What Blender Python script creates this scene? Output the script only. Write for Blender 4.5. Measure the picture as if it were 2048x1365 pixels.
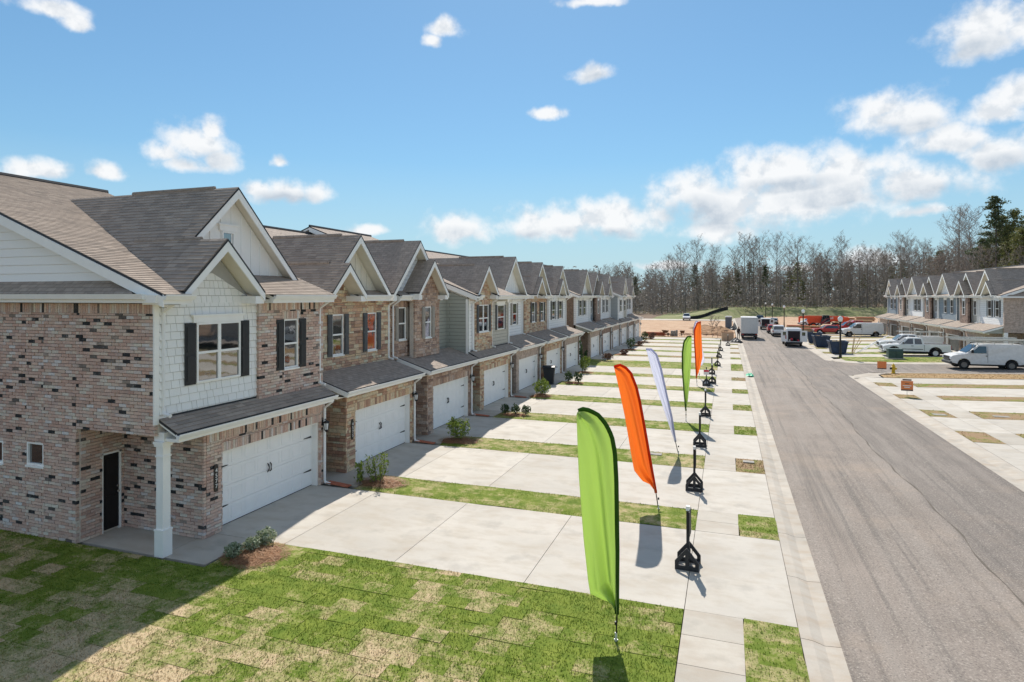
import bpy, bmesh, math, random
import numpy as np
from mathutils import Vector, Matrix
for o in list(bpy.data.objects):
    bpy.data.objects.remove(o)
S = bpy.context.scene
COL = S.collection
R = random.Random(7)
rad = math.radians
# ------------------------------------------------------------------ camera
H = 6.3                       # eye height of the drone, level with the eaves
FX = 1231.0                   # focal length in photo pixels (2048 wide)
TH = math.atan(431 / FX)      # the street runs this much right of the view axis
cam = bpy.data.cameras.new("camera")
cam.sensor_width = 36.0
cam.lens = 36.0 * FX / 2048.0
cam.shift_y = -(682.5 - 592.0) / 2048.0
cam.clip_end = 5000
cam.clip_start = 0.05
co = bpy.data.objects.new("camera", cam)
co.location = (0, 0, H)
co.rotation_euler = (math.pi / 2, 0, TH)
COL.objects.link(co)
S.camera = co
# ------------------------------------------------------------------ sun, exposure
SUN_EL = rad(45)
SUN_AZ = math.atan2(-0.29, 0.96)          # from +Y, slightly from -X
sl = bpy.data.lights.new("sun", 'SUN')
sl.energy = 2.0
sl.angle = rad(0.55)
sl.color = (1.0, 0.94, 0.85)
so = bpy.data.objects.new("sun", sl)
COL.objects.link(so)
sd = Vector((math.sin(SUN_AZ) * math.cos(SUN_EL), math.cos(SUN_AZ) * math.cos(SUN_EL), math.sin(SUN_EL)))
so.rotation_euler = sd.to_track_quat('Z', 'Y').to_euler()
S.view_settings.view_transform = 'Standard'
S.view_settings.look = 'None'
S.view_settings.gamma = 1.0
S.view_settings.use_curve_mapping = False
S.view_settings.exposure = 1.55
S.render.engine = 'CYCLES'
CT, ST = math.cos(TH), math.sin(TH)
def ray(u, v):
    r = (u - 1024) / FX
    return r * CT - ST, r * ST + CT, (592 - v) / FX
def atY(u, v, Y):
    d = ray(u, v); t = Y / d[1]
    return d[0] * t, Y, H + d[2] * t
def atZ(u, v, z=0.0):
    d = ray(u, v); t = (z - H) / d[2]
    return d[0] * t, d[1] * t, z
def proj(p):
    a = p[0] * CT + p[1] * ST; b = -p[0] * ST + p[1] * CT
    if b < 0.1: return None
    return 1024 + FX * a / b, 592 - FX * (p[2] - H) / b, b
# ------------------------------------------------------------------ node helper
class NT:
    def __init__(s, tree):
        s.t = tree; s.n = tree.nodes; s.l = tree.links
    def add(s, typ, **kw):
        n = s.n.new(typ)
        for k, v in kw.items():
            if k[0] == '_':
                setattr(n, k[1:], v); continue
            key = int(k[1:]) if (k[0] == 'i' and k[1:].isdigit()) else k
            sock = n.inputs[key]
            if isinstance(v, bpy.types.NodeSocket): s.l.new(v, sock)
            else: sock.default_value = v
        return n
    def math(s, op, a, b=0.0, c=None, clamp=False):
        n = s.add('ShaderNodeMath', _operation=op, i0=a, i1=b, _use_clamp=clamp)
        if c is not None:
            if isinstance(c, bpy.types.NodeSocket): s.l.new(c, n.inputs[2])
            else: n.inputs[2].default_value = c
        return n.outputs[0]
    def mix(s, f, a, b, mode='MIX'):
        n = s.add('ShaderNodeMix', _data_type='RGBA', _blend_type=mode, i0=f)
        for i, v in ((6, a), (7, b)):
            if isinstance(v, bpy.types.NodeSocket): s.l.new(v, n.inputs[i])
            else: n.inputs[i].default_value = (*v[:3], 1)
        return n.outputs[2]
    def ramp(s, f, stops, interp='LINEAR'):
        n = s.add('ShaderNodeValToRGB', Fac=f)
        n.color_ramp.interpolation = interp
        e = n.color_ramp.elements
        while len(e) < len(stops): e.new(0.5)
        for i, (p, c) in enumerate(stops):
            e[i].position = p; e[i].color = (*c, 1) if len(c) == 3 else c
        return n.outputs[0]
    def noise(s, vec, scale, detail=4, rough=0.55, out=0):
        n = s.add('ShaderNodeTexNoise', Vector=vec, Scale=scale, Detail=detail, Roughness=rough)
        return n.outputs[out]
    def rng(s, v, a, b, c=0.0, d=1.0):
        n = s.add('ShaderNodeMapRange', i0=v, i1=a, i2=b, i3=c, i4=d)
        return n.outputs[0]
# ------------------------------------------------------------------ world: sky and clouds
W = bpy.data.worlds.new("World"); S.world = W; W.use_nodes = True
wt = NT(W.node_tree); wt.n.clear()
SKY_STRENGTH = 0.081
sky = wt.add('ShaderNodeTexSky', _sky_type='NISHITA', _sun_disc=False, _sun_elevation=SUN_EL, _sun_rotation=SUN_AZ,
             _altitude=300.0, _air_density=1.0, _dust_density=0.15, _ozone_density=2.5)
tc = wt.add('ShaderNodeTexCoord')
D = tc.outputs['Generated']
sx = wt.add('ShaderNodeSeparateXYZ', Vector=D)
az = wt.math('ARCTAN2', sx.outputs[0], sx.outputs[1])
el = wt.math('ARCSINE', sx.outputs[2])
nz1 = wt.noise(D, 24.0, 9, 0.57)
DU = wt.add('ShaderNodeVectorMath', _operation='ADD', i0=D, i1=(-.004, .004, .016)).outputs[0]
nzu = wt.noise(DU, 24.0, 4, 0.55)
nz2 = wt.noise(D, 7.0, 5, 0.6, 1)
warp = wt.add('ShaderNodeVectorMath', _operation='MULTIPLY_ADD', i0=nz2, i1=(0.05, 0.035, 0), i2=(-0.025, -0.0175, 0)).outputs[0]
P0 = wt.add('ShaderNodeCombineXYZ', X=az, Y=el, Z=0.0).outputs[0]
PA = wt.add('ShaderNodeVectorMath', _operation='ADD', i0=P0, i1=warp).outputs[0]
def blob(u, v, ru, rv, vec=None):
    d = ray(u, v)
    a = math.atan2(d[0], d[1]); e = math.atan2(d[2], math.hypot(d[0], d[1]))
    k = 1.0 / (FX * math.hypot(1.0, (u - 1024) / FX))
    return ellipse(a, e, ru * k / math.hypot(1.0, (u - 1024) / FX), rv * k, vec)
def ellipse(a, e, ra, re, vec=None):
    q = wt.add('ShaderNodeVectorMath', _operation='SUBTRACT', i0=vec or PA, i1=(a, e, 0)).outputs[0]
    q = wt.add('ShaderNodeVectorMath', _operation='MULTIPLY', i0=q, i1=(1 / ra, 1 / re, 0)).outputs[0]
    sq = wt.add('ShaderNodeSeparateXYZ', Vector=q)           # flatter below than above, as cumulus are
    yy = wt.math('MAXIMUM', sq.outputs[1], wt.math('MULTIPLY', sq.outputs[1], -1.45))
    L = wt.math('SQRT', wt.math('ADD', wt.math('MULTIPLY', sq.outputs[0], sq.outputs[0]), wt.math('MULTIPLY', yy, yy)))
    return wt.math('SUBTRACT', 1.0, L)
def vmax(lst):
    o = lst[0]
    for x in lst[1:]: o = wt.math('MAXIMUM', o, x)
    return o
CL = [(400, 290, 88, 50), (330, 308, 50, 28), (440, 320, 48, 32), (425, 262, 40, 30), (375, 330, 70, 22),
      (575, 390, 92, 30), (520, 382, 40, 22), (630, 392, 38, 28), (60, 338, 88, 26), (215, 345, 42, 22), (90, 20, 85, 24), (140, 48, 38, 24),
      (890, 58, 42, 22), (868, 82, 24, 16), (1184, 152, 52, 22), (1092, 232, 40, 16), (910, 462, 76, 42), (560, 328, 22, 16), (730, 460, 50, 16),
      (1120, 448, 132, 42), (1230, 440, 130, 44), (1060, 455, 80, 34), (1400, 395, 105, 58), (1480, 420, 150, 66), (1560, 350, 130, 52),
      (1680, 370, 150, 66), (1820, 375, 150, 42), (1600, 400, 200, 70), (1440, 460, 90, 34), (1700, 345, 90, 40), (1850, 425, 70, 18),
      (1800, 240, 108, 52), (1770, 220, 70, 38), (1850, 235, 60, 36), (1900, 290, 95, 36), (2010, 310, 90, 50), (1990, 225, 80, 36), (2040, 195, 60, 44),
      (1960, 65, 108, 56), (1980, 85, 100, 46), (2040, 60, 80, 60), (1185, 4, 75, 14), (1740, 520, 85, 26), (1600, 540, 60, 12), (1340, 530, 60, 12)]
OUT = [(.75, .28, .14, .05), (1.0, .2, .16, .06), (1.2, .45, .2, .08), (1.6, .6, .25, .1), (2.3, .5, .2, .08), (1.5, .2, .2, .05), (-1.0, .5, .15, .06), (-1.7, .5, .2, .08), (-.8, .22, .1, .04), (1.9, .9, .3, .12), (2.9, .2, .25, .06), (-2.4, .7, .25, .1), (2.0, .30, .22, .07), (2.6, .22, .30, .06), (-2.0, .28, .25, .07), (-2.7, .40, .2, .08), (1.35, .3, .2, .07), (-1.3, .25, .2, .05), (.9, .35, .13, .06), (3.0, .55, .2, .1)]
gen = wt.math('MULTIPLY', wt.math('SUBTRACT', wt.noise(D, 3.4, 4, .5), .485), 5.0)
gen = wt.math('MINIMUM', gen, wt.math('MULTIPLY_ADD', el, 8.0, -.5))
side = wt.rng(wt.math('ABSOLUTE', wt.math('ADD', az, .34)), .74, .9, -2.0, 0.0)      # unseen cumulus added outside the view to brighten the shaded fronts
gen = wt.math('ADD', wt.math('MINIMUM', gen, .8), side)
dens = vmax([blob(c[0], c[1], c[2]*(1.3 if c[2] > 88 and c[0] > 1000 else 1.14), c[3]*(1.26 if c[2] > 88 and c[0] > 1000 else 1.14)) for c in CL] + [gen])
fluff = wt.math('MULTIPLY_ADD', nz1, 1.7, -.86)
dd = wt.math('ADD', dens, fluff)
alpha = wt.add('ShaderNodeMapRange', i0=dd, i1=-0.06, i2=0.72, _interpolation_type='SMOOTHSTEP').outputs[0]
inside = wt.rng(dens, -0.30, 0.0)
alpha = wt.math('MULTIPLY', alpha, inside)
alpha = wt.math('MULTIPLY', alpha, 0.97)
SH = [(405, 322, 85, 30), (575, 402, 90, 22), (1800, 268, 110, 26), (1900, 305, 95, 24), (2010, 330, 95, 30), (1184, 160, 50, 16), (1400, 430, 130, 40), (1700, 395, 190, 34), (1840, 395, 150, 26), (1120, 470, 130, 20), (1420, 440, 110, 30), (1560, 375, 150, 22), (1680, 400, 170, 26), (1530, 450, 160, 24), (1830, 262, 80, 20), (1960, 100, 90, 36), (2000, 330, 70, 22), (910, 475, 60, 26), (1240, 470, 110, 18)]
shd = wt.rng(vmax([blob(*c) for c in SH]), -.05, 0.55)
shn = wt.noise(D, 18.0, 5, 0.6)
shd = wt.math('MULTIPLY', shd, wt.rng(shn, 0.3, 0.62))
relief = wt.math('MULTIPLY', wt.rng(wt.math('SUBTRACT', nzu, nz1), -.02, .13), .5)
shd = wt.math('MAXIMUM', shd, relief)
ccol = wt.mix(shd, (4.05, 4.1, 4.15), (2.35, 2.65, 3.0))
# thin high haze towards the horizon keeps the lower sky pale
lum = wt.add('ShaderNodeRGBToBW', Color=sky.outputs[0]).outputs[0]
kk = wt.math('DIVIDE', 1.0, wt.math('ADD', 1.0, wt.math('MULTIPLY', lum, .10)))
skyk = wt.mix(1.0, sky.outputs[0], wt.add('ShaderNodeCombineXYZ', X=kk, Y=kk, Z=kk).outputs[0], 'MULTIPLY')
skyc = wt.add('ShaderNodeHueSaturation', Hue=0.5, Saturation=1.0, Value=0.94, Color=skyk).outputs[0]
skyc = wt.mix(1.0, skyc, (.575, .735, .73), 'MULTIPLY')
skyc = wt.mix(wt.rng(el, .21, .01, 0.0, .8), skyc, (2.05, 2.85, 3.5))
col = wt.mix(alpha, skyc, ccol)
bg = wt.add('ShaderNodeBackground', Color=col, Strength=SKY_STRENGTH)
wo = wt.add('ShaderNodeOutputWorld', Surface=bg.outputs[0])
W.cycles.sampling_method = 'MANUAL'
W.cycles.sample_map_resolution = 1024
# ------------------------------------------------------------------ materials
M = {}
def newmat(name):
    m = bpy.data.materials.new(name); m.use_nodes = True
    t = NT(m.node_tree); t.n.clear()
    out = t.add('ShaderNodeOutputMaterial')
    b = t.add('ShaderNodeBsdfPrincipled')
    t.l.new(b.outputs[0], out.inputs[0])
    M[name] = m
    return m, t, b
def setb(t, b, **kw):
    for k, v in kw.items():
        s_ = b.inputs[k.replace('_', ' ')]
        if isinstance(v, bpy.types.NodeSocket): t.l.new(v, s_)
        else: s_.default_value = (*v, 1) if isinstance(v, tuple) and len(v) == 3 else v
def pos(t): return t.add('ShaderNodeNewGeometry').outputs['Position']
def uv(t): return t.add('ShaderNodeTexCoord').outputs['UV']
def bump(t, b, h, strength=0.4, dist=0.02):
    n = t.add('ShaderNodeBump', Height=h, Strength=strength, Distance=dist)
    t.l.new(n.outputs[0], b.inputs['Normal'])
def plain(name, c, rough=0.7, var=0.12, scale=6.0, metal=0.0, bmp=0.0, spec=0.4, coat=0.0):
    m, t, b = newmat(name)
    n = t.noise(pos(t), scale, 5)
    f = t.rng(n, 0.3, 0.7, 1 - var, 1 + var)
    cc = t.mix(1.0, c, t.add('ShaderNodeCombineXYZ', X=f, Y=f, Z=f).outputs[0], 'MULTIPLY')
    setb(t, b, Base_Color=cc, Roughness=rough, Metallic=metal, Specular_IOR_Level=spec, Coat_Weight=coat)
    if bmp: bump(t, b, t.noise(pos(t), scale * 4, 4), bmp)
    return m
def pieces(name, stops, rough=0.85, grain=30.0, grainamt=0.25, white=0.0, bmp=0.3, spec=0.25):
    """material for picked-apart pieces: colour per object and per island"""
    m, t, b = newmat(name)
    oi = t.add('ShaderNodeObjectInfo').outputs['Random']
    isl = t.add('ShaderNodeNewGeometry').outputs['Random Per Island']
    r = t.math('FRACT', t.math('ADD', oi, t.math('MULTIPLY', isl, 7.31)))
    c = t.ramp(r, stops)
    p = pos(t)
    g = t.rng(t.noise(p, grain, 5, 0.65), 0.25, 0.75, 1 - grainamt, 1 + grainamt)
    c = t.mix(1.0, c, t.add('ShaderNodeCombineXYZ', X=g, Y=g, Z=g).outputs[0], 'MULTIPLY')
    if white:
        w = t.math('MULTIPLY', t.rng(t.noise(p, 9.0, 6, 0.7), 0.55, 0.68), white)
        c = t.mix(w, c, (0.52, 0.49, 0.46))
    setb(t, b, Base_Color=c, Roughness=rough, Specular_IOR_Level=spec)
    if bmp: bump(t, b, t.noise(p, grain * 2, 4), bmp, 0.01)
    return m
BR = [(0.0, (.33, .225, .18)), (.12, (.27, .165, .13)), (.25, (.36, .25, .205)), (.36, (.22, .13, .105)), (.45, (.38, .285, .23)), (.55, (.30, .205, .165)), (.63, (.25, .175, .155)), (.72, (.41, .33, .28)), (.80, (.31, .23, .20)), (.86, (.47, .43, .39)), (.90, (.36, .27, .22)), (.925, (.11, .085, .075)), (.94, (.036, .036, .038)), (1.0, (.03, .032, .034))]
BR = [(p_, tuple(min(.70, c_*(2.0 if max(k_) > .15 else 1.0)) for c_ in k_)) for p_, k_ in BR]
BR = [(p_, tuple(.78*c_+.22*m_ for c_, m_ in zip(k_, (.56, .445, .38))) if max(k_) > .3 else tuple(min(c_, .06) for c_ in k_)) for p_, k_ in BR]
BR = [(p_*.0 + {.925: .945, .94: .955}.get(p_, p_), k_) for p_, k_ in BR]
pieces('brick', BR, white=0.4, grainamt=0.26, grain=24)
pieces('brick_brown', [(0, (.22, .145, .10)), (.5, (.27, .185, .13)), (.85, (.19, .12, .085)), (1, (.13, .09, .07))])
STA = [(0, (.43, .31, .20)), (.2, (.50, .40, .29)), (.38, (.30, .195, .13)), (.5, (.48, .345, .22)), (.66, (.54, .45, .345)), (.78, (.26, .16, .115)), (.9, (.40, .29, .21)), (1, (.17, .115, .085))]
STA = [(p_, tuple(min(.66, c_*1.45*w_) for c_, w_ in zip(k_, (1.06, .95, .93)))) for p_, k_ in STA]
pieces('stone_tan', STA, grain=14, grainamt=0.3)
pieces('stone_rust', [(p_, tuple(min(.62, c_*1.4) for c_ in k_)) for p_, k_ in [(0, (.33, .22, .16)), (.2, (.42, .31, .24)), (.4, (.24, .15, .11)), (.6, (.37, .26, .20)), (.75, (.19, .125, .10)), (.88, (.44, .35, .29)), (1, (.15, .10, .085))]], grain=14, grainamt=0.35)
pieces('shingle', [(0, (.325, .268, .225)), (.3, (.385, .318, .266)), (.55, (.28, .235, .20)), (.8, (.43, .355, .295)), (1, (.34, .28, .235))], grain=55, grainamt=0.22, rough=.95, spec=0.1)
pieces('shake_white', [(0, (.88, .875, .85)), (.5, (.91, .905, .88)), (1, (.85, .845, .82))], grainamt=0.04, rough=0.6, bmp=0.05)
pieces('board_white', [(0, (.88, .875, .85)), (1, (.90, .895, .87))], grainamt=0.03, rough=0.6, bmp=0.03)
plain('mortar', (.62, .55, .48), .95, .12, 14, bmp=.3)
plain('shake_gap', (.42, .42, .41), .8, .05, 5)  # backing darkened in colour to stand for shade between the shakes
plain('trim', (.90, .89, .86), .5, .03, 3)
plain('soffit', (.76, .72, .62), .6, .04, 3)
plain('garage_white', (.91, .905, .89), .42, .025, 2.5)
plain('gutter_white', (.84, .84, .83), .38, .03, 4)
plain('shutter_black', (.022, .024, .026), .5, .15, 8)
plain('shutter_grey', (.075, .08, .085), .5, .15, 8)
plain('shutter_taupe', (.33, .30, .26), .6, .08, 8)
plain('black_metal', (.012, .012, .013), .42, .2, 9, spec=.5)
plain('door_black', (.008, .0075, .008), .5, .2, 6)
plain('nickel', (.6, .58, .55), .25, .05, 6, metal=1.0)
plain('flashing', (.03, .031, .034), .55, .15, 8)
plain('joint', (.13, .11, .09), .95, .2, 9)
plain('wood_post', (.026, .027, .03), .6, .25, 18, bmp=.2)
plain('lumber', (.52, .36, .19), .8, .2, 12)
plain('plywood', (.50, .33, .22), .85, .12, 10)
plain('rubber', (.018, .018, .019), .85, .25, 20)
plain('alloy', (.66, .66, .67), .4, .1, 10, metal=.25)
plain('steel_wheel', (.20, .18, .16), .6, .3, 20)
m, t, b = newmat('glass_orange')  # reflection of an orange flag painted into the pane colour
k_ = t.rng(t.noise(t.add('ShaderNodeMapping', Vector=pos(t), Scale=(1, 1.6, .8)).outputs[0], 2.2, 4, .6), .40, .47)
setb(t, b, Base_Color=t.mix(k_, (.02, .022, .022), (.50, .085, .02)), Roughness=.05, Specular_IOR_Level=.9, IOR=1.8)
plain('van_white', (.78, .785, .79), .25, .04, 3, coat=.5)
plain('van_dirty', (.68, .675, .66), .38, .08, 5, coat=.3)
plain('truck_grey', (.56, .57, .57), .5, .06, 5)
plain('paint_red', (.42, .018, .022), .3, .06, 4, coat=.6)
plain('paint_orange', (.72, .10, .035), .4, .08, 4)
plain('paint_black', (.012, .012, .014), .25, .1, 4, coat=.5)
plain('paint_silver', (.45, .46, .46), .3, .06, 4, metal=.4, coat=.4)
plain('navy_steel', (.022, .042, .085), .5, .25, 3, bmp=.1)
plain('lamp_red', (.35, .02, .02), .3, .05, 9)
plain('lamp_clear', (.75, .76, .78), .15, .05, 9)
plain('bumper_grey', (.05, .05, .055), .6, .15, 9)
plain('rack_alu', (.55, .54, .50), .45, .15, 12, metal=.5)
plain('globe', (.92, .92, .90), .35, .02, 9)
plain('green_box', (.045, .085, .075), .5, .12, 5)
plain('hydrant_yellow', (.62, .42, .02), .45, .1, 8)
plain('sign_orange', (.72, .22, .07), .5, .1, 14)
plain('sign_dark', (.10, .07, .06), .6, .1, 10)
plain('sign_white', (.80, .79, .77), .5, .04, 8)
plain('sign_red', (.62, .03, .06), .5, .06, 8)
plain('tarp_green', (.02, .48, .25), .5, .15, 9)
plain('bin_plastic', (.012, .017, .022), .5, .15, 6)
plain('john_grey', (.12, .14, .17), .55, .1, 4)
plain('cloth_dark', (.03, .022, .026), .9, .2, 9)
plain('skin', (.45, .26, .18), .6, .06, 9)
plain('tarp_black', (.015, .016, .018), .5, .3, 9)
plain('silt', (.02, .022, .026), .8, .3, 4)
plain('hay', (.55, .42, .22), .95, .2, 14, bmp=.5)
plain('pallet_dark', (.16, .085, .05), .9, .3, 9)
plain('brick_stack', (.42, .13, .07), .9, .25, 9)
plain('grey_drum', (.30, .29, .26), .8, .2, 9)
# glass: dark room behind, strong mirror-like coat
m, t, b = newmat('glass')
setb(t, b, Base_Color=(.012, .016, .018), Roughness=.03, Specular_IOR_Level=1.0, IOR=2.3)
wv = t.noise(pos(t), 1.3, 2)
bump(t, b, wv, .012, .2)
m, t, b = newmat('car_glass')
setb(t, b, Base_Color=(.012, .02, .03), Roughness=.04, Specular_IOR_Level=.8, IOR=1.7)
# textured fallbacks for surfaces too far away to tell the pieces apart
def laid(name, c1, c2, mort, w, h, joint, bias=0.0, var=.3, rough=.9, bmp=.6, offs=.5):
    m, t, b = newmat(name)
    v = uv(t)
    bt = t.add('ShaderNodeTexBrick', Vector=v, Color1=(*c1, 1), Color2=(*c2, 1), Mortar=(*mort, 1), Scale=1.0, _offset=offs)
    bt.inputs['Mortar Size'].default_value = joint
    bt.inputs['Mortar Smooth'].default_value = .2
    bt.inputs['Bias'].default_value = bias
    bt.inputs['Brick Width'].default_value = w
    bt.inputs['Row Height'].default_value = h
    g = t.rng(t.noise(pos(t), 5.0, 6, .7), .3, .7, 1 - var, 1 + var)
    c = t.mix(1.0, bt.outputs[0], t.add('ShaderNodeCombineXYZ', X=g, Y=g, Z=g).outputs[0], 'MULTIPLY')
    setb(t, b, Base_Color=c, Roughness=rough, Specular_IOR_Level=.15)
    bump(t, b, t.math('SUBTRACT', 1.0, bt.outputs[1]), bmp, .015)
laid('roof_laid', (.31, .258, .217), (.39, .322, .27), (.21, .18, .155), .33, .14, .008, var=.18)
laid('brick_laid', (.55, .42, .35), (.42, .30, .245), (.52, .46, .40), .25, .083, .012, var=.35)
laid('brickdark_laid', (.27, .185, .13), (.20, .13, .095), (.30, .25, .20), .25, .083, .012, var=.3)
laid('lap_white', (.87, .865, .85), (.89, .885, .87), (.60, .60, .59), 4.0, .19, .012, var=.03, bmp=.8)
laid('lap_sage', (.40, .41, .36), (.42, .43, .38), (.24, .245, .215), 4.0, .19, .012, var=.05, bmp=.8)
laid('lap_taupe', (.52, .49, .42), (.54, .51, .44), (.34, .32, .27), 4.0, .19, .012, var=.05, bmp=.8)
laid('lap_blue', (.27, .32, .36), (.285, .335, .375), (.17, .20, .23), 4.0, .19, .012, var=.05, bmp=.8)
laid('lap_grey', (.40, .42, .43), (.42, .44, .45), (.25, .265, .27), 4.0, .19, .012, var=.05, bmp=.8)
def stone_laid(name, stops, mort):
    m, t, b = newmat(name)
    v = t.add('ShaderNodeMapping', Vector=uv(t), Scale=(3.2, 7.5, 1)).outputs[0]
    vo = t.add('ShaderNodeTexVoronoi', Vector=v, Scale=1.0, _distance='CHEBYCHEV', Randomness=.8)
    c = t.ramp(t.add('ShaderNodeSeparateColor', Color=vo.outputs['Color']).outputs[0], stops)
    ve = t.add('ShaderNodeTexVoronoi', Vector=v, Scale=1.0, _feature='DISTANCE_TO_EDGE', Randomness=.8)
    e = t.rng(ve.outputs['Distance'], .02, .09)
    g = t.rng(t.noise(pos(t), 9.0, 6, .7), .3, .7, .75, 1.25)
    c = t.mix(1.0, c, t.add('ShaderNodeCombineXYZ', X=g, Y=g, Z=g).outputs[0], 'MULTIPLY')
    c = t.mix(e, mort, c)
    setb(t, b, Base_Color=c, Roughness=.9, Specular_IOR_Level=.15)
    bump(t, b, e, .6, .02)
stone_laid('stonetan_laid', STA, (.30, .25, .20))
stone_laid('stonerust_laid', [(0, (.30, .19, .15)), (.3, (.42, .31, .25)), (.6, (.24, .16, .13)), (.85, (.38, .28, .22)), (1, (.14, .10, .09))], (.24, .19, .16))
def concrete(name, c, stain, sc=1.0, var=.10):
    m, t, b = newmat(name)
    p = pos(t)
    n1 = t.noise(p, .55 * sc, 6, .62)
    st = t.add('ShaderNodeMapping', Vector=p, Scale=(.75, 1.5, 1)).outputs[0]
    n2 = t.noise(st, 1.3 * sc, 8, .62)
    n3 = t.noise(p, 60, 3, .6)
    oi = t.add('ShaderNodeObjectInfo').outputs['Random']
    f = t.math('ADD', t.math('MULTIPLY', t.rng(n1, .3, .7, -1, 1), var), t.math('MULTIPLY', t.rng(n3, .3, .7, -1, 1), .05))
    f = t.math('ADD', t.math('ADD', f, 1.0), t.math('MULTIPLY', t.math('SUBTRACT', oi, .5), .15))
    cc = t.mix(1.0, c, t.add('ShaderNodeCombineXYZ', X=f, Y=f, Z=f).outputs[0], 'MULTIPLY')
    cc = t.mix(t.math('MULTIPLY', t.rng(n2, .46, .70), .6), cc, stain)
    bl = t.noise(p, 1.1, 5, .6)
    cc = t.mix(t.math('MULTIPLY', t.rng(bl, .54, .68), .45), cc, tuple(q*.62 for q in c))
    setb(t, b, Base_Color=cc, Roughness=.85, Specular_IOR_Level=.3)
    bump(t, b, n3, .15, .005)
concrete('concrete', (.50, .462, .405), (.39, .33, .255))
concrete('concrete_walk', (.46, .42, .36), (.37, .30, .23))
concrete('concrete_curb', (.46, .415, .355), (.38, .29, .205), 1.3)
m, t, b = newmat('asphalt')
p = pos(t)
a1 = t.noise(p, .35, 6, .65); a2 = t.noise(p, 26, 5, .75); a3 = t.noise(p, 110, 2, .6)
st = t.add('ShaderNodeMapping', Vector=p, Scale=(1.4, .12, 1)).outputs[0]
a4 = t.noise(st, 1.1, 5, .6)
sxp = t.add('ShaderNodeSeparateXYZ', Vector=p)
wob = t.math('ADD', sxp.outputs[0], t.math('MULTIPLY', t.noise(p, .6, 4), .5))
lane = t.rng(wob, 5.86, 6.02)
c = t.mix(t.rng(a1, .32, .68), (.215, .183, .156), (.30, .252, .215))
c = t.mix(t.math('MULTIPLY', lane, .5), c, (.145, .13, .118))
c = t.mix(t.math('MULTIPLY', t.rng(a4, .45, .65), .6), c, (.30, .262, .228))
st2 = t.add('ShaderNodeMapping', Vector=p, Scale=(2.6, .05, 1)).outputs[0]
c = t.mix(t.math('MULTIPLY', t.rng(t.noise(st2, 1.3, 4, .6), .52, .66), .6), c, (.125, .112, .10))
c = t.mix(t.math('MULTIPLY', t.rng(a2, .55, .66), .95), c, (.46, .41, .355))
c = t.mix(t.math('MULTIPLY', t.rng(a2, .46, .32), .85), c, (.07, .062, .058))
dustn = t.math('MULTIPLY', t.rng(t.noise(p, .22, 5, .7), .52, .7), .35)
c = t.mix(dustn, c, (.40, .31, .23))
setb(t, b, Base_Color=c, Roughness=.9, Specular_IOR_Level=.25)
bump(t, b, a3, .5, .012)
def soil(name, c1, c2, c3, sc=.4):
    m, t, b = newmat(name)
    p = pos(t)
    n1 = t.noise(p, sc, 7, .65); n2 = t.noise(p, sc * 9, 6, .7); n3 = t.noise(p, 30, 4)
    st = t.add('ShaderNodeMapping', Vector=p, Scale=(.15, 1.2, 1)).outputs[0]
    n4 = t.noise(st, sc * 1.5, 6, .7)
    c = t.mix(t.rng(n1, .35, .65), c1, c2)
    c = t.mix(t.math('MULTIPLY', t.rng(n4, .48, .65), .7), c, c3)
    f = t.rng(n2, .3, .7, .75, 1.25)
    c = t.mix(1.0, c, t.add('ShaderNodeCombineXYZ', X=f, Y=f, Z=f).outputs[0], 'MULTIPLY')
    setb(t, b, Base_Color=c, Roughness=.95, Specular_IOR_Level=.1)
    bump(t, b, n3, .5, .03)
soil('dirt', (.40, .25, .16), (.50, .35, .235), (.56, .43, .31))
soil('dirt_pile', (.33, .19, .11), (.42, .27, .16), (.24, .16, .10), .9)
soil('ground_soil', (.16, .14, .08), (.24, .19, .12), (.13, .15, .06), .12)
soil('bank_grass', (.14, .175, .065), (.24, .235, .115), (.36, .32, .21), .16)
soil('mulch', (.20, .095, .05), (.30, .16, .09), (.38, .22, .12), 1.6)
soil('leaf_floor', (.17, .115, .085), (.23, .165, .12), (.11, .10, .06), .2)
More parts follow.
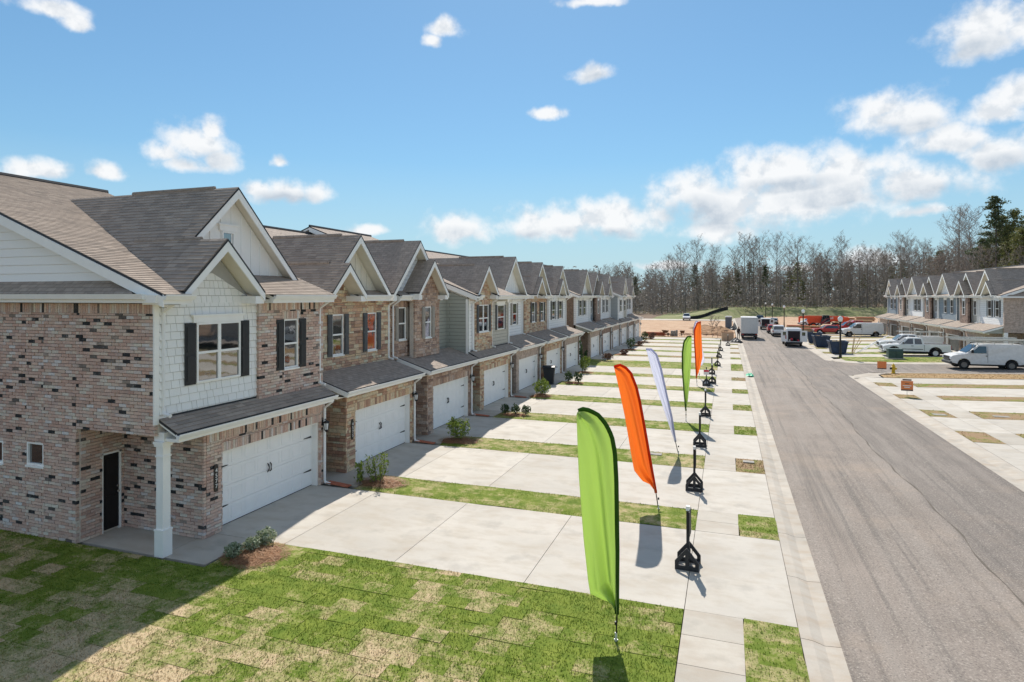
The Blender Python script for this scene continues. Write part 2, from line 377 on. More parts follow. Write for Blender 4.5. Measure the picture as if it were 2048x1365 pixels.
# sod: the colour of a spot follows the roll it was cut from
SODX, SODY = 0.61, 0.42
def grass_mat(name, dry_bias, root=1.0, cellamt=.5, tan=(.42, .325, .20), blade=False):
    m, t, b = newmat(name)
    p = pos(t)
    s_ = t.add('ShaderNodeSeparateXYZ', Vector=p)
    row = t.math('FLOOR', t.math('DIVIDE', s_.outputs[1], SODY))
    off = t.math('MULTIPLY', row, .377)
    colm = t.math('FLOOR', t.math('ADD', t.math('DIVIDE', s_.outputs[0], SODX), off))
    cv = t.add('ShaderNodeCombineXYZ', X=colm, Y=row, Z=0.0).outputs[0]
    wn = t.add('ShaderNodeTexWhiteNoise', Vector=cv, _noise_dimensions='3D').outputs[0]
    n1 = t.noise(p, .28, 4, .6); n2 = t.noise(p, 2.6, 6, .7); n3 = t.noise(p, 22, 4, .7)
    # drier towards the middle of the open lawn, greener along the drive and the house
    d = t.math('ADD', t.math('MULTIPLY', t.math('SUBTRACT', wn, .5), cellamt), t.math('MULTIPLY', t.math('SUBTRACT', n1, .5), 1.5))
    d = t.math('ADD', d, t.math('MULTIPLY', t.math('SUBTRACT', n2, .5), 1.7))
    d = t.math('ADD', d, t.math('MULTIPLY', t.math('SUBTRACT', n3, .5), .8))
    yy = t.math('SUBTRACT', t.rng(s_.outputs[1], 11.0, 7.6, -.20, .15), t.rng(s_.outputs[0], -9.0, -3.0, 0.0, .08))
    d = t.math('ADD', d, yy if dry_bias == 'lawn' else dry_bias)
    k = t.rng(d, -.20, .38)
    g = t.mix(t.rng(n2, .3, .7), (.095 * root, .15 * root, .02 * root), (.22 * root, .26 * root, .045 * root))
    ty = t.mix(t.rng(n3, .35, .65), tan, tuple(q*1.34 for q in tan))
    c = t.mix(k, g, ty)
    setb(t, b, Base_Color=c, Roughness=.9, Specular_IOR_Level=.1)
    bump(t, b, n3, .6, .03)
    tr = t.add('ShaderNodeBsdfTranslucent', Color=c)
    mx = t.add('ShaderNodeMixShader', Fac=.35)
    t.l.new(b.outputs[0], mx.inputs[1]); t.l.new(tr.outputs[0], mx.inputs[2])
    if blade: t.l.new(mx.outputs[0], [n_ for n_ in t.n if n_.type == 'OUTPUT_MATERIAL'][0].inputs[0])
grass_mat('lawn_grass', 'lawn', cellamt=.60)
grass_mat('strip_grass', -.10, cellamt=.25)
grass_mat('dry_grass', .20, cellamt=.3, tan=(.27, .185, .11))
grass_mat('gold_grass', .55, cellamt=.2, tan=(.33, .225, .12))
grass_mat('lawn_blade', 'lawn', 1.25, cellamt=.60, blade=True)
grass_mat('strip_blade', -.10, 1.25, cellamt=.25, blade=True)
grass_mat('dry_blade', .20, 1.25, cellamt=.3, tan=(.27, .185, .11), blade=True)
grass_mat('gold_blade', .55, 1.25, cellamt=.2, tan=(.33, .225, .12), blade=True)
def leafmat(name, c1, c2, trans=.25):
    m, t, b = newmat(name)
    isl = t.add('ShaderNodeNewGeometry').outputs['Random Per Island']
    c = t.mix(isl, c1, c2)
    setb(t, b, Base_Color=c, Roughness=.6, Specular_IOR_Level=.3)
    tr = t.add('ShaderNodeBsdfTranslucent', Color=c)
    mx = t.add('ShaderNodeMixShader', Fac=trans)
    t.l.new(b.outputs[0], mx.inputs[1]); t.l.new(tr.outputs[0], mx.inputs[2])
    out = [n for n in t.n if n.type == 'OUTPUT_MATERIAL'][0]
    t.l.new(mx.outputs[0], out.inputs[0])
leafmat('leaf_dark', (.03, .065, .022), (.075, .12, .04))
leafmat('leaf_bright', (.11, .17, .025), (.26, .32, .06))
leafmat('leaf_varieg', (.09, .15, .06), (.55, .58, .42))
leafmat('leaf_bronze', (.09, .045, .035), (.16, .09, .06))
leafmat('needle', (.05, .075, .035), (.12, .145, .065))
leafmat('needle_olive', (.11, .13, .04), (.21, .21, .075))
leafmat('bud', (.20, .16, .13), (.34, .28, .23))
leafmat('brush', (.195, .183, .162), (.32, .297, .265))
leafmat('brush_green', (.10, .125, .04), (.19, .20, .08))
leafmat('pine_straw', (.24, .115, .055), (.44, .26, .14), .1)
plain('bark', (.17, .148, .13), .95, .3, 3)
plain('bark_light', (.26, .215, .175), .95, .25, 3)
plain('twig', (.25, .225, .205), .95, .2, 2)
plain('stem_green', (.10, .12, .04), .8, .2, 9)
def fabric(name, c):
    m, t, b = newmat(name)
    p = pos(t)
    n = t.noise(p, 220, 2)
    st = t.add('ShaderNodeMapping', Vector=p, Scale=(6, 6, .5)).outputs[0]
    setb(t, b, Base_Color=c, Roughness=.55, Specular_IOR_Level=.35)
    bump(t, b, t.noise(st, 1.6, 5), .8, .07)
    tr = t.add('ShaderNodeBsdfTranslucent', Color=(*c, 1))
    mx = t.add('ShaderNodeMixShader', Fac=.7)
    t.l.new(b.outputs[0], mx.inputs[1]); t.l.new(tr.outputs[0], mx.inputs[2])
    out = [n_ for n_ in t.n if n_.type == 'OUTPUT_MATERIAL'][0]
    t.l.new(mx.outputs[0], out.inputs[0])
fabric('fab_green', (.60, .74, .30)); fabric('fab_green_hem', (.085, .20, .03))
fabric('fab_orange', (.94, .40, .11)); fabric('fab_orange_hem', (.70, .075, .01))
fabric('fab_white', (.84, .85, .93)); fabric('fab_white_hem', (.60, .62, .76))
# ------------------------------------------------------------------ mesh helpers
XF = None                      # plan transform used while a mirrored row is built
class MB:
    def __init__(s, frame=None, xf=True):
        s.v = []; s.f = []; s.mi = []; s.frame = frame; s.xf = XF if xf else None
    def P(s, p):
        if s.frame:
            O, U, V, N = s.frame
            p = (O[0] + U[0]*p[0] + V[0]*p[1] + N[0]*p[2], O[1] + U[1]*p[0] + V[1]*p[1] + N[1]*p[2], O[2] + U[2]*p[0] + V[2]*p[1] + N[2]*p[2])
        if s.xf: p = s.xf(p)
        s.v.append(tuple(p)); return len(s.v) - 1
    def face(s, pts, m=0):
        s.f.append([s.P(p) for p in pts]); s.mi.append(m); return s
    def idx(s, ids, m=0):
        s.f.append(list(ids)); s.mi.append(m)
    def box(s, x0, x1, y0, y1, z0, z1, m=0):
        b = [s.P(p) for p in ((x0,y0,z0),(x1,y0,z0),(x1,y1,z0),(x0,y1,z0),(x0,y0,z1),(x1,y0,z1),(x1,y1,z1),(x0,y1,z1))]
        for q in ((0,3,2,1),(4,5,6,7),(0,1,5,4),(1,2,6,5),(2,3,7,6),(3,0,4,7)): s.idx([b[i] for i in q], m)
        return s
    def prism(s, poly, d, m=0, m1=None, m2=None):
        a = [s.P(p) for p in poly]; b = [s.P((p[0]+d[0], p[1]+d[1], p[2]+d[2])) for p in poly]
        n = len(a)
        s.idx(a, m if m1 is None else m1); s.idx(b[::-1], m if m2 is None else m2)
        for i in range(n): s.idx([a[i], b[i], b[(i+1) % n], a[(i+1) % n]], m)
        return s
    def tube(s, pts, r, n=8, m=0, cap=True, flat=1.0):
        rr = r if isinstance(r, (list, tuple)) else [r] * len(pts)
        rings = []
        P_ = [Vector(p) for p in pts]
        prev = None
        for i, p in enumerate(P_):
            d = (P_[min(i+1, len(P_)-1)] - P_[max(i-1, 0)])
            if d.length < 1e-9: d = Vector((0, 0, 1))
            d.normalize()
            a = prev if prev is not None else (Vector((0, 0, 1)) if abs(d.z) < .9 else Vector((1, 0, 0)))
            u = (a - d * a.dot(d))
            if u.length < 1e-6: u = d.orthogonal()
            u.normalize(); w = d.cross(u); prev = u
            rings.append([s.P(p + u * (rr[i] * math.cos(2*math.pi*(k+.5)/n)) + w * (rr[i] * flat * math.sin(2*math.pi*(k+.5)/n))) for k in range(n)])
        for a, b in zip(rings, rings[1:]):
            for k in range(n): s.idx([a[k], a[(k+1) % n], b[(k+1) % n], b[k]], m)
        if cap:
            s.idx(rings[0][::-1], m); s.idx(rings[-1], m)
        return s
    def lathe(s, prof, c, n=16, m=0, axis='z', cap=True):
        rings = []
        for r, h in prof:
            ring = []
            for k in range(n):
                a = 2*math.pi*k/n; x, y = r*math.cos(a), r*math.sin(a)
                q = {'z': (x, y, h), 'y': (x, h, y), 'x': (h, x, y)}[axis]
                ring.append(s.P((c[0]+q[0], c[1]+q[1], c[2]+q[2])))
            rings.append(ring)
        for a, b in zip(rings, rings[1:]):
            for k in range(n): s.idx([a[k], a[(k+1) % n], b[(k+1) % n], b[k]], m)
        if cap and prof[0][0] > 1e-4: s.idx(rings[0][::-1], m)
        if cap and prof[-1][0] > 1e-4: s.idx(rings[-1], m)
        return s
    def mesh(s, name, mats, off=(0, 0, 0), smooth=False):
        me = bpy.data.meshes.new(name)
        v = [(x-off[0], y-off[1], z-off[2]) for x, y, z in s.v]
        me.from_pydata(v, [], s.f)
        for m in (mats if isinstance(mats, (list, tuple)) else [mats]): me.materials.append(M[m])
        if any(s.mi): me.polygons.foreach_set('material_index', s.mi)
        # UVs in metres: u runs level, v runs up the face
        nl = len(me.loops)
        nor = np.zeros(len(me.polygons)*3); me.polygons.foreach_get('normal', nor); nor = nor.reshape(-1, 3)
        tot = np.zeros(len(me.polygons), int); me.polygons.foreach_get('loop_total', tot)
        vi = np.zeros(nl, int); me.loops.foreach_get('vertex_index', vi)
        co_ = np.array(s.v).reshape(-1, 3)[vi]
        n_ = np.repeat(nor, tot, axis=0)
        t_ = np.stack([-n_[:, 1], n_[:, 0], np.zeros(nl)], 1)
        L = np.linalg.norm(t_, axis=1); flat = L < .08
        t_[flat] = (1, 0, 0); L[flat] = 1; t_ /= L[:, None]
        sg = np.where(np.abs(t_[:, 0]) > np.abs(t_[:, 1]), np.sign(t_[:, 0]), np.sign(t_[:, 1])); t_ *= sg[:, None]
        w_ = np.cross(n_, t_); w_ *= np.where(w_[:, 2] < 0, -1, 1)[:, None]; w_[flat] = (0, 1, 0)
        uvs = np.stack([(co_*t_).sum(1), (co_*w_).sum(1)], 1)
        lay = me.uv_layers.new(name='UVMap'); lay.data.foreach_set('uv', uvs.astype(np.float32).ravel())
        if smooth: me.polygons.foreach_set('use_smooth', [True]*len(me.polygons))
        me.update()
        return me
    def build(s, name, mats, parent=None, smooth=False, bevel=0.0, loc=None, local=False):
        off = (0, 0, 0)
        if parent is not None and not local: off = tuple(WL[parent.name])
        elif loc is not None: off = loc
        me = s.mesh(name, mats, off, smooth)
        o = bpy.data.objects.new(name, me); COL.objects.link(o)
        if parent is not None:
            o.parent = parent; WL[o.name] = WL[parent.name]
        else:
            o.location = off; WL[o.name] = Vector(off)
        if bevel:
            md = o.modifiers.new('bevel', 'BEVEL'); md.width = bevel; md.segments = 2; md.limit_method = 'ANGLE'; md.angle_limit = rad(35)
        return o
WL = {}
def tag(o, label=None, cat=None, group=None, kind=None):
    if label: o['label'] = label
    if cat: o['category'] = cat
    if group: o['group'] = group
    if kind: o['kind'] = kind
    return o
def thing(name, label, cat, loc=(0, 0, 0), rz=0.0, group=None):
    o = bpy.data.objects.new(name, None); COL.objects.link(o)
    o.empty_display_size = .3
    o.location = loc; o.rotation_euler = (0, 0, rz); WL[o.name] = Vector(loc)
    return tag(o, label, cat, group)
def struct(o): o['kind'] = 'structure'; return o
def dup(o, loc, rz=0.0, label=None, group=None, parent=None, scale=None):
    c = o.copy(); COL.objects.link(c)
    if parent is None:
        c.location = loc; c.rotation_euler = (0, 0, rz)
        if scale: c.scale = scale
    else: c.parent = parent
    if label: c['label'] = label
    if group: c['group'] = group
    for ch in KIDS.get(o.name, []): dup(ch, None, parent=c)
    return c
KIDS = {}
def index_kids():
    KIDS.clear()
    for o in bpy.data.objects:
        if o.parent: KIDS.setdefault(o.parent.name, []).append(o)
# ---- pieces laid on a plane
def clip(poly, a, b, c):
    out = []
    for i, p in enumerate(poly):
        q = poly[(i+1) % len(poly)]
        dp = a*p[0]+b*p[1]+c; dq = a*q[0]+b*q[1]+c
        if dp >= 0: out.append(p)
        if (dp > 1e-9 and dq < -1e-9) or (dp < -1e-9 and dq > 1e-9):
            k = dp/(dp-dq); out.append((p[0]+k*(q[0]-p[0]), p[1]+k*(q[1]-p[1])))
    return out
def area(poly):
    return abs(sum(p[0]*q[1]-q[0]*p[1] for p, q in zip(poly, poly[1:]+poly[:1])))/2
def clip_convex(poly, conv):
    sg = 1 if sum(p[0]*q[1]-q[0]*p[1] for p, q in zip(conv, conv[1:]+conv[:1])) > 0 else -1
    for p, q in zip(conv, conv[1:]+conv[:1]):
        dx, dy = q[0]-p[0], q[1]-p[1]
        poly = clip(poly, -dy*sg, dx*sg, (dy*p[0]-dx*p[1])*sg)
        if len(poly) < 3: return []
    return poly
def minus(poly, r):
    x0, x1, y0, y1 = r; out = []
    a = clip(poly, -1, 0, x0)
    if len(a) > 2: out.append(a)
    a = clip(poly, 1, 0, -x1)
    if len(a) > 2: out.append(a)
    mid = clip(clip(poly, 1, 0, -x0), -1, 0, x1)
    if len(mid) > 2:
        for a in (clip(mid, 0, -1, y0), clip(mid, 0, 1, -y1)):
            if len(a) > 2: out.append(a)
    return out
class Clad:
    """pieces (bricks, stones, shakes, shingles) picked out one by one on a plane"""
    def __init__(s, O, U, V, N, polys, holes=()):
        s.O, s.U, s.V, s.N = map(Vector, (O, U, V, N)); s.polys = polys; s.holes = list(holes); s.pc = []
    def cell(s, u0, u1, v0, v1, t0, t1=None):
        q0 = [(u0, v0), (u1, v0), (u1, v1), (u0, v1)]
        for cv in s.polys:
            ps = [clip_convex(q0, cv)]
            for h in s.holes:
                nn = []
                for p in ps:
                    if len(p) > 2: nn += minus(p, h)
                ps = nn
            for p in ps:
                if len(p) > 2 and area(p) > .12*.02*.1:
                    full = len(p) == 4 and abs(area(p)-(u1-u0)*(v1-v0)) < 1e-7
                    s.pc.append((p, t0, t1 if t1 is not None else t0, (u0, u1, v0, v1), full))
    def running(s, u0, u1, v0, v1, w, h, j, t, t1=None, wj=0.0, hj=0.0, off=.5, rnd=False):
        v = v0; k = 0
        while v < v1 - .3*h:
            hh = h*(1+R.uniform(-hj, hj))
            u = u0 - w*((k*off) % 1.0) - (R.random()*w if rnd else 0)
            while u < u1:
                ww = w*(1+R.uniform(-wj, wj))
                dt = t*R.uniform(.85, 1.1)
                s.cell(u+j/2, u+ww-j/2, v+j/2, v+hh-j/2, dt if t1 is None else t, t1)
                u += ww
            v += hh; k += 1
        return s
    def pmesh(s, name, mats, mbv, mbf, p, t0, t1, rc):
        return
    def emit(s, name, mat, parent, limit=300, stuffname=None, base=0.0):
        def tk(pt, pc):
            k = (pt[1]-pc[3][2])/max(1e-6, pc[3][3]-pc[3][2]); return pc[1]+(pc[2]-pc[1])*k
        sc = []
        for i, pc in enumerate(s.pc):
            cx = sum(q[0] for q in pc[0])/len(pc[0]); cy = sum(q[1] for q in pc[0])/len(pc[0])
            w = s.O + s.U*cx + s.V*cy; pr = proj(w)
            a = 0
            if pr and -10 < pr[0] < 2058 and -10 < pr[1] < 1375:
                d = (w - Vector((0, 0, H))); a = area(pc[0])*max(0, -d.normalized().dot(s.N))/pr[2]**2
            sc.append((a, i))
        sc.sort(reverse=True)
        if limit == 0: sc = [(0, i) for _, i in sc]
        big = {i for a, i in sc[:limit] if a > 0}
        off = WL[parent.name]; shared = {}
        rest = MB((s.O, s.U, s.V, s.N), xf=False)
        for i, pc in enumerate(s.pc):
            p, t0, t1, rc, full = pc
            if i in big:
                cx = (rc[0]+rc[1])/2; cy = (rc[2]+rc[3])/2
                key = (round(rc[1]-rc[0], 3), round(rc[3]-rc[2], 3), round(t0, 3), round(t1, 3)) if full else None
                me = shared.get(key) if key else None
                if me is None:
                    b = MB(xf=False); tp = [(q[0]-cx, q[1]-cy, tk(q, pc)) for q in p]; bt = [(q[0]-cx, q[1]-cy, base) for q in p]
                    T = [b.P(q) for q in tp]; B = [b.P(q) for q in bt]; b.idx(T); n = len(T)
                    for k in range(n): b.idx([B[k], B[(k+1) % n], T[(k+1) % n], T[k]])
                    me = b.mesh(name, mat)
                    if key: shared[key] = me
                o = bpy.data.objects.new(name, me); COL.objects.link(o); o.parent = parent
                w = s.O + s.U*cx + s.V*cy - off
                o.matrix_local = Matrix(((s.U.x, s.V.x, s.N.x, w.x), (s.U.y, s.V.y, s.N.y, w.y), (s.U.z, s.V.z, s.N.z, w.z), (0, 0, 0, 1)))
            else:
                T = [rest.P((q[0], q[1], tk(q, pc))) for q in p]; B = [rest.P((q[0], q[1], base)) for q in p]; rest.idx(T); n = len(T)
                for k in range(n): rest.idx([B[k], B[(k+1) % n], T[(k+1) % n], T[k]])
        if rest.f:
            o = rest.build(stuffname or name, mat, parent); o['kind'] = 'stuff'
X_, Y_, Z_ = Vector((1, 0, 0)), Vector((0, 1, 0)), Vector((0, 0, 1))
def grid_minus(a0, a1, b0, b1, holes):
    """rectangle minus rectangles as a list of rectangles"""
    A = sorted({a0, a1, *[min(max(h[i], a0), a1) for h in holes for i in (0, 1)]})
    B = sorted({b0, b1, *[min(max(h[i], b0), b1) for h in holes for i in (2, 3)]})
    out = []
    for i in range(len(A)-1):
        run = None
        for j in range(len(B)-1):
            ca, cb = (A[i]+A[i+1])/2, (B[j]+B[j+1])/2
            if any(h[0] < ca < h[1] and h[2] < cb < h[3] for h in holes):
                if run: out.append(run); run = None
            else: run = (A[i], A[i+1], run[2] if run else B[j], B[j+1])
        if run: out.append(run)
    return out
# ------------------------------------------------------------------ ground, street, drives
gm = MB(); gm.face([(-2500, -400, -.20), (2500, -400, -.20), (2500, 3500, -.20), (-2500, 3500, -.20)])
struct(gm.build('ground', 'ground_soil'))
YA, YB = -25.0, 206.0
CUR0, CUR1, RD0, RD1, RCUR0, RCUR1 = 1.27, 1.94, 1.94, 9.06, 9.06, 9.98
rm = MB()
n = 58
for i in range(n):
    y0 = YA+(YB-YA)*i/n; y1 = YA+(YB-YA)*(i+1)/n
    xs = [RD0, 3.7, 5.9, 7.6, RD1]; zs = [-.055, -.02, -.005, -.02, -.055]
    for k in range(4): rm.face([(xs[k], y0, zs[k]), (xs[k+1], y0, zs[k+1]), (xs[k+1], y1, zs[k+1]), (xs[k], y1, zs[k])])
def slope(x): return max(0.0, .03*(x-11.5))     # the far side of the street climbs gently
CS0, CS1 = 57.9, 64.6                            # side street
for (xa, xb) in ((RD1, 11.5), (11.5, 24), (24, 60)):
    fa = 0 if xa > RD1 else 1.8
    rm.face([(xa, CS0-fa*1.6, slope(xa)-.05), (xb, CS0, slope(xb)-.03), (xb, CS1, slope(xb)-.03), (xa, CS1+fa*1.6, slope(xa)-.05)])
road = struct(rm.build('road', 'asphalt'))
# the long joint between the two paving passes, a shallow ragged lip
sm = MB(); pts = []
for i in range(330):
    y = 4+i*.42; x = 5.72+.05*math.sin(y*1.7)+.09*math.sin(y*.37)+R.uniform(-.02, .02)
    pts.append((x, y))
for (xa, ya), (xb, yb) in zip(pts, pts[1:]):
    w0, w1 = .018+.014*math.sin(ya*3), .018+.014*math.sin(yb*3)
    sm.face([(xa-w0, ya, .0), (xa+w0, ya, .001), (xb+w1, yb, .001), (xb-w1, yb, .0)])
sj = sm.build('paving_joint', 'joint', road)
# rolled kerbs, cast in lengths
def kerb(name, xb, xr, ys):
    root = struct(MB().box(min(xb, xr)+.01, max(xb, xr)-.01, ys[0], ys[-1], -.19, -.085).build(name, 'joint'))
    for y0, y1 in zip(ys, ys[1:]):
        m_ = MB(); d = xr-xb
        prof = [(xb, 0), (xb+.30*d, -.012), (xb+.52*d, -.055), (xb+.60*d, -.072), (xr, -.05), (xr, -.16), (xb, -.16)]
        m_.prism([(x, y0+.008, z) for x, z in prof], (0, y1-y0-.016, 0))
        m_.build('kerb_length', 'concrete_curb', root)
ky = [12.45-2.68*8+2.68*i for i in range(75)]
kerb('kerb', CUR0, CUR1, [y for y in ky if y < 206])
kerb('kerb', RCUR1, RCUR0, [y for y in ky if 0 < y < 56])
kerb('kerb', RCUR1, RCUR0, [67.0+2.68*i for i in range(50)])
# left lots: thirteen drives with grass between
UN = [11.2+6.27*k for k in range(7)] + [58.75+6.27*k for k in range(6)]
DR = [(y+1.62, y+6.02) for y in UN]
DR[1] = (18.89, 23.46)
WX0, WX1 = -.82, .29
def slabs(name, cells, mat, z=0.0, parent=None, zf=None):
    root = parent
    if root is None:
        x0 = min(c[0] for c in cells); x1 = max(c[1] for c in cells); y0 = min(c[2] for c in cells); y1 = max(c[3] for c in cells)
        zz = zf or (lambda x: z)
        root = struct(MB().prism([(x0+.02, y0+.02, min(zz(x0), zz((x0+x1)/2))-(.03 if zf is None else .2)), (x1-.02, y0+.02, zz(x1)-(.03 if zf is None else .2)), (x1-.02, y1-.02, zz(x1)-(.03 if zf is None else .2)), (x0+.02, y1-.02, min(zz(x0), zz((x0+x1)/2))-(.03 if zf is None else .2))], (0, 0, -.08)).build(name, 'joint'))
    zz = zf or (lambda x: z)
    for x0, x1, y0, y1 in cells:
        e = .007
        m_ = MB(); m_.prism([(x0+e, y0+e, zz(x0)), (x1-e, y0+e, zz(x1)), (x1-e, y1-e, zz(x1)), (x0+e, y1-e, zz(x0))], (0, 0, -.1))
        m_.build('slab', mat, root)
    return root
for i, (a, b) in enumerate(DR):
    xs = [-13.14, -10.62, -7.45, -4.22, WX0, 1.265]
    cells = [(xs[k], xs[k+1], a, b) for k in range(5)]
    if i < 5:
        mid = (a+b)/2
        cells = [cells[0]] + [(c[0], c[1], a, b) for c in cells[1:]]
    slabs('driveway', cells, 'concrete')
    # entry walk beside the drive
    slabs('entry_walk', [(-15.7, -13.0, UN[i]+.03, UN[i]+1.28), (-13.0, -11.55, UN[i]+.03, a)], 'concrete_walk', -.004)
    # pavement squares between drives
    lo = a
    hi = DR[i-1][1] if i else 0.0
    if i == 7: hi = DR[6][1]
    ys = []
    y = lo
    if lo-hi > 4:
        while y > hi+.3: ys.append(y); y -= .96
        ys.append(hi)
    else: ys = [lo, (lo+hi)/2, hi]
    slabs('pavement', [(WX0, WX1, y1, y0) for y0, y1 in zip(ys, ys[1:])], 'concrete_walk', .003)
# grass between the drives and along the kerb
GR = []                      # rectangles that get blades: x0,x1,y0,y1,material,density
def turf(name, x0, x1, y0, y1, mat, dens, zf=None, z=.012):
    m_ = MB(); nx = max(1, int((x1-x0)/.5)); ny = max(1, int((y1-y0)/.35))
    zz = zf or (lambda x: 0.0)
    hgt = {}
    for i in range(nx+1):
        for j in range(ny+1):
            e = (i in (0, nx) or j in (0, ny))
            hgt[i, j] = m_.P((x0+(x1-x0)*i/nx+(0 if not e else R.uniform(-.02, .02)), y0+(y1-y0)*j/ny+(0 if not e else R.uniform(-.025, .025)), zz(x0+(x1-x0)*i/nx)+(z if not e else -.005)+R.uniform(0, .018)))
    for i in range(nx):
        for j in range(ny): m_.idx([hgt[i, j], hgt[i+1, j], hgt[i+1, j+1], hgt[i, j+1]])
    o = struct(m_.build(name, mat, smooth=True))
    GR.append((x0, x1, y0, y1, mat, dens, zz))
    return o
for i, (a, b) in enumerate(DR):
    hi = DR[i-1][1] if i else 0.2
    mt = 'strip_grass' if i < 8 or i in (9, 12) else 'dry_grass'
    dn = [300, 380, 300, 230, 170, 120, 90, 70, 50, 40, 30, 30, 30][i]
    if i:
        if a-hi > 4: turf('grass_strip', -13.0, WX0-.005, hi, a, 'strip_grass', 40)
        else: turf('grass_strip', -11.5 if i < 7 else -11.5, WX0-.005, hi, a, mt, dn)
    turf('verge', WX1+.005, CUR0-.005, hi, a, 'strip_grass' if i in (0, 1, 3, 4, 5, 7, 8) else 'dry_grass', dn)
turf('verge', -11.5, WX0, DR[-1][1], DR[-1][1]+1.0, 'dry_grass', 20)
# ---- front lawn of the corner house, laid in rolls of sod
lawn = struct(MB().box(-34, WX0-.03, -3, 11.16, -.14, -.045).box(-11.4, WX0-.03, 11.16, DR[0][0]-.03, -.14, -.046).build('lawn', 'mulch'))
cl = Clad((0, 0, -.05), X_, Y_, Z_, [[(-34, -1), (WX0-.01, -1), (WX0-.01, 11.1), (-34, 11.1)], [(-11.45, 11.1), (WX0-.01, 11.1), (WX0-.01, DR[0][0]-.012), (-11.45, DR[0][0]-.012)]])
r0 = math.floor(-1/SODY)
for row in range(int(r0), int(13/SODY)+1):
    off = row*.377
    c0 = math.floor(-24/SODX+off); c1 = math.floor(0/SODX+off)
    for cc in range(c0, c1+1):
        u0 = (cc-off)*SODX
        if u0 > 0 or (row*SODY < 5.0 and u0 < -12): continue
        # only rolls the street side of the house can show
        t_ = .06+R.uniform(-.006, .008)
        e_ = .002+.004*(R.random() < .3)
        cl.cell(u0+e_, u0+SODX-e_, row*SODY+e_, (row+1)*SODY-e_, t_)
cl.emit('sod_roll', 'lawn_grass', lawn, 300, 'sod_rolls')
GR.append((-19.5, WX0-.01, 5.2, 11.1, 'lawn_grass', 620, lambda x: .01)); GR.append((-9.75, WX0-.01, 11.1, DR[0][0]-.03, 'lawn_grass', 620, lambda x: .01)); GR.append((-11.4, -9.75, 10.9, 11.5, 'lawn_grass', 620, lambda x: .01))
# ---- grass blades, one uncountable mass per material
def blades():
    acc = {}
    rng = np.random.default_rng(3)
    for (x0, x1, y0, y1, mat, dens, zf) in GR:
        n = int((x1-x0)*(y1-y0)*dens)
        if n < 5: continue
        x = rng.uniform(x0, x1, n); y = rng.uniform(y0, y1, n)
        a = x*CT+y*ST; b = -x*ST+y*CT
        ok = (b > 1) & (np.abs(a/np.maximum(b, .1)) < .9)
        x, y = x[ok], y[ok]; n = len(x)
        z = np.array([zf(q) for q in x])
        h = rng.uniform(.018, .045, n); w = rng.uniform(.006, .014, n)*np.clip(np.hypot(x, y)/14, 1, 3)
        an = rng.uniform(0, 6.28, n); ln = rng.uniform(-.6, .6, (n, 2))*h[:, None]
        v = np.empty((n, 3, 3))
        v[:, 0] = np.stack([x-np.cos(an)*w, y-np.sin(an)*w, z], 1); v[:, 1] = np.stack([x+np.cos(an)*w, y+np.sin(an)*w, z], 1)
        v[:, 2] = np.stack([x+ln[:, 0], y+ln[:, 1], z+h], 1)
        acc.setdefault(mat, []).append(v)
    for mat, vs in acc.items():
        tri_obj({'lawn_grass': 'lawn_blades', 'strip_grass': 'strip_blades', 'dry_grass': 'dry_blades', 'gold_grass': 'dry_blades'}[mat], np.concatenate(vs), mat.replace('_grass', '_blade'), 'short grass blades growing over the sod and strips', 'grass')
def tri_obj(name, v, mat, label, cat, parent=None, kind='stuff'):
    """v: (n,3,3) or (n,4,3) array of loose faces"""
    n, k = v.shape[:2]
    me = bpy.data.meshes.new(name)
    me.vertices.add(n*k); me.vertices.foreach_set('co', v.astype(np.float32).ravel())
    me.loops.add(n*k); me.loops.foreach_set('vertex_index', np.arange(n*k, dtype=np.int32))
    me.polygons.add(n); me.polygons.foreach_set('loop_start', np.arange(0, n*k, k, dtype=np.int32)); me.polygons.foreach_set('loop_total', np.full(n, k, dtype=np.int32))
    me.materials.append(M[mat]); me.update(calc_edges=True); me.validate()
    o = bpy.data.objects.new(name, me); COL.objects.link(o)
    if parent is not None: o.parent = parent; WL[o.name] = WL[parent.name]
    else:
        tag(o, label, cat); WL[o.name] = Vector((0, 0, 0))
    if kind: o['kind'] = kind
    return o
# ---- right-hand lots
RS = [(31.55, 33.95), (37.5, 39.6), (43.5, 45.25), (49.0, 50.9)]
def zr(x): return slope(x)+.004
ed = [26.0] + [v for ab in RS for v in ab] + [54.0]
for k in range(0, len(ed), 2):
    a, b = ed[k], ed[k+1]
    slabs('driveway', [(RCUR1+.005, 11.17, a, b), (11.17, 12.3, a, b), (12.3, 16.2, a, b), (16.2, 20.2, a, b), (20.2, 26, a, b)], 'concrete', zf=zr)
RS0 = [(24.3, 26.0)] + RS
for (a, b) in RS0:
    slabs('pavement', [(11.17, 12.3, a, b)], 'concrete_walk', zf=lambda x: zr(x)+.002)
    turf('verge', RCUR1+.006, 11.165, a, b, 'dry_grass', 60, zr)
    turf('grass_strip', 12.31, 26, a, b, 'dry_grass', 60, zr)
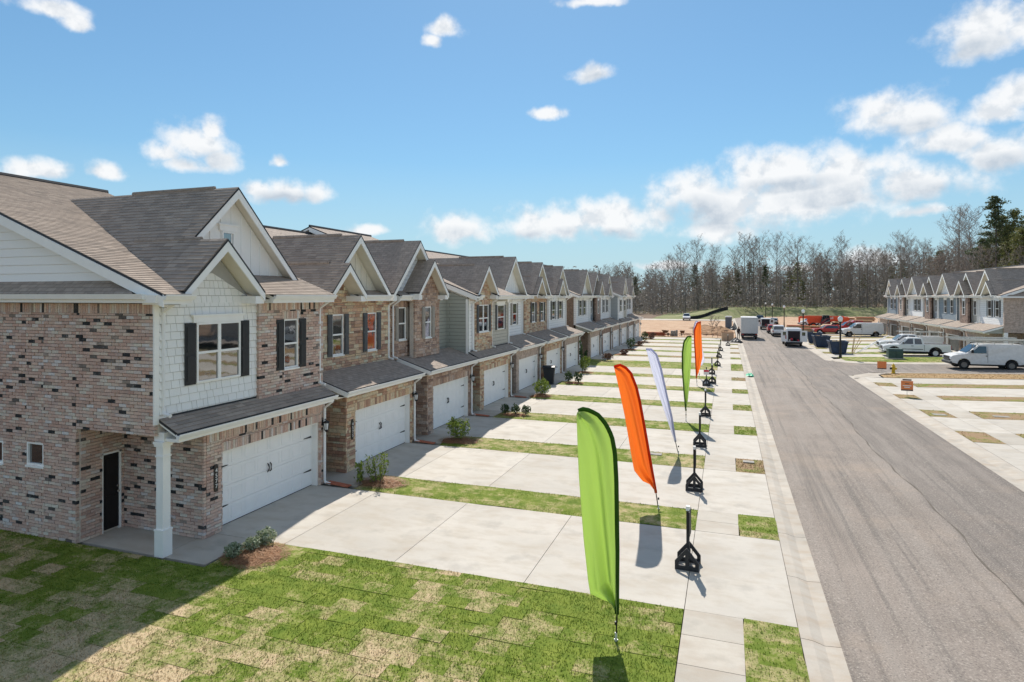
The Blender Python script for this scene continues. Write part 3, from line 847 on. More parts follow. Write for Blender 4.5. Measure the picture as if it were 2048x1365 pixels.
# rough dry verge along the side street, with its kerb return
cv = []
for k in range(9):
    t_ = k/8*math.pi/2
    cv.append((12.6-1.75*math.sin(t_), 54.05+3.1-3.1*math.cos(t_)*1.0))
m_ = MB(); base = [(11.35, 54.03), (26, 54.03), (26, 57.0), (13.5, 57.0), (12.2, 56.55), (11.4, 55.6)]
m_.face([(x, y, slope(x)+.03) for x, y in base])
struct(m_.build('verge', 'gold_grass'))
GR.append((11.6, 24, 54.1, 56.9, 'gold_grass', 70, lambda x: slope(x)+.03))
inner = [(11.2, 54.0), (11.25, 55.6), (12.1, 56.7), (13.5, 57.15), (26, 57.15)]
outer = [(9.2, 53.4), (9.55, 55.4), (10.9, 57.2), (13.3, 57.9), (26, 57.9)]
m_ = MB()
for k in range(4):
    a, b, c_, d = inner[k], inner[k+1], outer[k+1], outer[k]
    m_.prism([(a[0], a[1], slope(a[0])+.035), (b[0], b[1], slope(b[0])+.035), (c_[0], c_[1], slope(c_[0])-.02), (d[0], d[1], slope(d[0])-.03)], (0, 0, -.1))
struct(m_.build('kerb', 'concrete_curb'))
# grass island opposite, and the drives of the far right row
inner = [(10.6, 68.3), (10.75, 66.6), (12.0, 65.7), (14.0, 65.45), (30, 65.45)]
outer = [(9.5, 68.3), (9.8, 66.0), (11.4, 64.9), (13.8, 64.6), (30, 64.6)]
m_ = MB()
for k in range(4):
    a, b, c_, d = inner[k], inner[k+1], outer[k+1], outer[k]
    m_.prism([(a[0], a[1], slope(a[0])+.05), (b[0], b[1], slope(b[0])+.05), (c_[0], c_[1], slope(c_[0])-.02), (d[0], d[1], slope(d[0])-.03)], (0, 0, -.12))
struct(m_.build('kerb', 'concrete_curb'))
m_ = MB(); m_.face([(x, y, slope(x)+.045) for x, y in [(10.6, 70.6), (10.6, 68.3), (10.75, 66.6), (12.0, 65.7), (14.0, 65.45), (30, 65.45), (30, 70.6)]])
struct(m_.build('verge', 'strip_grass'))
GR.append((12, 28, 65.6, 70.5, 'strip_grass', 60, lambda x: slope(x)+.045))
RUN = [68.3+6.27*k for k in range(7)]
for y in RUN:
    slabs('driveway', [(RCUR1+.005, 11.2, y+2.3, y+6.2), (11.2, 16, y+2.3, y+6.2), (16, 23.2, y+2.3, y+6.2)], 'concrete', zf=zr)
    turf('grass_strip', 12.4, 23, y+6.2, y+8.57, 'dry_grass' if int(y) % 2 else 'strip_grass', 25, zr)
    turf('verge', RCUR1+.006, 11.2, y+6.2, y+8.57, 'dry_grass', 20, zr)
    slabs('pavement', [(11.2, 12.4, y+6.2, y+8.57)], 'concrete_walk', zf=zr)
# bare building lots at the far end
def rough(name, x0, x1, y0, y1, mat, amp, zb=0.0, nx=40, ny=40, seed=1, hump=()):
    rr = random.Random(seed); m_ = MB(); ph = [(rr.uniform(.1, .9), rr.uniform(.1, .9), rr.uniform(0, 6)) for _ in range(6)]
    g = {}
    for i in range(nx+1):
        for j in range(ny+1):
            x = x0+(x1-x0)*i/nx; y = y0+(y1-y0)*j/ny
            z = zb+amp*sum(math.sin(a*x+b*y+c) for a, b, c in ph)/6+rr.uniform(-.3, .3)*amp
            for (hx, hy, hr, hh) in hump:
                d = math.hypot(x-hx, (y-hy))/hr
                if d < 1: z += hh*(1-d*d)**1.5*(1+rr.uniform(-.2, .2))
            g[i, j] = m_.P((x, y, z))
    for i in range(nx):
        for j in range(ny): m_.idx([g[i, j], g[i+1, j], g[i+1, j+1], g[i, j+1]])
    return struct(m_.build(name, mat, smooth=True))
rough('dirt_lot', -60, 1.2, 97.2, 163.6, 'dirt', .10, -.05, 60, 60, 4)
rough('dirt_lot', 10.1, 22.7, 112.6, 200, 'dirt', .12, .05, 40, 60, 5)
rough('dirt_lot', 22.7, 110, 112.6, 200, 'dirt', .15, .25, 50, 50, 6)
slabs('pavement', [(-60, -30, 163.7, 165.0), (-30, -12, 163.7, 165.0), (-12, 1.25, 163.7, 165.0)], 'concrete_walk', .01)
slabs('far_street', [(-60, 1.27, 165.2, 172.5)], 'concrete_curb', -.02)
def gz(x, y):
    # the grass bank rises right of the silt fence and curls round the street end
    side = 1/(1+math.exp(-(x+9)/3.5)); foot = 175+33/(1+math.exp(-max(-40, min(40, (x-2.6)/.7))))-8/(1+math.exp(-(x-13)/1.5))
    k = min(1, max(0, (y-foot)/14)); z = -.15+side*2.7*k*k*(3-2*k)
    if x > 45: z += (x-45)*.10*min(1, max(0, (y-120)/60))
    return z
def bank():
    m_ = MB(); g = {}; rr = random.Random(11)
    xs = [-70+i*2 for i in range(96)]; ys = [173, 177, 181, 186, 191, 196, 200, 204, 208, 212, 217, 222, 228, 236, 250, 290, 420]
    for i, x in enumerate(xs):
        for j, y in enumerate(ys):
            z = gz(x, y)+(rr.uniform(-.12, .12) if j else 0)
            g[i, j] = m_.P((x, y, z))
    for i in range(len(xs)-1):
        for j in range(len(ys)-1): m_.idx([g[i, j], g[i+1, j], g[i+1, j+1], g[i, j+1]], 0 if ys[j] < 228 and xs[i] > -22 else 1)
    return struct(m_.build('bank', ['bank_grass', 'leaf_floor'], smooth=True))
bank()
m_ = MB(); g = {}
for i in range(20):
    for j in range(20):
        x = 34+i*6; y = 60+j*8
        g[i, j] = m_.P((x, y, .1+max(0, x-40)*.10+.2*math.sin(x*.3+y*.2)))
for i in range(19):
    for j in range(19): m_.idx([g[i, j], g[i+1, j], g[i+1, j+1], g[i, j+1]])
struct(m_.build('hillside', 'leaf_floor', smooth=True))
# ------------------------------------------------------------------ townhouses
PITCH = 0.38
XRIDGE = -22.85
FRX = lambda x, y0: ((x, y0, 0), (0, 1, 0), (0, 0, 1), (1, 0, 0))      # wall that faces the street
FRY = lambda y, x0: ((x0, y, 0), (1, 0, 0), (0, 0, 1), (0, -1, 0))     # wall that faces the camera end
def window(par, fr, u0, u1, v0, v1, twin=False, deep=.05, head=False, shut=None, single=False, refl_mat=None):
    w = MB(fr); b = .05
    n0, n1 = (-deep, -deep+.06) if deep > 0 else (.0, .05)
    w.box(u0, u1, v0, v0+b, n0, n1); w.box(u0, u1, v1-b, v1, n0, n1)
    w.box(u0, u0+b, v0+b, v1-b, n0, n1); w.box(u1-b, u1, v0+b, v1-b, n0, n1)
    mids = [(u0, u1)]
    if twin:
        c = (u0+u1)/2; w.box(c-.05, c+.05, v0+b, v1-b, n0, n1-.004); mids = [(u0, c), (c, u1)]
    vm = (v0+v1)/2
    if not single:
        for a, c in mids: w.box(a+b, c-b, vm-.03, vm+.03, n0, n1-.008)
    if deep > 0: w.box(u0-.02, u1+.02, v0-.05, v0-.002, -deep, .035)
    o = w.build('window', 'trim', par)
    for a, c in mids:
        for (z0, z1, d) in ([(v0+b, v1-b, 0)] if single else [(v0+b, vm-.03, 0), (vm+.03, v1-b, .012)]):
            g = MB(fr); g.box(a+b*.9, c-b*.9, z0, z1, n0-.02, n0+.012+d); g.build('pane', 'glass', o)
    if head:
        h = MB(fr); h.box(u0-.10, u1+.10, v1+.004, v1+.17, .0, .055); h.box(u0-.15, u1+.15, v1+.17, v1+.215, 0, .085); h.build('window_head', 'trim', par)
    if refl_mat:
        for c_ in [q_ for q_ in bpy.data.objects if q_.parent == o]: c_.data.materials[0] = M[refl_mat]
    if shut:
        sw = shut[1] if len(shut) > 1 else .3
        for a in (u0-sw-.02, u1+.02):
            s_ = MB(fr); s_.box(a, a+sw, v0-.02, v1, .002, .036)
            for (z0, z1) in ((v0+.07, vm-.06), (vm+.04, v1-.09)): s_.box(a+.05, a+sw-.05, z0, z1, .036, .052)
            s_.build('shutter', shut[0], par, bevel=.006)
def downspout(par, x, y, z1, z0, lean=.35, shoe=True):
    """white pipe: elbow under the gutter, run on the wall, kick-out at the foot"""
    m_ = MB(); p = [(x+lean, y, z1), (x+lean, y, z1-.10), (x+.05, y, z1-.33), (x+.05, y, z0+.16)]
    if shoe: p += [(x+.08, y, z0+.07), (x+.28, y, z0+.035)]
    m_.tube(p, .045, 8, 0)
    o = m_.build('downspout', 'gutter_white', par, smooth=False)
def gutter(par, x, y0, y1, z):
    m_ = MB(); m_.prism([(x, y0, z-.13), (x+.07, y0, z-.13), (x+.125, y0, z-.04), (x+.13, y0, z), (x+.112, y0, z), (x+.10, y0, z-.03), (x+.015, y0, z-.03), (x, y0, z)], (0, y1-y0, 0))
    m_.build('gutter', 'gutter_white', par)
def slab_roof(par, poly, name='roof', th=.07, deck=.10, mat='roof_laid', edge=.02):
    m_ = MB()
    P_ = [Vector(p) for p in poly]; c = sum(P_, Vector())/len(P_)
    m_.prism([tuple(p) for p in P_], (0, 0, -th), 3, m1=0, m2=3)
    ins = [p + (c-p).normalized()*edge for p in P_]
    m_.prism([(p.x, p.y, p.z-th-.001) for p in ins], (0, 0, -deck), 1, m2=2)
    return m_.build(name, [mat, 'trim', 'soffit', 'flashing'], par)
def shingles(par, poly, limit, name='shingle'):
    """courses of shingles over a planar roof polygon"""
    P_ = [Vector(p) for p in poly]
    n = (P_[1]-P_[0]).cross(P_[2]-P_[0]).normalized()
    if n.z < 0: n = -n
    U = Vector((0, 0, 1)).cross(n).normalized(); V = n.cross(U)
    O = P_[0] + n*.003
    q = [((p-P_[0]).dot(U), (p-P_[0]).dot(V)) for p in P_]
    u0, u1 = min(a for a, b in q)-.05, max(a for a, b in q); v0, v1 = min(b for a, b in q), max(b for a, b in q)
    c = Clad(O, U, V, n, [q])
    c.running(u0, u1, v0, v1, .32, .142, .004, .016, .003, wj=.35, off=.37)
    c.emit(name, 'shingle', par, limit, 'shingle_courses')
def rake(par, yc, h, za, zl, x, w=.2, th=.035, side=0):
    for s_ in (-1, 1):
        if side and s_ != side: continue
        m_ = MB(); m_.prism([(x-th, yc, za-.05), (x-th, yc+s_*h, zl-.05), (x-th, yc+s_*h, zl-.05-w*1.1), (x-th, yc, za-.05-w*1.4)], (th, 0, 0))
        m_.build('rake_board', 'trim', par)
def xmain(z, xe): return xe-(z-6.33)/PITCH
def gable(par, yc, za, xf, xw, xe, wall, zb=None, zl=6.42, share=None, xb=None, sh=0, vent=False, name='roof', body=True):
    """front gable with 1:1 slopes whose ridge runs back into the main roof"""
    h = za-zl; xr = xmain(za, xe)-.05; xc = min(xmain(zl, xe), xf)
    for s_ in (-1, 1):
        if share == s_:
            poly = [(xf, yc, za), (xb+.0, yc, za), (xb, yc+s_*h, zl), (xf, yc+s_*h, zl)]
        else:
            poly = [(xf, yc, za), (xr, yc, za), (xc, yc+s_*h, zl), (xf, yc+s_*h, zl)]
        slab_roof(par, poly, 'roof')
        if sh and s_ == -1: shingles(par, poly, sh)
    rv = MB(); rv.tube([(max(xr+.6, xf-4.2), yc, za+.015), (xf-.9, yc, za+.015)], .075, 6, flat=.8); rv.build('ridge_vent', 'roof_laid', par)
    rake(par, yc, h, za, zl, xf)
    for s_ in (-1, 1):
        if share == s_ : continue
        r_ = MB(); y = yc+s_*(h-.02); r_.box(xw, xf-.037, min(y, y-s_*.32), max(y, y-s_*.32), zl-.34, zl-.13); r_.build('eave_return', 'trim', par)
    if not body: return
    zb = zb if zb is not None else zl-.3
    zt = za-.20; hw = zt-zb
    hh = min(hw, h-.05)
    m_ = MB(); poly = [(xw, yc-hh, zb), (xw, yc+hh, zb), (xw, yc+hh, zt-hh), (xw, yc, zt), (xw, yc-hh, zt-hh)]
    if hh >= hw-1e-3: poly = [(xw, yc-hh, zb), (xw, yc+hh, zb), (xw, yc, zt)]
    m_.prism(poly, (-.12, 0, 0)); 
    if wall in ('bb', 'bbc'):
        m_.build('gable_wall', 'board_white' if wall == 'bb' else 'soffit', par)
        y = yc-hh+.12
        while y < yc+hh:
            zt_ = zt-abs(y-yc)-.06
            if zt_ > zb+.12:
                b_ = MB(); b_.box(xw, xw+.022, y-.022, y+.022, zb, zt_); b_.build('batten', 'board_white' if wall == 'bb' else 'soffit', par)
            y += .40
    elif wall in PIECE:
        m_.build('gable_wall', 'mortar', par)
        c = Clad((xw, 0, 0), Y_, Z_, X_, [[(p[1], p[2]) for p in poly]]); lay(c, wall, yc-hh, yc+hh, zb, zt, sh and 40 or 0, par)
    else: m_.build('gable_wall', wall, par)
    if vent:
        v_ = MB(); v_.box(xw+.0, xw+.03, yc-.22, yc+.22, zb+.75, zb+1.35)
        for k in range(6): v_.box(xw+.03, xw+.05, yc-.18, yc+.18, zb+.80+.09*k, zb+.84+.09*k)
        v_.build('gable_vent', 'trim', par)
PIECE = {'brick': 'brick', 'stone_tan': 'stone', 'stone_rust': 'stone', 'shake_white': 'shake'}
def lay(c, kind, u0, u1, v0, v1, limit, par):
    if kind == 'brick': c.running(u0, u1, v0, v1, .25, .083, .011, .085, hj=0, rnd=False); c.emit('brick', 'brick', par, limit, 'brick_courses')
    elif kind.startswith('stone'): c.running(u0, u1, v0, v1, .34, .115, .014, .07, wj=.5, hj=.35, rnd=True); c.emit('stone', kind, par, limit, 'stone_courses')
    elif kind == 'shake_white': c.running(u0, u1, v0, v1, .235, .20, .013, .036, .008, wj=.42, off=.43); c.emit('shake', 'shake_white', par, limit, 'shake_courses')
def wall_x(par, x, y0, y1, z0, z1, kind, holes=(), limit=0, th=.2, soldier=()):
    """wall facing the street at plane x with openings (ya, yb, za, zb)"""
    m_ = MB()
    for a, b, c_, d in grid_minus(y0, y1, z0, z1, holes): m_.box(x-th, x, a, b, c_, d)
    if kind in PIECE:
        m_.build('wall', 'shake_gap' if kind == 'shake_white' else 'mortar', par)
        hs = list(holes)+[(s_[0], s_[1], s_[2], s_[3]) for s_ in soldier]
        c = Clad((x, 0, 0), Y_, Z_, X_, [[(y0, z0), (y1, z0), (y1, z1), (y0, z1)]], hs)
        lay(c, kind, y0, y1, z0, z1, limit, par)
        if soldier:
            c = Clad((x, 0, 0), Y_, Z_, X_, [[(y0, z0), (y1, z0), (y1, z1), (y0, z1)]], holes)
            for (a, b, zz0, zz1) in soldier:
                n = max(1, round((b-a)/(.083 if kind == 'brick' else .15)))
                for i in range(n):
                    q = (b-a)/n; c.cell(a+q*i+.005, a+q*(i+1)-.005, zz0+.006, zz1-.006, (.09 if kind == 'brick' else .075)*R.uniform(.95, 1.1))
            c.emit(PIECE[kind], kind, par, min(limit, 40), 'soldier_courses')
    else: m_.build('wall', kind, par)
def lapwall_y(par, y, poly, kind, name='side_wall'):
    m_ = MB(); m_.prism([(p[0], y, p[1]) for p in poly], (0, .12, 0)); m_.build(name, kind, par)
def garage_door(par, y0, y1, near):
    x = -13.065; h = 2.1
    d = MB(); d.box(x-.05, x-.012, y0, y1, .015, h); d.box(x-.012, x+.0, y0, y1, .0, .022, 1)
    dob = d.build('garage_door', ['garage_white', 'rubber'], par)
    n = 8
    for k in range(4):
        z0 = .022+k*(h-.022)/4; z1 = z0+(h-.022)/4-.008
        s_ = MB(); s_.box(x-.012, x+.008, y0+.004, y1-.004, z0, z1)
        w = (y1-y0)/n
        if near:
            for i in range(n):
                a, b = y0+w*i+.055, y0+w*(i+1)-.055
                for q in ((a, b, z0+.085, z0+.10), (a, b, z1-.10, z1-.085), (a, a+.014, z0+.10, z1-.10), (b-.014, b, z0+.10, z1-.10)):
                    s_.box(x+.008, x+.017, *q)
        s_.build('door_section', 'garage_white', dob)
    c = (y0+y1)/2
    for s2 in (-.055, .055):
        hd = MB(); hd.tube([(x+.01, c+s2, 1.0), (x+.06, c+s2, 1.05), (x+.07, c+s2*.7, 1.14), (x+.06, c+s2, 1.22), (x+.01, c+s2, 1.27)], [.012, .02, .013, .02, .012], 6); hd.build('handle', 'black_metal', dob)
    for yy, s2 in ((y0+.05, 1), (y1-.05, -1)):
        for zz in (.52, 1.62):
            st = MB(); st.prism([(x+.009, yy, zz-.03), (x+.009, yy+s2*.34, zz-.012), (x+.009, yy+s2*.40, zz), (x+.009, yy+s2*.34, zz+.012), (x+.009, yy, zz+.03)], (.012, 0, 0)); st.build('hinge_strap', 'black_metal', dob)
def lantern(par, x, y, z):
    m_ = MB(); m_.box(x, x+.03, y-.06, y+.06, z-.05, z+.14); m_.tube([(x+.02, y, z+.1), (x+.12, y, z+.17), (x+.15, y, z+.10)], .012, 5)
    m_.lathe([(.02, .13), (.11, .07), (.115, .05), (.10, .04)], (x+.15, y, z), 6); m_.lathe([(.06, -.2), (.075, -.18), (.03, -.25)], (x+.15, y, z), 6)
    for k in range(6):
        a = k*math.pi/3; m_.tube([(x+.15+.098*math.cos(a), y+.098*math.sin(a), z+.05), (x+.15+.068*math.cos(a), y+.068*math.sin(a), z-.19)], .009, 4)
    o = m_.build('wall_lantern', 'black_metal', par)
    g = MB(); g.lathe([(.058, -.18), (.085, .04)], (x+.15, y, z), 6); g.build('lantern_glass', 'lamp_clear', o)
def number(par, x, y, z0, z1, txt):
    m_ = MB(); w = .07; c = (z0+z1)/2
    m_.prism([(x, y-w*.5, z0), (x, y+w*.5, z0), (x, y+w, z0+.09), (x, y+w, z1-.09), (x, y+w*.5, z1), (x, y-w*.5, z1), (x, y-w, z1-.09), (x, y-w, z0+.09)], (.025, 0, 0))
    o = m_.build('house_number', 'black_metal', par, bevel=.006)
    hs = (z1-z0-.18)/len(txt)
    for i, ch in enumerate(txt):
        cu = bpy.data.curves.new('digit', 'FONT'); cu.body = ch; cu.size = hs*1.08; cu.align_x = 'CENTER'; cu.extrude = .004; cu.offset = .001
        to = bpy.data.objects.new('digit', cu); COL.objects.link(to)
        dg = bpy.context.evaluated_depsgraph_get(); me = bpy.data.meshes.new_from_object(to.evaluated_get(dg)); bpy.data.objects.remove(to)
        me.materials.clear(); me.materials.append(M['sign_white'])
        ob = bpy.data.objects.new('digit', me); COL.objects.link(ob); ob.parent = o; WL[ob.name] = WL[par.name]
        zz = z1-.09-hs*(i+1)+hs*.12
        w_ = Vector((x+.03, y, zz))-WL[par.name]
        ob.matrix_local = Matrix(((0, 0, 1, w_.x), (1, 0, 0, w_.y), (0, 1, 0, w_.z), (0, 0, 0, 1)))
STEXT = {'stone_tan': 'stonetan_laid', 'stone_rust': 'stonerust_laid', 'brick': 'brick_laid'}
def townhouse(y0, label, spec, row, group=None):
    y1 = y0+6.27
    flush = spec.get('flush', False); near = spec.get('near', 0)      # 2 = every piece, 1 = stones only
    lx, ly, lz = -16.0, y0+3.1, 0.0
    if XF: lx, ly, lz = XF((lx, ly, lz))
    u = thing('townhouse', label, 'townhouse', (lx, ly, lz), group=group)
    first, last = spec.get('first', False), spec.get('last', False)
    xu = -12.95 if flush else -14.0
    xe = -12.35 if flush else -13.5
    gmat = spec['garage']; gm_tex = gmat if gmat not in PIECE else (gmat if near or spec.get('stonegeo') else STEXT[gmat])
    zs = 3.33 if flush else 3.56                 # where the lower roof meets the upper wall
    # ---- carcass
    b = MB(); b.box(-33, -15.86, y0+.02, y1-.02, 0, 6.2)
    b.box(-15.9, -13.30, y0+1.47, y1-.04, 0, 2.99); b.box(-15.9, xu-.21, y0+.02, y1-.02, 2.97, 6.2)
    b.build('wall', spec.get('side', 'brick_laid'), u)
    # attic and main roof
    zr_ = 6.33+PITCH*(xe-XRIDGE)
    a = MB(); a.prism([(xu-.12, y0+.03, 6.13), (xu-.12, y0+.03, 6.33+PITCH*(xe-xu)-.22), (XRIDGE, y0+.03, zr_-.22), (-33, y0+.03, 6.36), (-33, y0+.03, 6.21)], (0, 6.21, 0)); a.build('attic_wall', 'lap_white', u)
    ya, yb = (y0-.38 if first else y0+.004), (y1+.38 if last else y1-.004)
    if flush and not first: ya = y0-.25
    xk = xu-.02; zk = 6.33+PITCH*(xe-xk)
    slab_roof(u, [(xk, ya, zk), (XRIDGE, ya, zr_), (XRIDGE, yb, zr_), (xk, yb, zk)], 'roof', deck=.10, edge=.004)
    fr_ = [(y0+p, y0+q) for p, q in spec.get('eave', [(0, 6.27)])]
    if first or flush: fr_.append((ya, y0+.42))
    if last: fr_[-1 if not (first or flush) else 0] = (fr_[0][0], yb)
    for p, q in fr_: slab_roof(u, [(xe, p, 6.33), (xk, p, zk), (xk, q, zk), (xe, q, 6.33)], 'roof', deck=.10, edge=.004)
    slab_roof(u, [(XRIDGE, ya, zr_), (-33.6, ya, 6.2), (-33.6, yb, 6.2), (XRIDGE, yb, zr_)], 'roof', deck=.10)
    rc = MB(); rc.tube([(XRIDGE, ya, zr_+.02), (XRIDGE, yb, zr_+.02)], .09, 6, flat=.7); rc.build('ridge_cap', 'flashing', u)
    if flush or first:
        r_ = MB(); r_.prism([(xe, ya-.0, 6.27), (XRIDGE, ya, zr_-.06), (XRIDGE, ya, zr_-.31), (xe, ya, 6.03)], (0, -.03, 0)); r_.build('rake_board', 'trim', u)
        s_ = MB(); s_.prism([(xe-.02, ya, 6.10), (XRIDGE, ya, zr_-.22), (XRIDGE, y0+.1, zr_-.22), (xe-.02, y0+.1, 6.10)], (0, 0, -.02)); s_.build('soffit', 'soffit', u)
    # eave: soffit box and gutters
    for (p, q) in spec.get('eave', [(0, 6.27)]):
        e = MB(); e.box(xu+.001, xe-.02, y0+p, y0+q, 6.09, 6.2); e.build('soffit', 'trim', u)
        gutter(u, xe-.02, y0+p, y0+q, 6.33)
    # upper walls
    for sg in spec['up']:
        p, q, x, kind = sg[:4]; wins = sg[4] if len(sg) > 4 else []
        kd = kind if (kind not in PIECE or near or (spec.get('stonegeo') and kind != 'brick')) else STEXT.get(kind, kind)
        hol = [(y0+w['y'][0], y0+w['y'][1], w.get('z', (4.05, 5.6))[0], w.get('z', (4.05, 5.6))[1]) for w in wins] if kd in PIECE and kd != 'shake_white' else []
        sold = []
        if kd == 'brick' : sold = [(y0+p, y0+q, 5.86, 6.1)]+[(h_[0]-.08, h_[1]+.08, h_[3], h_[3]+.25) for h_ in hol]
        elif kd in ('stone_tan', 'stone_rust'): sold = [((h_[0]+h_[1])/2-.28, (h_[0]+h_[1])/2+.28, h_[3], h_[3]+.28) for h_ in hol]
        wall_x(u, x, y0+p, y0+q, zs-.12, 6.12, kd, hol, sg[5] if len(sg) > 5 else 0, soldier=sold)
        for w in wins:
            z = w.get('z', (4.05, 5.6))
            window(u, FRX(x+(.075 if hol else .032 if kd == 'shake_white' else 0), 0), y0+w['y'][0], y0+w['y'][1], z[0], z[1], w.get('twin', False), .07 if hol else -1, w.get('head', not hol), w.get('shut'), refl_mat=w.get('refl_mat'))
        if kd not in PIECE and kd not in STEXT.values():
            for yy in (p, q-.1):
                cb = MB(); cb.box(x, x+.028, y0+yy, y0+yy+.1, zs-.1, 6.12); cb.build('corner_board', 'trim', u)
    for g in spec['gables']:
        k = dict(g); k['yc'] = y0+k['yc']
        if near < 2 and not spec.get('shgeo'): k.pop('sh', None)
        if k['wall'] in PIECE and not (near or spec.get('stonegeo')): k['wall'] = STEXT.get(k['wall'], 'lap_white')
        gable(u, xe=xe, **k)
    # side cheeks of the upper wall that stand proud of the neighbour
    if spec.get('cheek'):
        ck, cx = spec['cheek']
        lapwall_y(u, y0-.10, [(cx, 3.0), (xu-.001, 3.0), (xu-.001, 6.12), (cx, 6.12)], ck)
        lapwall_y(u, y0-.09, [(-26, 6.12), (xu-.001, 6.12), (-13.6, 6.36), (-22.8, 9.9), (-26, 8.6)], ck)
        cb = MB(); cb.box(xu-.1, xu+.02, y0-.13, y0-.101, 3.2, 6.12); cb.build('corner_board', 'trim', u)
    # lower roof over the garage
    yl, yr = (y0+.6 if not first else y0+.05), y1-.06
    if flush: yl = y0-.02
    lo = [(-12.33, yl, 3.02), (-12.33, yr, 3.02), (xu+.0, yr, zs), (xu+.0, yl, zs)]
    slab_roof(u, lo, 'lower_roof', deck=.06)
    if near == 2 and flush: shingles(u, lo, 40)
    if flush:
        f_ = MB(); f_.box(xu, xu+.02, y0+.25, y1-.1, zs-.02, zs+.05); f_.build('flashing', 'flashing', u)
    else:
        ck_ = MB(); ck_.prism([(xu-.02, yl+.06, 2.80), (-12.5, yl+.06, 2.80), (-12.5, yl+.06, 2.89), (xu-.02, yl+.06, zs-.13)], (0, y0+1.27-yl-.05, 0)); ck_.build('roof_cheek', spec.get('cheekmat', 'lap_sage'), u)
        rb = MB(); rb.prism([(-12.34, yl-.0, 2.985), (xu, yl, zs-.035), (xu, yl, zs-.2), (-12.34, yl, 2.82)], (0, -.028, 0)); rb.build('rake_board', 'trim', u)
    fb = MB(); fb.box(-12.83, -12.36, yl+.06, yr-.03, 2.79, 2.86); fb.box(-12.84, -12.80, yl+.06, yr-.03, 2.70, 2.789); fb.build('soffit', 'trim', u)
    gutter(u, -12.36, yl-.02, yr+.04, 3.0)
    downspout(u, -12.76, y1-.12, 2.88, .0)
    if not spec.get('nodown'):
        for yy in spec.get('down', (6.12,)): downspout(u, xu+.02, y0+yy, 6.2, zs-(.02 if flush else .04), lean=.4)
    # garage front
    ga, gb = y0+1.8, y0+6.0
    sold = []
    if gm_tex == 'brick': sold = [(ga-.05, gb+.05, 2.12, 2.37), (y0+1.27, y1-.03, 2.46, 2.70)]
    elif gm_tex in PIECE: sold = [(ga-.05, gb+.05, 2.12, 2.40)]
    wall_x(u, -12.85, y0+1.27, y1-.03, 0, 2.78, gm_tex, [(ga, gb, -.01, 2.12)], spec.get('glim', 0), th=.21, soldier=sold)
    tb = MB(); tb.box(-13.08, -12.868, gb-.07, gb-.004, 0, 2.05); tb.box(-13.08, -12.868, ga+.004, ga+.05, 0, 2.05); tb.box(-13.08, -12.868, ga+.004, gb-.004, 2.05, 2.116); tb.build('door_casing', 'trim', u)
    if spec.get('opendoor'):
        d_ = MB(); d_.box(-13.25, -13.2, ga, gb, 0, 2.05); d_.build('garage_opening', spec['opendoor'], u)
    else: garage_door(u, ga+.05, gb-.07, near >= 1)
    # side of the garage seen down the entry passage, and the door at its end
    sm_ = MB()
    sm_.box(-15.66, -13.065, y0+1.276, y0+1.47, 0, 2.78); sm_.box(-15.86, -15.66, y0+.02, y0+1.47, 0, 2.99)
    if gm_tex in PIECE:
        sm_.build('wall', 'mortar', u)
        c = Clad((0, y0+1.27, 0), X_, Z_, -Y_, [[(-15.6, 0), (-12.78, 0), (-12.78, 2.78), (-15.6, 2.78)]]); lay(c, gm_tex, -15.6, -12.78, 0, 2.78, spec.get('slim', 0), u)
        if first:
            c = Clad((-15.66, 0, 0), Y_, Z_, X_, [[(y0+.0, 0), (y0+1.19, 0), (y0+1.19, 2.93), (y0, 2.93)]], [(y0+.56, y0+1.12, 0, 2.12)]); lay(c, gm_tex, y0, y0+1.19, 0, 2.93, 12, u)
    else: sm_.build('wall', spec.get('side', gm_tex), u)
    d0, d1 = y0+.56, y0+1.12
    fr = MB(); fr.box(-15.66, -15.60, d0, d0+.05, 0, 2.12); fr.box(-15.66, -15.60, d1-.06, d1, 0, 2.12); fr.box(-15.66, -15.60, d0, d1, 2.07, 2.12); fr.build('door_casing', 'trim', u)
    dr = MB(); dr.box(-15.65, -15.62, d0+.05, d1-.06, .06, 2.07)
    for (a_, b_) in ((.2, .95), (1.15, 1.92)): dr.box(-15.62, -15.612, d0+.12, d1-.13, a_, b_)
    do = dr.build('entry_door', 'door_black', u)
    kn = MB(); kn.lathe([(.001, .07), (.03, .06), (.03, .03), (.012, .02), (.012, 0)], (-15.62, d1-.11, 1.02), 8, axis='x'); kn.lathe([(.001, .03), (.028, .025), (.028, 0)], (-15.62, d1-.11, 1.16), 8, axis='x'); kn.build('door_knob', 'nickel', do)
    lantern(u, -12.77, y0+6.12, 2.02)
    if spec.get('num'): number(u, -12.765, y0+1.56, 1.12, 1.85, spec['num'])
    return u
# --- the corner house, its end wall and porch built brick by brick
B_, G_, TP = 'shutter_black', 'shutter_grey', 'shutter_taupe'
spec1 = dict(flush=True, first=True, near=2, garage='brick', glim=60, slim=24, side='brick_laid', num='4577',
    eave=[(3.28, 6.2)], down=(6.1,),
    up=[(.0, 3.24, -12.95, 'shake_white', [dict(y=(1.06, 2.56), twin=True, shut=(B_, .33))], 230), (3.24, 6.24, -12.93, 'brick', [dict(y=(4.32, 5.0), shut=(B_, .32), z=(4.05, 5.58))], 60)],
    gables=[dict(yc=3.27, za=9.50, xf=-13.6, xw=-13.98, wall='bb', zb=6.88, zl=6.42, sh=150), dict(yc=1.60, za=7.80, xf=-12.38, xw=-12.93, wall='trim', zb=6.05, zl=6.42, share=-1, xb=-13.6, body=False)])
h1 = townhouse(UN[0], 'corner townhouse with a mottled brick end wall, white shake gable and number 4577', spec1, 0, 'attached townhouses along the left of the street')
y0 = UN[0]
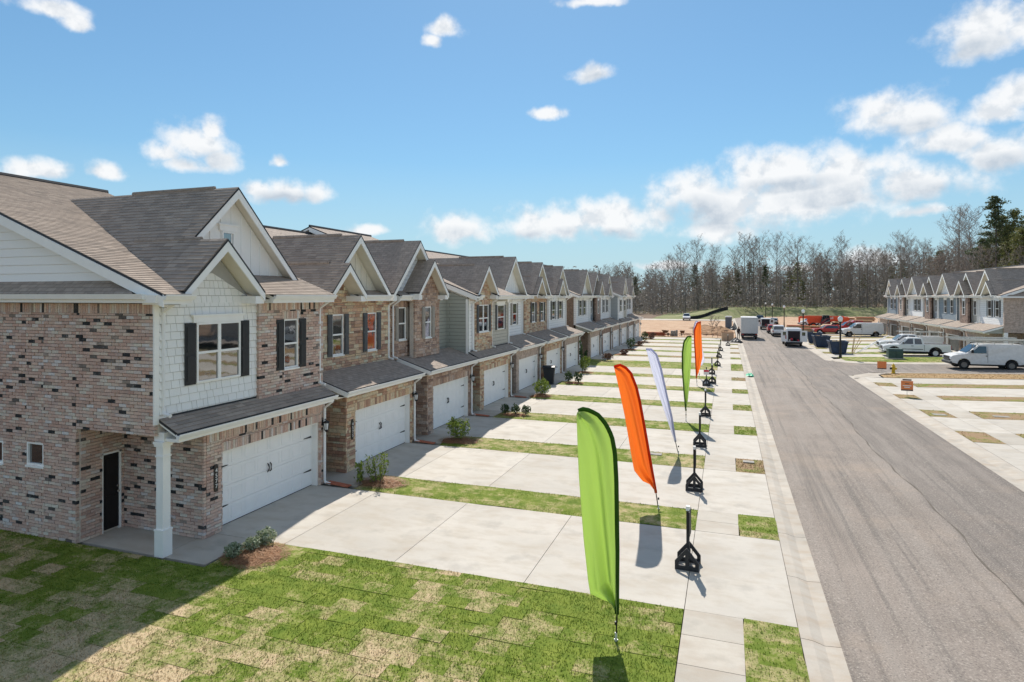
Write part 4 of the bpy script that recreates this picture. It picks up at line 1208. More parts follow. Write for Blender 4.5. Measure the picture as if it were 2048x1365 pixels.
# white shake gable above the twin window
m_ = MB(); m_.prism([(-13.05, 11.2, 6.12), (-13.05, 14.40, 6.12), (-13.05, 14.15, 6.25), (-13.05, 12.8, 7.58), (-13.05, 11.45, 6.25)], (.1, 0, 0)); m_.build('gable_wall', 'shake_gap', h1)
c = Clad((-12.95, 0, 0), Y_, Z_, X_, [[(11.2, 6.12), (14.40, 6.12), (14.2, 6.22), (12.8, 7.60), (11.4, 6.22)]])
lay(c, 'shake_white', 11.2, 14.4, 6.103, 7.7, 60, h1)
# the left slope of the shared gable and the main slope, shingled
zr1 = 6.33+PITCH*(-12.35-XRIDGE); ygc = y0+3.27; xr1 = xmain(9.5, -12.35)
shingles(h1, [(-13.6, ygc-1.70, 7.80), (-12.38, ygc-1.70, 7.80), (-12.38, ygc-3.08, 6.42), (-13.6, ygc-3.08, 6.42)], 20)
shingles(h1, [(-12.35, 10.82, 6.33), (XRIDGE, 10.82, zr1), (xr1, ygc, 6.33+PITCH*(-12.35-xr1)), (-12.35, ygc-3.05, 6.33)], 80)
shingles(h1, [(XRIDGE, 10.82, zr1), (XRIDGE, y0+6.2, zr1), (xr1, y0+6.2, 6.33+PITCH*(-12.35-xr1)), (xr1, ygc, 6.33+PITCH*(-12.35-xr1))], 20)
shingles(h1, [(-12.35, 14.2, 6.33), (-12.35, 17.4, 6.33), (-13.96, 17.4, 6.33+PITCH*1.61), (-13.96, 14.2, 6.33+PITCH*1.61)], 10)
# attic window in the tall gable
window(h1, FRX(-13.98, 0), 14.18, 14.66, 7.5, 8.2, single=True, deep=-1, head=True)
# end wall
ew = [(-17.45, -16.80, 1.85, 2.46), (-19.0, -18.37, 1.80, 2.40), (-15.60, -12.9, -.01, 2.93)]
m_ = MB()
for a, b, c_, d in grid_minus(-20.0, -12.95, 0, 6.12, ew): m_.box(a, b, 11.17, 11.37, c_, d)
m_.build('wall', 'mortar', h1)
m_ = MB(); m_.box(-33, -20.0, 11.10, 11.3, 0, 6.12); m_.build('wall', 'brick_laid', h1)
c = Clad((0, 11.17, 0), X_, Z_, -Y_, [[(-20, 0), (-12.95, 0), (-12.95, 5.86), (-20, 5.86)]], ew)
lay(c, 'brick', -20, -12.95, 0, 5.86, 170, h1)
c = Clad((0, 11.17, 0), X_, Z_, -Y_, [[(-20, 5), (-12.95, 5), (-12.95, 6.2), (-20, 6.2)]])
x = -20.0
while x < -12.95: c.cell(x+.005, x+.078, 5.866, 6.105, .09*R.uniform(.95, 1.08)); x += .083
c.emit('brick', 'brick', h1, 12, 'soldier_courses')
for a, b, c_, d in ew[:2]: window(h1, FRY(11.095, 0), a, b, c_, d, deep=.06, head=False, single=True)
# pent roof under the end gable, lap boards above it
m_ = MB(); m_.prism([(-33, 10.74, 6.36), (-13.25, 10.74, 6.36), (-14.05, 11.12, 6.70), (-33, 11.12, 6.70)], (0, 0, -.04)); m_.build('pent_roof', 'roof_laid', h1)
m_ = MB(); m_.box(-33, -12.5, 10.72, 11.16, 6.13, 6.315); m_.build('soffit', 'trim', h1)
gt = MB(); gt.prism([(-33, 10.72, 6.2), (-33, 10.63, 6.22), (-33, 10.60, 6.34), (-33, 10.72, 6.34)], (20.2, 0, 0)); gt.build('gutter', 'gutter_white', h1)
z = 6.66; k = 0
while z < 10.2:
    xr_ = -12.9-(z+.22-6.33)/PITCH+.5; xr0 = xr_
    xl = -33+(z-6.3)/PITCH if z > 6.5 else -33
    if xr0 > -32:
        bd = MB(); bd.prism([(max(-30, xl), 11.09, z), (min(-13.6, xr0+.45), 11.09, z), (min(-13.6, xr0), 11.11, z+.222), (max(-30, xl), 11.11, z+.222)], (0, .05, 0)); bd.build('siding_board', 'board_white', h1)
    z += .225
# porch column, beam, slab fittings
m_ = MB(); cx_, cy_ = -12.92, 11.30
for (w, z0_, z1_) in ((.135, .0, .62), (.145, .62, .66), (.108, .66, 2.40), (.125, 2.40, 2.44), (.108, 2.44, 2.66), (.14, 2.66, 2.72), (.155, 2.72, 2.78)): m_.box(cx_-w, cx_+w, cy_-w, cy_+w, z0_, z1_)
m_.build('porch_column', 'trim', h1)
m_ = MB(); m_.box(-13.1, -12.78, 11.2, 12.45, 2.785, 3.0); m_.box(-15.6, -12.8, 11.39, 12.45, 2.94, 2.965); m_.build('porch_beam', 'trim', h1)
m_ = MB(); m_.box(-12.965, -12.92, 11.05, 11.19, 3.2, 6.12); m_.build('corner_board', 'trim', h1)
downspout(h1, -12.97, 11.30, 6.22, 3.36, lean=.42)
gutter(h1, -12.37, 10.80, 11.66, 6.33)
e = MB(); e.box(-13.0, -12.37, 10.80, 11.62, 6.09, 6.2); e.build('soffit', 'trim', h1)
m_ = MB(); m_.tube([(-13.9, 12.44, .42), (-13.9, 12.30, .42)], .03, 6); m_.lathe([(.06, 0), (.06, .02)], (-13.9, 12.31, .42), 8, axis='y'); m_.build('hose_tap', 'nickel', h1)
# --- the other houses of the near block
def nest(yc, za, xf, wall, share, xb, xw=None, **k): return dict(yc=yc, za=za, xf=xf, xw=xw if xw else xf-.45, wall=wall, zb=6.05, zl=6.42, share=share, xb=xb, **k)
spec2 = dict(near=2, garage='stone_tan', glim=90, slim=60, num='4575', side='lap_white', cheekmat='lap_taupe', eave=[(3.1, 5.5)], down=(6.05,),
    up=[(.05, 6.22, -14.0, 'stone_tan', [dict(y=(2.0, 2.72), shut=(G_, .29)), dict(y=(4.36, 5.06), shut=(G_, .3), refl_mat='glass_orange')], 130)],
    gables=[dict(yc=3.27, za=8.68, xf=-13.5, xw=-14.02, wall='bbc', zb=6.35, sh=200), nest(2.10, 7.52, -13.2, 'stone_tan', -1, -13.5, xw=-13.97, sh=14)])
spec3 = dict(near=1, garage='stone_rust', glim=90, slim=60, side='lap_sage', cheekmat='lap_taupe', eave=[(.05, 1.2)], down=(.15,),
    up=[(.05, 1.75, -14.0, 'stone_rust', [dict(y=(.62, 1.32), shut=(TP, .26), z=(4.3, 5.78))], 60), (1.42, 3.98, -13.6, 'stone_rust', [dict(y=(2.42, 3.08), shut=(TP, .3), z=(4.3, 5.78))], 90), (3.9, 6.2, -14.9, 'lap_sage')],
    gables=[dict(yc=1.95, za=8.88, xf=-13.5, xw=-14.0, wall='lap_white', zb=6.35), dict(yc=2.62, za=8.02, xf=-13.1, xw=-13.62, wall='stone_rust', zb=6.05, zl=6.46)])
spec4 = dict(flush=True, near=1, garage='stone_tan', glim=0, side='brick_laid', cheek=('lap_sage', -15.4), eave=[(.1, .62), (3.0, 6.2)], down=(.45, 3.25, 6.15),
    up=[(.0, .72, -12.95, 'lap_white'), (.72, 3.2, -12.9, 'stone_tan', [dict(y=(1.12, 2.62), twin=True, shut=(G_, .28), z=(4.3, 5.8))], 0), (3.2, 6.24, -12.95, 'lap_taupe', [dict(y=(4.25, 5.45), shut=(G_, .24), z=(4.28, 5.75))])],
    gables=[dict(yc=1.62, za=8.02, xf=-12.4, xw=-12.9, wall='stone_tan', zb=6.05, zl=6.46)])
spec5 = dict(garage='brick', side='brickdark_laid', cheekmat='lap_grey', eave=[(.2, 6.2)], down=(5.75,),
    up=[(.05, 5.72, -14.0, 'lap_white', [dict(y=(3.70, 4.6), shut=(TP, .3), z=(4.3, 5.78))]), (5.72, 6.24, -14.1, 'lap_white')],
    gables=[dict(yc=3.1, za=8.95, xf=-13.5, xw=-13.98, wall='bb', zb=6.35, vent=True)])
spec6 = dict(garage='stone_tan', stonegeo=True, side='brick_laid', eave=[(3.1, 6.2)], down=(6.05,),
    up=[(.05, 5.72, -14.0, 'stone_tan', [dict(y=(1.72, 2.6), shut=(G_, .3), z=(4.3, 5.8)), dict(y=(4.05, 4.95), shut=(G_, .3), z=(4.3, 5.8))], 0), (5.72, 6.24, -14.0, 'brick')],
    gables=[dict(yc=3.2, za=8.9, xf=-13.5, xw=-14.0, wall='bbc', zb=6.35), nest(2.1, 7.75, -13.2, 'stone_tan', -1, -13.5, xw=-13.97)])
spec7 = dict(garage='brick', side='brick_laid', last=True, eave=[(3.1, 6.2)], down=(5.9,), cheekmat='lap_grey',
    up=[(.3, 6.0, -14.0, 'lap_white', [dict(y=(1.25, 2.3), shut=(B_, .28), z=(4.3, 5.85)), dict(y=(3.5, 4.6), shut=(B_, .28), z=(4.3, 5.85))])],
    gables=[dict(yc=3.15, za=8.9, xf=-13.5, xw=-14.0, wall='bb', zb=6.35), nest(2.05, 7.75, -13.2, 'lap_white', -1, -13.5, xw=-13.97)])
GL = 'attached townhouses along the left of the street'
for k, (sp, lb) in enumerate([(spec2, 'townhouse faced in tan stone with grey shutters, beside the corner house'), (spec3, 'townhouse with a projecting rust stone gable and taupe shutters'),
        (spec4, 'townhouse with a sage lap side wall and a tan stone bay under its gable'), (spec5, 'townhouse with white siding and one plain vented gable above a brick garage'),
        (spec6, 'townhouse with a stone front and nested gables behind the black wheeled bin'), (spec7, 'white sided townhouse at the far end of the near block')]):
    townhouse(UN[k+1], lb, sp, 0, GL)
def far_b(front, nestw, wins, sh, g='brick', **k):
    return dict(dict(garage=g, side='brickdark_laid', eave=[(3.1, 6.2)], down=(6.0,), up=[(.05, 6.2, -14.0, front, [dict(y=w, shut=sh, z=(4.3, 5.85)) for w in wins])],
        gables=[dict(yc=3.2, za=8.9, xf=-13.5, xw=-14.0, wall='bbc', zb=6.35), nest(2.1, 7.75, -13.2, nestw, -1, -13.5, xw=-13.97)]), **k)
def far_c(front, bump, win, g='stone_rust', **k):
    return dict(dict(garage=g, side='brickdark_laid', eave=[(.05, 6.2)], down=(.15,), up=[(.05, 1.9, -14.0, front, [dict(y=(.55, 1.25), z=(4.3, 5.8))]), (1.6, 3.9, -13.55, bump, [dict(y=win, z=(4.3, 5.8))]), (3.9, 6.2, -14.2, front)],
        gables=[dict(yc=2.0, za=8.8, xf=-13.5, xw=-14.0, wall='lap_white', zb=6.35), dict(yc=2.75, za=8.0, xf=-13.1, xw=-13.57, wall=bump, zb=6.05, zl=6.46)]), **k)
def far_d(front, wins, sh, g='brick', **k):
    return dict(dict(garage=g, side='brick_laid', eave=[(.2, 6.2)], down=(6.0,), up=[(.05, 6.2, -14.0, front, [dict(y=w, shut=sh, z=(4.3, 5.85)) for w in wins])],
        gables=[dict(yc=3.2, za=8.95, xf=-13.5, xw=-13.98, wall='bb', zb=6.35, vent=True)]), **k)
far = [(far_d('lap_white', [(1.5, 2.5), (3.4, 4.4)], (G_, .25), first=True, side='brickdark_laid'), 'white fronted townhouse with a dark brown brick end wall, first of the second block'),
       (far_c('lap_blue', 'stone_rust', (2.3, 3.0)), 'townhouse with a narrow stone bay under a dark arched gable, second block'),
       (far_b('lap_white', 'lap_taupe', [(1.4, 2.3), (3.6, 4.5)], (G_, .25)), 'white townhouse with a tan inner gable, middle of the second block'),
       (dict(flush=True, garage='brick', side='brick_laid', cheek=('lap_grey', -15.4), eave=[(3.0, 6.2)], down=(3.25, 6.15), up=[(.0, 3.2, -12.95, 'lap_white', [dict(y=(1.12, 2.2), shut=(G_, .25), z=(4.3, 5.8))]), (3.2, 6.24, -12.95, 'lap_taupe', [dict(y=(4.25, 5.45), shut=(G_, .24), z=(4.28, 5.75))])], gables=[dict(yc=1.62, za=8.02, xf=-12.4, xw=-12.9, wall='lap_white', zb=6.05, zl=6.46)]), 'townhouse with a blue grey lap side wall standing proud of its neighbour'),
       (far_d('lap_taupe', [(1.4, 2.3), (3.6, 4.5)], (G_, .25), g='stone_rust'), 'taupe sided townhouse, last but one of the second block'),
       (far_b('lap_white', 'lap_white', [(1.4, 2.3), (3.6, 4.5)], (G_, .25), last=True), 'white townhouse at the far end of the second block')]
for k, (sp, lb) in enumerate(far): townhouse(UN[7+k], lb, sp, 0, GL)
# --- the row across the street, garages still open
XF = lambda p: (10.05-p[0], p[1], p[2])
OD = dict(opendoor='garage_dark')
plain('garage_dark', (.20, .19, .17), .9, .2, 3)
rr = [(far_b('lap_white', 'lap_white', [(1.2, 2.1), (3.0, 3.9)], (B_, .25), first=True, flush=False, side='brick_laid', **OD), 'white sided end townhouse with a brick side wall behind the white vans'),
      (far_c('lap_taupe', 'stone_rust', (2.3, 3.0), **OD), 'townhouse with a tall stone gable, second from the near end of the right row'),
      (far_d('lap_blue', [(1.2, 2.0), (3.4, 4.2)], (TP, .01), **OD), 'blue grey sided townhouse in the middle of the right row'),
      (far_c('lap_grey', 'stonerust_laid', (2.3, 3.0), **OD), 'grey townhouse with a stone bay, right row past the blue one'),
      (far_d('lap_white', [(1.3, 2.2), (3.0, 3.9)], (G_, .25), **OD), 'white fronted townhouse deep in the right row'),
      (far_c('lap_taupe', 'brick_laid', (2.3, 3.0), **OD), 'taupe townhouse with a low brick gable, right row'),
      (far_b('lap_blue', 'lap_blue', [(1.2, 2.1), (3.2, 4.1)], (TP, .01), last=True, **OD), 'blue grey townhouse at the far end of the right row')]
for k, (sp, lb) in enumerate(rr):
    sp['nodown'] = False
    o = townhouse(RUN[k], lb, sp, 1, 'attached townhouses across the street')
    if k == 0:
        m_ = MB(); m_.box(-33, -13.9, 68.2, 68.4, 2.9, 6.12); m_.box(-33, -16.4, 68.2, 68.4, 0, 2.9); m_.build('wall', 'brick_laid', o)
        m_ = MB(); m_.prism([(-33, 67.8, 6.30), (-14.0, 67.8, 6.30), (-15.0, 68.2, 6.72), (-33, 68.2, 6.72)], (0, 0, -.05)); m_.build('pent_roof', 'roof_laid', o)
        m_ = MB(); m_.box(-33, -13.6, 67.78, 68.2, 6.1, 6.24); m_.build('soffit', 'trim', o)
        m_ = MB(); m_.box(-14.2, -13.9, 68.2, 68.5, .2, 2.9); m_.build('porch_column', 'trim', o)
XF = None
# ------------------------------------------------------------------ feather flags
def lerp_path(pts, n):
    L = [0]
    for a, b in zip(pts, pts[1:]): L.append(L[-1]+math.dist(a, b))
    out = []
    for i in range(n):
        s_ = L[-1]*i/(n-1)
        for k in range(len(pts)-1):
            if L[k+1] >= s_-1e-9:
                f = (s_-L[k])/max(1e-9, L[k+1]-L[k]); out.append(tuple(a+(b-a)*f for a, b in zip(pts[k], pts[k+1]))); break
    return out
def flag(Y, pole, free, base, mat, label, seed, nfold=3):
    """pole: outline of the sleeve edge from tip to foot; free: the loose edge from tip to foot (photo outline put at the flag's own distance)"""
    rr = random.Random(seed)
    A = lerp_path([atY(u, v, Y) for u, v in pole], 42); B = lerp_path([atY(u, v, Y) for u, v in free], 42)
    bs = atY(*base, Y)
    root = thing('feather_flag', label, 'flag', (bs[0], Y, 0), 0, 'feather flags along the pavement')
    W_ = 26; m_ = MB(); ids = {}
    ph = [rr.uniform(0, 6) for _ in range(4)]
    for i, (a, b) in enumerate(zip(A, B)):
        for j in range(W_+1):
            f = j/W_; t_ = i/41
            am = 1.35*math.sin(math.pi*min(1, f*1.3))*(.25+.75*t_)
            y = Y+.11*am*math.sin(f*nfold*3.1+ph[0]+t_*4.0)+.04*am*math.sin(f*11+t_*5+ph[1])+.018*math.sin(f*23+t_*6+ph[3])*math.sin(math.pi*f)+.16*f*math.sin(t_*2.6+ph[2])
            ids[i, j] = m_.P((a[0]+(b[0]-a[0])*f, y, a[2]+(b[2]-a[2])*f))
    for i in range(41):
        for j in range(W_): m_.idx([ids[i, j], ids[i+1, j], ids[i+1, j+1], ids[i, j+1]])
    o = m_.build('banner', mat, root, smooth=True)
    sd_ = o.modifiers.new('cloth', 'SOLIDIFY'); sd_.thickness = .004
    hm = MB(); hm.tube([(p[0], Y-.012, p[2]) for p in A], .045, 6, flat=.4)
    hm.build('sleeve', mat+'_hem', root, smooth=True)
    pm = MB(); ft = A[-1]
    pm.tube([(p[0], Y, p[2]) for p in A[2:]]+[(bs[0]+(ft[0]-bs[0])*.5, Y, ft[2]*.5), (bs[0], Y, .02)], [.006+.010*k/41 for k in range(41)]+[.016], 6)
    pm.tube([(bs[0], Y, .30), (bs[0], Y, .36)], .026, 8)
    pm.build('pole', 'black_metal', root)
    sp = MB(); sp.tube([(bs[0], Y, .0), (bs[0], Y, .16)], .022, 8); sp.box(bs[0]-.035, bs[0]+.035, Y-.012, Y+.012, .02, .04); sp.build('ground_stake', 'alloy', root)
flag(11.22, [(1157,822),(1166,818),(1180,821),(1198,831),(1213,850),(1224,873),(1230,905),(1233,960),(1235,1100),(1234,1228)],
     [(1157,826),(1161,950),(1168,1080),(1175,1165),(1179,1192),(1200,1203),(1219,1211),(1234,1228)], (1232,1284), 'fab_green', 'tall lime green feather flag on the front lawn, nearest of all the flags', 1)
flag(18.53, [(1228,734),(1240,730),(1252,736),(1262,747),(1273,775),(1280,805),(1290,860),(1303,935),(1312,986)],
     [(1228,737),(1236,775),(1248,835),(1259,900),(1267,943),(1284,964),(1299,970),(1312,986)], (1317,1021), 'fab_orange', 'orange feather flag leaning left on the second grass strip', 2)
flag(25.2, [(1292,699),(1303,699),(1313,710),(1322,738),(1332,785),(1343,833),(1351,884)],
     [(1292,701),(1303,742),(1318,790),(1332,830),(1343,862),(1351,884)], (1357,911), 'fab_white', 'white feather flag leaning left between the orange and the green one', 3)
flag(32.05, [(1383,673),(1375,674),(1368,684),(1365,705),(1365,740),(1369,790),(1372,822)],
     [(1383,675),(1383,715),(1380,760),(1376,800),(1372,822)], (1372,844), 'fab_green', 'small upright lime green feather flag right of the white one', 4, 2)
flag(44.94, [(1402,644),(1394,646),(1389,660),(1389,685),(1391,715),(1393,757)],
     [(1402,646),(1404,690),(1405,715),(1400,737),(1393,757)], (1394,773), 'fab_orange', 'distant orange feather flag with a white one behind it', 5, 2)
flag(48.9, [(1396,643),(1391,644),(1388,655),(1390,690),(1397,734)], [(1396,645),(1408,712),(1410,722),(1404,731),(1397,734)], (1399,765), 'fab_white', 'white feather flag almost hidden behind the distant orange one', 6, 2)
# ------------------------------------------------------------------ sign stands
def sign_stand(x, y, label, front=None, rz=0.0, sc=1.0):
    root = thing('sign_stand', label, 'sign stand', (x, y, 0), rz, 'black timber sign stands along the drives'); root.scale = (.92, .92, .98)
    m_ = MB(); m_.box(-.038, .038, -.038, .038, .02, 1.32*sc); m_.build('post', 'wood_post', root, bevel=.004, local=True)
    for yy in (-.30, .22):
        b = MB()
        for s_ in (-1, 1):
            b.prism([(s_*.29, yy, .11), (s_*.29, yy, .20), (s_*.05, yy, .47), (s_*.0, yy, .52), (0, yy, .40), (s_*.05, yy, .345), (s_*.20, yy, .18), (s_*.20, yy, .11)], (0, .045, 0))
        b.box(-.29, .29, yy, yy+.045, .0, .109); b.box(-.04, .04, yy+.002, yy+.043, .11, .40)
        b.build('base_frame', 'wood_post', root, bevel=.003, local=True)
    for s_ in (-.27, .23):
        b = MB(); b.box(s_, s_+.04, -.255, .22, .03, .10); b.build('base_rail', 'wood_post', root, local=True)
    if front:
        b = MB(); b.box(-.2, .2, -.075, -.048, .78, 1.15); o = b.build('sign_panel', 'sign_white', root, local=True)
        b = MB(); b.box(-.185, .185, -.08, -.0755, .98, 1.12); b.build('red_band', 'sign_red', o, local=True)
    else:
        b = MB(); b.box(.040, .058, -.22, .22, .74*sc, 1.34*sc); b.build('sign_panel', 'wood_post', root, local=True)
        b = MB(); b.box(-.045, .045, -.05, .05, 1.322*sc, 1.43*sc); b.build('post_cap', 'trim', root, local=True)
st = [((-.87, 14.9), 'nearest black sign stand, on the corner house drive'), ((-1.02, 20.9), 'black sign stand on the second drive, right of the orange flag'), ((-1.1, 27.0), 'black sign stand on the third drive'),
      ((-1.1, 33.9), 'black sign stand right of the small green flag'), ((-1.4, 45.3), 'black sign stand with a red and white notice'), ((-1.05, 46.6), 'black sign stand just behind the one with the notice'),
      ((-1.2, 52.2), 'black sign stand, sixth drive row'), ((-.85, 58.4), 'black sign stand at the wide grass gap between the blocks'), ((-.82, 66.3), 'small dark sign stand two before the dirt lot'), ((-.75, 74.5), 'small dark sign stand nearest the dirt lot'), ((.05, 82.4), 'brown sign stand standing alone in the middle of the pavement')]
for i, ((x, y), lb) in enumerate(st): sign_stand(x, y, lb, front=(i == 4), rz=R.uniform(-.06, .06))
sign_stand(18.05, 78.2, 'black sign stand among the drives across the street')
# ------------------------------------------------------------------ street lamps
def lamp(x, y, h, label):
    z0 = slope(x)
    root = thing('street_lamp', label, 'street lamp', (x, y, z0), 0, 'globe street lamps along the street')
    m_ = MB(); m_.lathe([(.14, 0), (.14, .25), (.12, .35), (.105, .9), (.09, 1.0), (.078, h-.95), (.10, h-.9), (.078, h-.85), (.085, h-.75), (.14, h-.62), (.15, h-.58), (.0, h-.58)], (0, 0, 0), 12); m_.build('post', 'black_metal', root, local=True)
    g = MB(); g.lathe([(.11, h-.579), (.20, h-.45), (.24, h-.28), (.20, h-.12), (.10, h-.06), (.10, h-.02), (.03, h), (0, h+.02)], (0, 0, 0), 14); g.build('globe', 'globe', root, smooth=True, local=True)
for a in [(10.72, 69.4, 4.25, 'nearest street lamp, on the grass corner beside the dumpsters'), (10.5, 99.5, 4.3, 'second street lamp behind the open white van'), (10.6, 133, 4.4, 'street lamp behind the far open van'), (10.6, 167, 4.4, 'street lamp near the end of the street'), (10.4, 192, 4.4, 'farthest street lamp by the bank')]: lamp(*a)
# ------------------------------------------------------------------ wheels and vehicles
def wheel(par, x, y, r, w, side, rim='alloy'):
    t_ = MB(); t_.lathe([(r*.62, -w/2), (r*.9, -w/2), (r, -w*.32), (r, w*.32), (r*.9, w/2), (r*.62, w/2), (r*.60, 0), (r*.62, -w/2)], (x, y, r), 22, axis='y', cap=False); o = t_.build('wheel', 'rubber', par, local=True)
    m_ = MB(); s_ = side
    m_.lathe([(r*.63, s_*w*.40), (r*.58, s_*w*.46), (r*.5, s_*w*.30), (r*.2, s_*w*.36), (r*.16, s_*w*.46), (0, s_*w*.46)], (x, y, r), 18, axis='y')
    for k in range(5):
        a = k*2*math.pi/5; c, s2 = math.cos(a), math.sin(a)
        m_.prism([(x+c*r*.16-s2*.03, y+s_*w*.34, r+s2*r*.16+c*.03), (x+c*r*.16+s2*.03, y+s_*w*.34, r+s2*r*.16-c*.03), (x+c*r*.56+s2*.045, y+s_*w*.34, r+s2*r*.56-c*.045), (x+c*r*.56-s2*.045, y+s_*w*.34, r+s2*r*.56+c*.045)], (0, s_*w*.12, 0))
    m_.build('rim', rim, o, local=True)
def arch(x, r, z, n=9):
    return [(x+r*math.cos(math.pi*k/(n-1)), z+r*math.sin(math.pi*k/(n-1))) for k in range(n)]     # from +x side to -x side
def shell(par, prof, hw, mat, name, taper=None, bev=.05):
    """closed side outline (x, z) given a half width that may shrink with height"""
    m_ = MB(); f = taper or (lambda z: hw)
    a = [m_.P((x, -f(z), z)) for x, z in prof]; b = [m_.P((x, f(z), z)) for x, z in prof]; n = len(prof)
    m_.idx(a); m_.idx(b[::-1])
    for i in range(n): m_.idx([a[i], b[i], b[(i+1) % n], a[(i+1) % n]])
    o = m_.build(name, mat, par, bevel=bev, local=True)
    o.modifiers['bevel'].segments = 3
    return o
def sidepane(par, poly, f, name='side_window', mat='car_glass', out=.012, cut=None):
    for s_ in (-1, 1):
        m_ = MB(); m_.prism([(x, s_*(f(z)+out), z) for x, z in poly], (0, -s_*.03, 0)); m_.build(name, mat, par, local=True)
def lamps(par, x, hw, z, w, h, mat, name, d=.05, sgn=-1):
    for s_ in (-1, 1):
        m_ = MB(); m_.box(min(x, x+sgn*d), max(x, x+sgn*d), s_*(hw-w/2)-w/2, s_*(hw-w/2)+w/2, z, z+h); m_.build(name, mat, par, bevel=.01, local=True)
def bumper(par, x0, x1, hw, z0, z1, mat='bumper_grey'):
    m_ = MB(); m_.box(x0, x1, -hw, hw, z0, z1); m_.build('bumper', mat, par, bevel=.03, local=True)
def chassis(par, x0, x1, hw, z0, z1):
    m_ = MB(); m_.box(x0, x1, -hw, hw, z0, z1); m_.build('underbody', 'rubber', par, local=True)
def van(loc, rz, label, L=5.5, hh=2.10, dirty=True, rack=False, open_rear=False, group='white work vans', windows=False, open_side=False):
    """full size panel van; the nose points along -x"""
    root = thing('cargo_van', label, 'van', loc, rz, group)
    bm_ = 'van_dirty' if dirty else 'van_white'
    hw = 1.0; tp = lambda z: hw-.02-max(0, z-1.2)*.13
    r = .37; xf, xr = .95, L-1.05
    low = [(.06, .52), (.02, .95), (.10, 1.10), (.5, 1.20), (1.12, 1.30), (1.95, 2.0*hh/2.1), (2.25, hh-.03), (2.5, hh), (L-.25, hh), (L-.08, hh-.06), (L, 1.30), (L-.02, .62), (L-.05, .50)]
    prof = low + arch(xr, .46, .42)[:]
    prof = low + [(xr+.46, .42)] + arch(xr, .46, .42)[1:-1] + [(xr-.46, .42)] + [(xf+.46, .42)] + arch(xf, .46, .42)[1:-1] + [(xf-.46, .42)]
    if open_rear:
        cut = [(x if x < L-.3 else L-.02, z) for x, z in prof]
    body = shell(root, prof, hw, bm_, 'body', tp)
    chassis(root, .3, L-.3, .86, .30, .62)
    for x in (xf, xr):
        for s_ in (-1, 1): wheel(root, x, s_*(hw-.14), r, .24, s_, 'steel_wheel')
    f2 = tp
    sidepane(root, [(1.42, 1.34), (2.02, 1.92), (2.52, 1.92), (2.52, 1.34)], f2)
    m_ = MB(); m_.prism([(1.20, -.80, 1.36), (1.20, .80, 1.36), (1.90, .72, 1.965), (1.90, -.72, 1.965)], (-.035, 0, .028)); m_.build('windscreen', 'car_glass', root, local=True)
    lamps(root, .04, .96, .80, .30, .20, 'lamp_clear', 'headlight')
    m_ = MB(); m_.box(-.03, .06, -.66, .66, .70, 1.02)
    for k in range(2): m_.box(-.04, -.03, -.6, .6, .755+k*.065, .767+k*.065, 1)
    m_.build('grille', ['rubber', 'paint_silver'], root, local=True)
    bumper(root, -.08, .12, .98, .40, .62); bumper(root, L-.06, L+.10, .96, .42, .58)
    for s_ in (-1, 1):
        m_ = MB(); m_.box(2.585, 2.60, s_*(tp(1)+.002)-.006, s_*(tp(1)+.002)+.006, .58, 1.9); m_.box(2.46, 2.56, s_*(tp(1.1)+.008)-.014, s_*(tp(1.1)+.008)+.014, 1.10, 1.15); m_.build('door_handle', 'rubber', root, local=True)
        m_ = MB(); m_.box(1.42, 1.56, s_*1.10-.09, s_*1.10+.09, 1.36, 1.62); m_.build('mirror', 'rubber', root, bevel=.03, local=True)
    if windows: sidepane(root, [(2.75, 1.34), (2.75, 1.86), (L-.4, 1.86), (L-.4, 1.34)], f2)
    if not open_rear:
        for s_ in (-1, 1):
            m_ = MB(); m_.box(L-.005, L+.01, s_*.45-.32, s_*.45+.32, 1.36, 1.82); m_.build('rear_window', 'car_glass', root, local=True)
    else:
        m_ = MB(); m_.box(L-.02, L+.012, -.68, .68, .66, 1.92); m_.build('cargo_bay', 'cloth_dark', root, local=True)
        for k in range(7):
            a, w_, h_ = R.uniform(-.6, .45), R.uniform(.12, .3), R.uniform(.1, .45)
            m_ = MB(); m_.box(L+.0, L+.05, a, a+w_, .68, .68+h_); m_.build('toolbox', R.choice(['paint_silver', 'sign_red', 'lumber', 'rubber']), root, local=True)
        for s_ in (-1, 1):
            m_ = MB(); m_.box(-.02, .72, -.025, .025, .62, 1.98); m_.box(.12, .5, -.032, .032, 1.36, 1.8, 1)
            o = m_.build('rear_door', [bm_, 'car_glass'], root, bevel=.012, local=True); o.location = (L, s_*.78, 0); o.rotation_euler = (0, 0, s_*(.95 if s_ > 0 else 1.9) if s_ < 0 else 1.25)
    lamps(root, L-.02, .98, .95, .10, .42, 'lamp_red', 'tail_light', sgn=1)
    if rack:
        m_ = MB()
        for x in (1.9, 3.1, 4.3, L-.3):
            m_.box(x, x+.05, -.80, .80, hh+.10, hh+.15)
            for s_ in (-1, 1): m_.box(x, x+.05, s_*.80-.025, s_*.80+.025, hh-.06, hh+.10)
        for s_ in (-.8, .8): m_.box(1.4, L+.1, s_-.025, s_+.025, hh+.15, hh+.20)
        m_.build('roof_rack', 'rack_alu', root, local=True)
    return root
def ladder(loc, rz, L, w, label, n=16, group='ladders on the van roof', lean=0.0):
    root = thing('ladder', label, 'ladder', loc, rz, group)
    m_ = MB()
    for s_ in (-w/2, w/2): m_.box(0, L, s_-.025, s_+.025, 0, .10)
    m_.build('rail', 'rack_alu', root, local=True)
    m_ = MB()
    for k in range(n): m_.tube([(.15+(L-.3)*k/(n-1), -w/2, .045), (.15+(L-.3)*k/(n-1), w/2, .045)], .02, 6)
    m_.build('rung', 'rack_alu', root, local=True); return root
v1 = van((17.55, 61.5, slope(18)+.02), rad(1.5), 'dirty white van with long ladders on its roof, parked on the side street', rack=True, L=5.3)
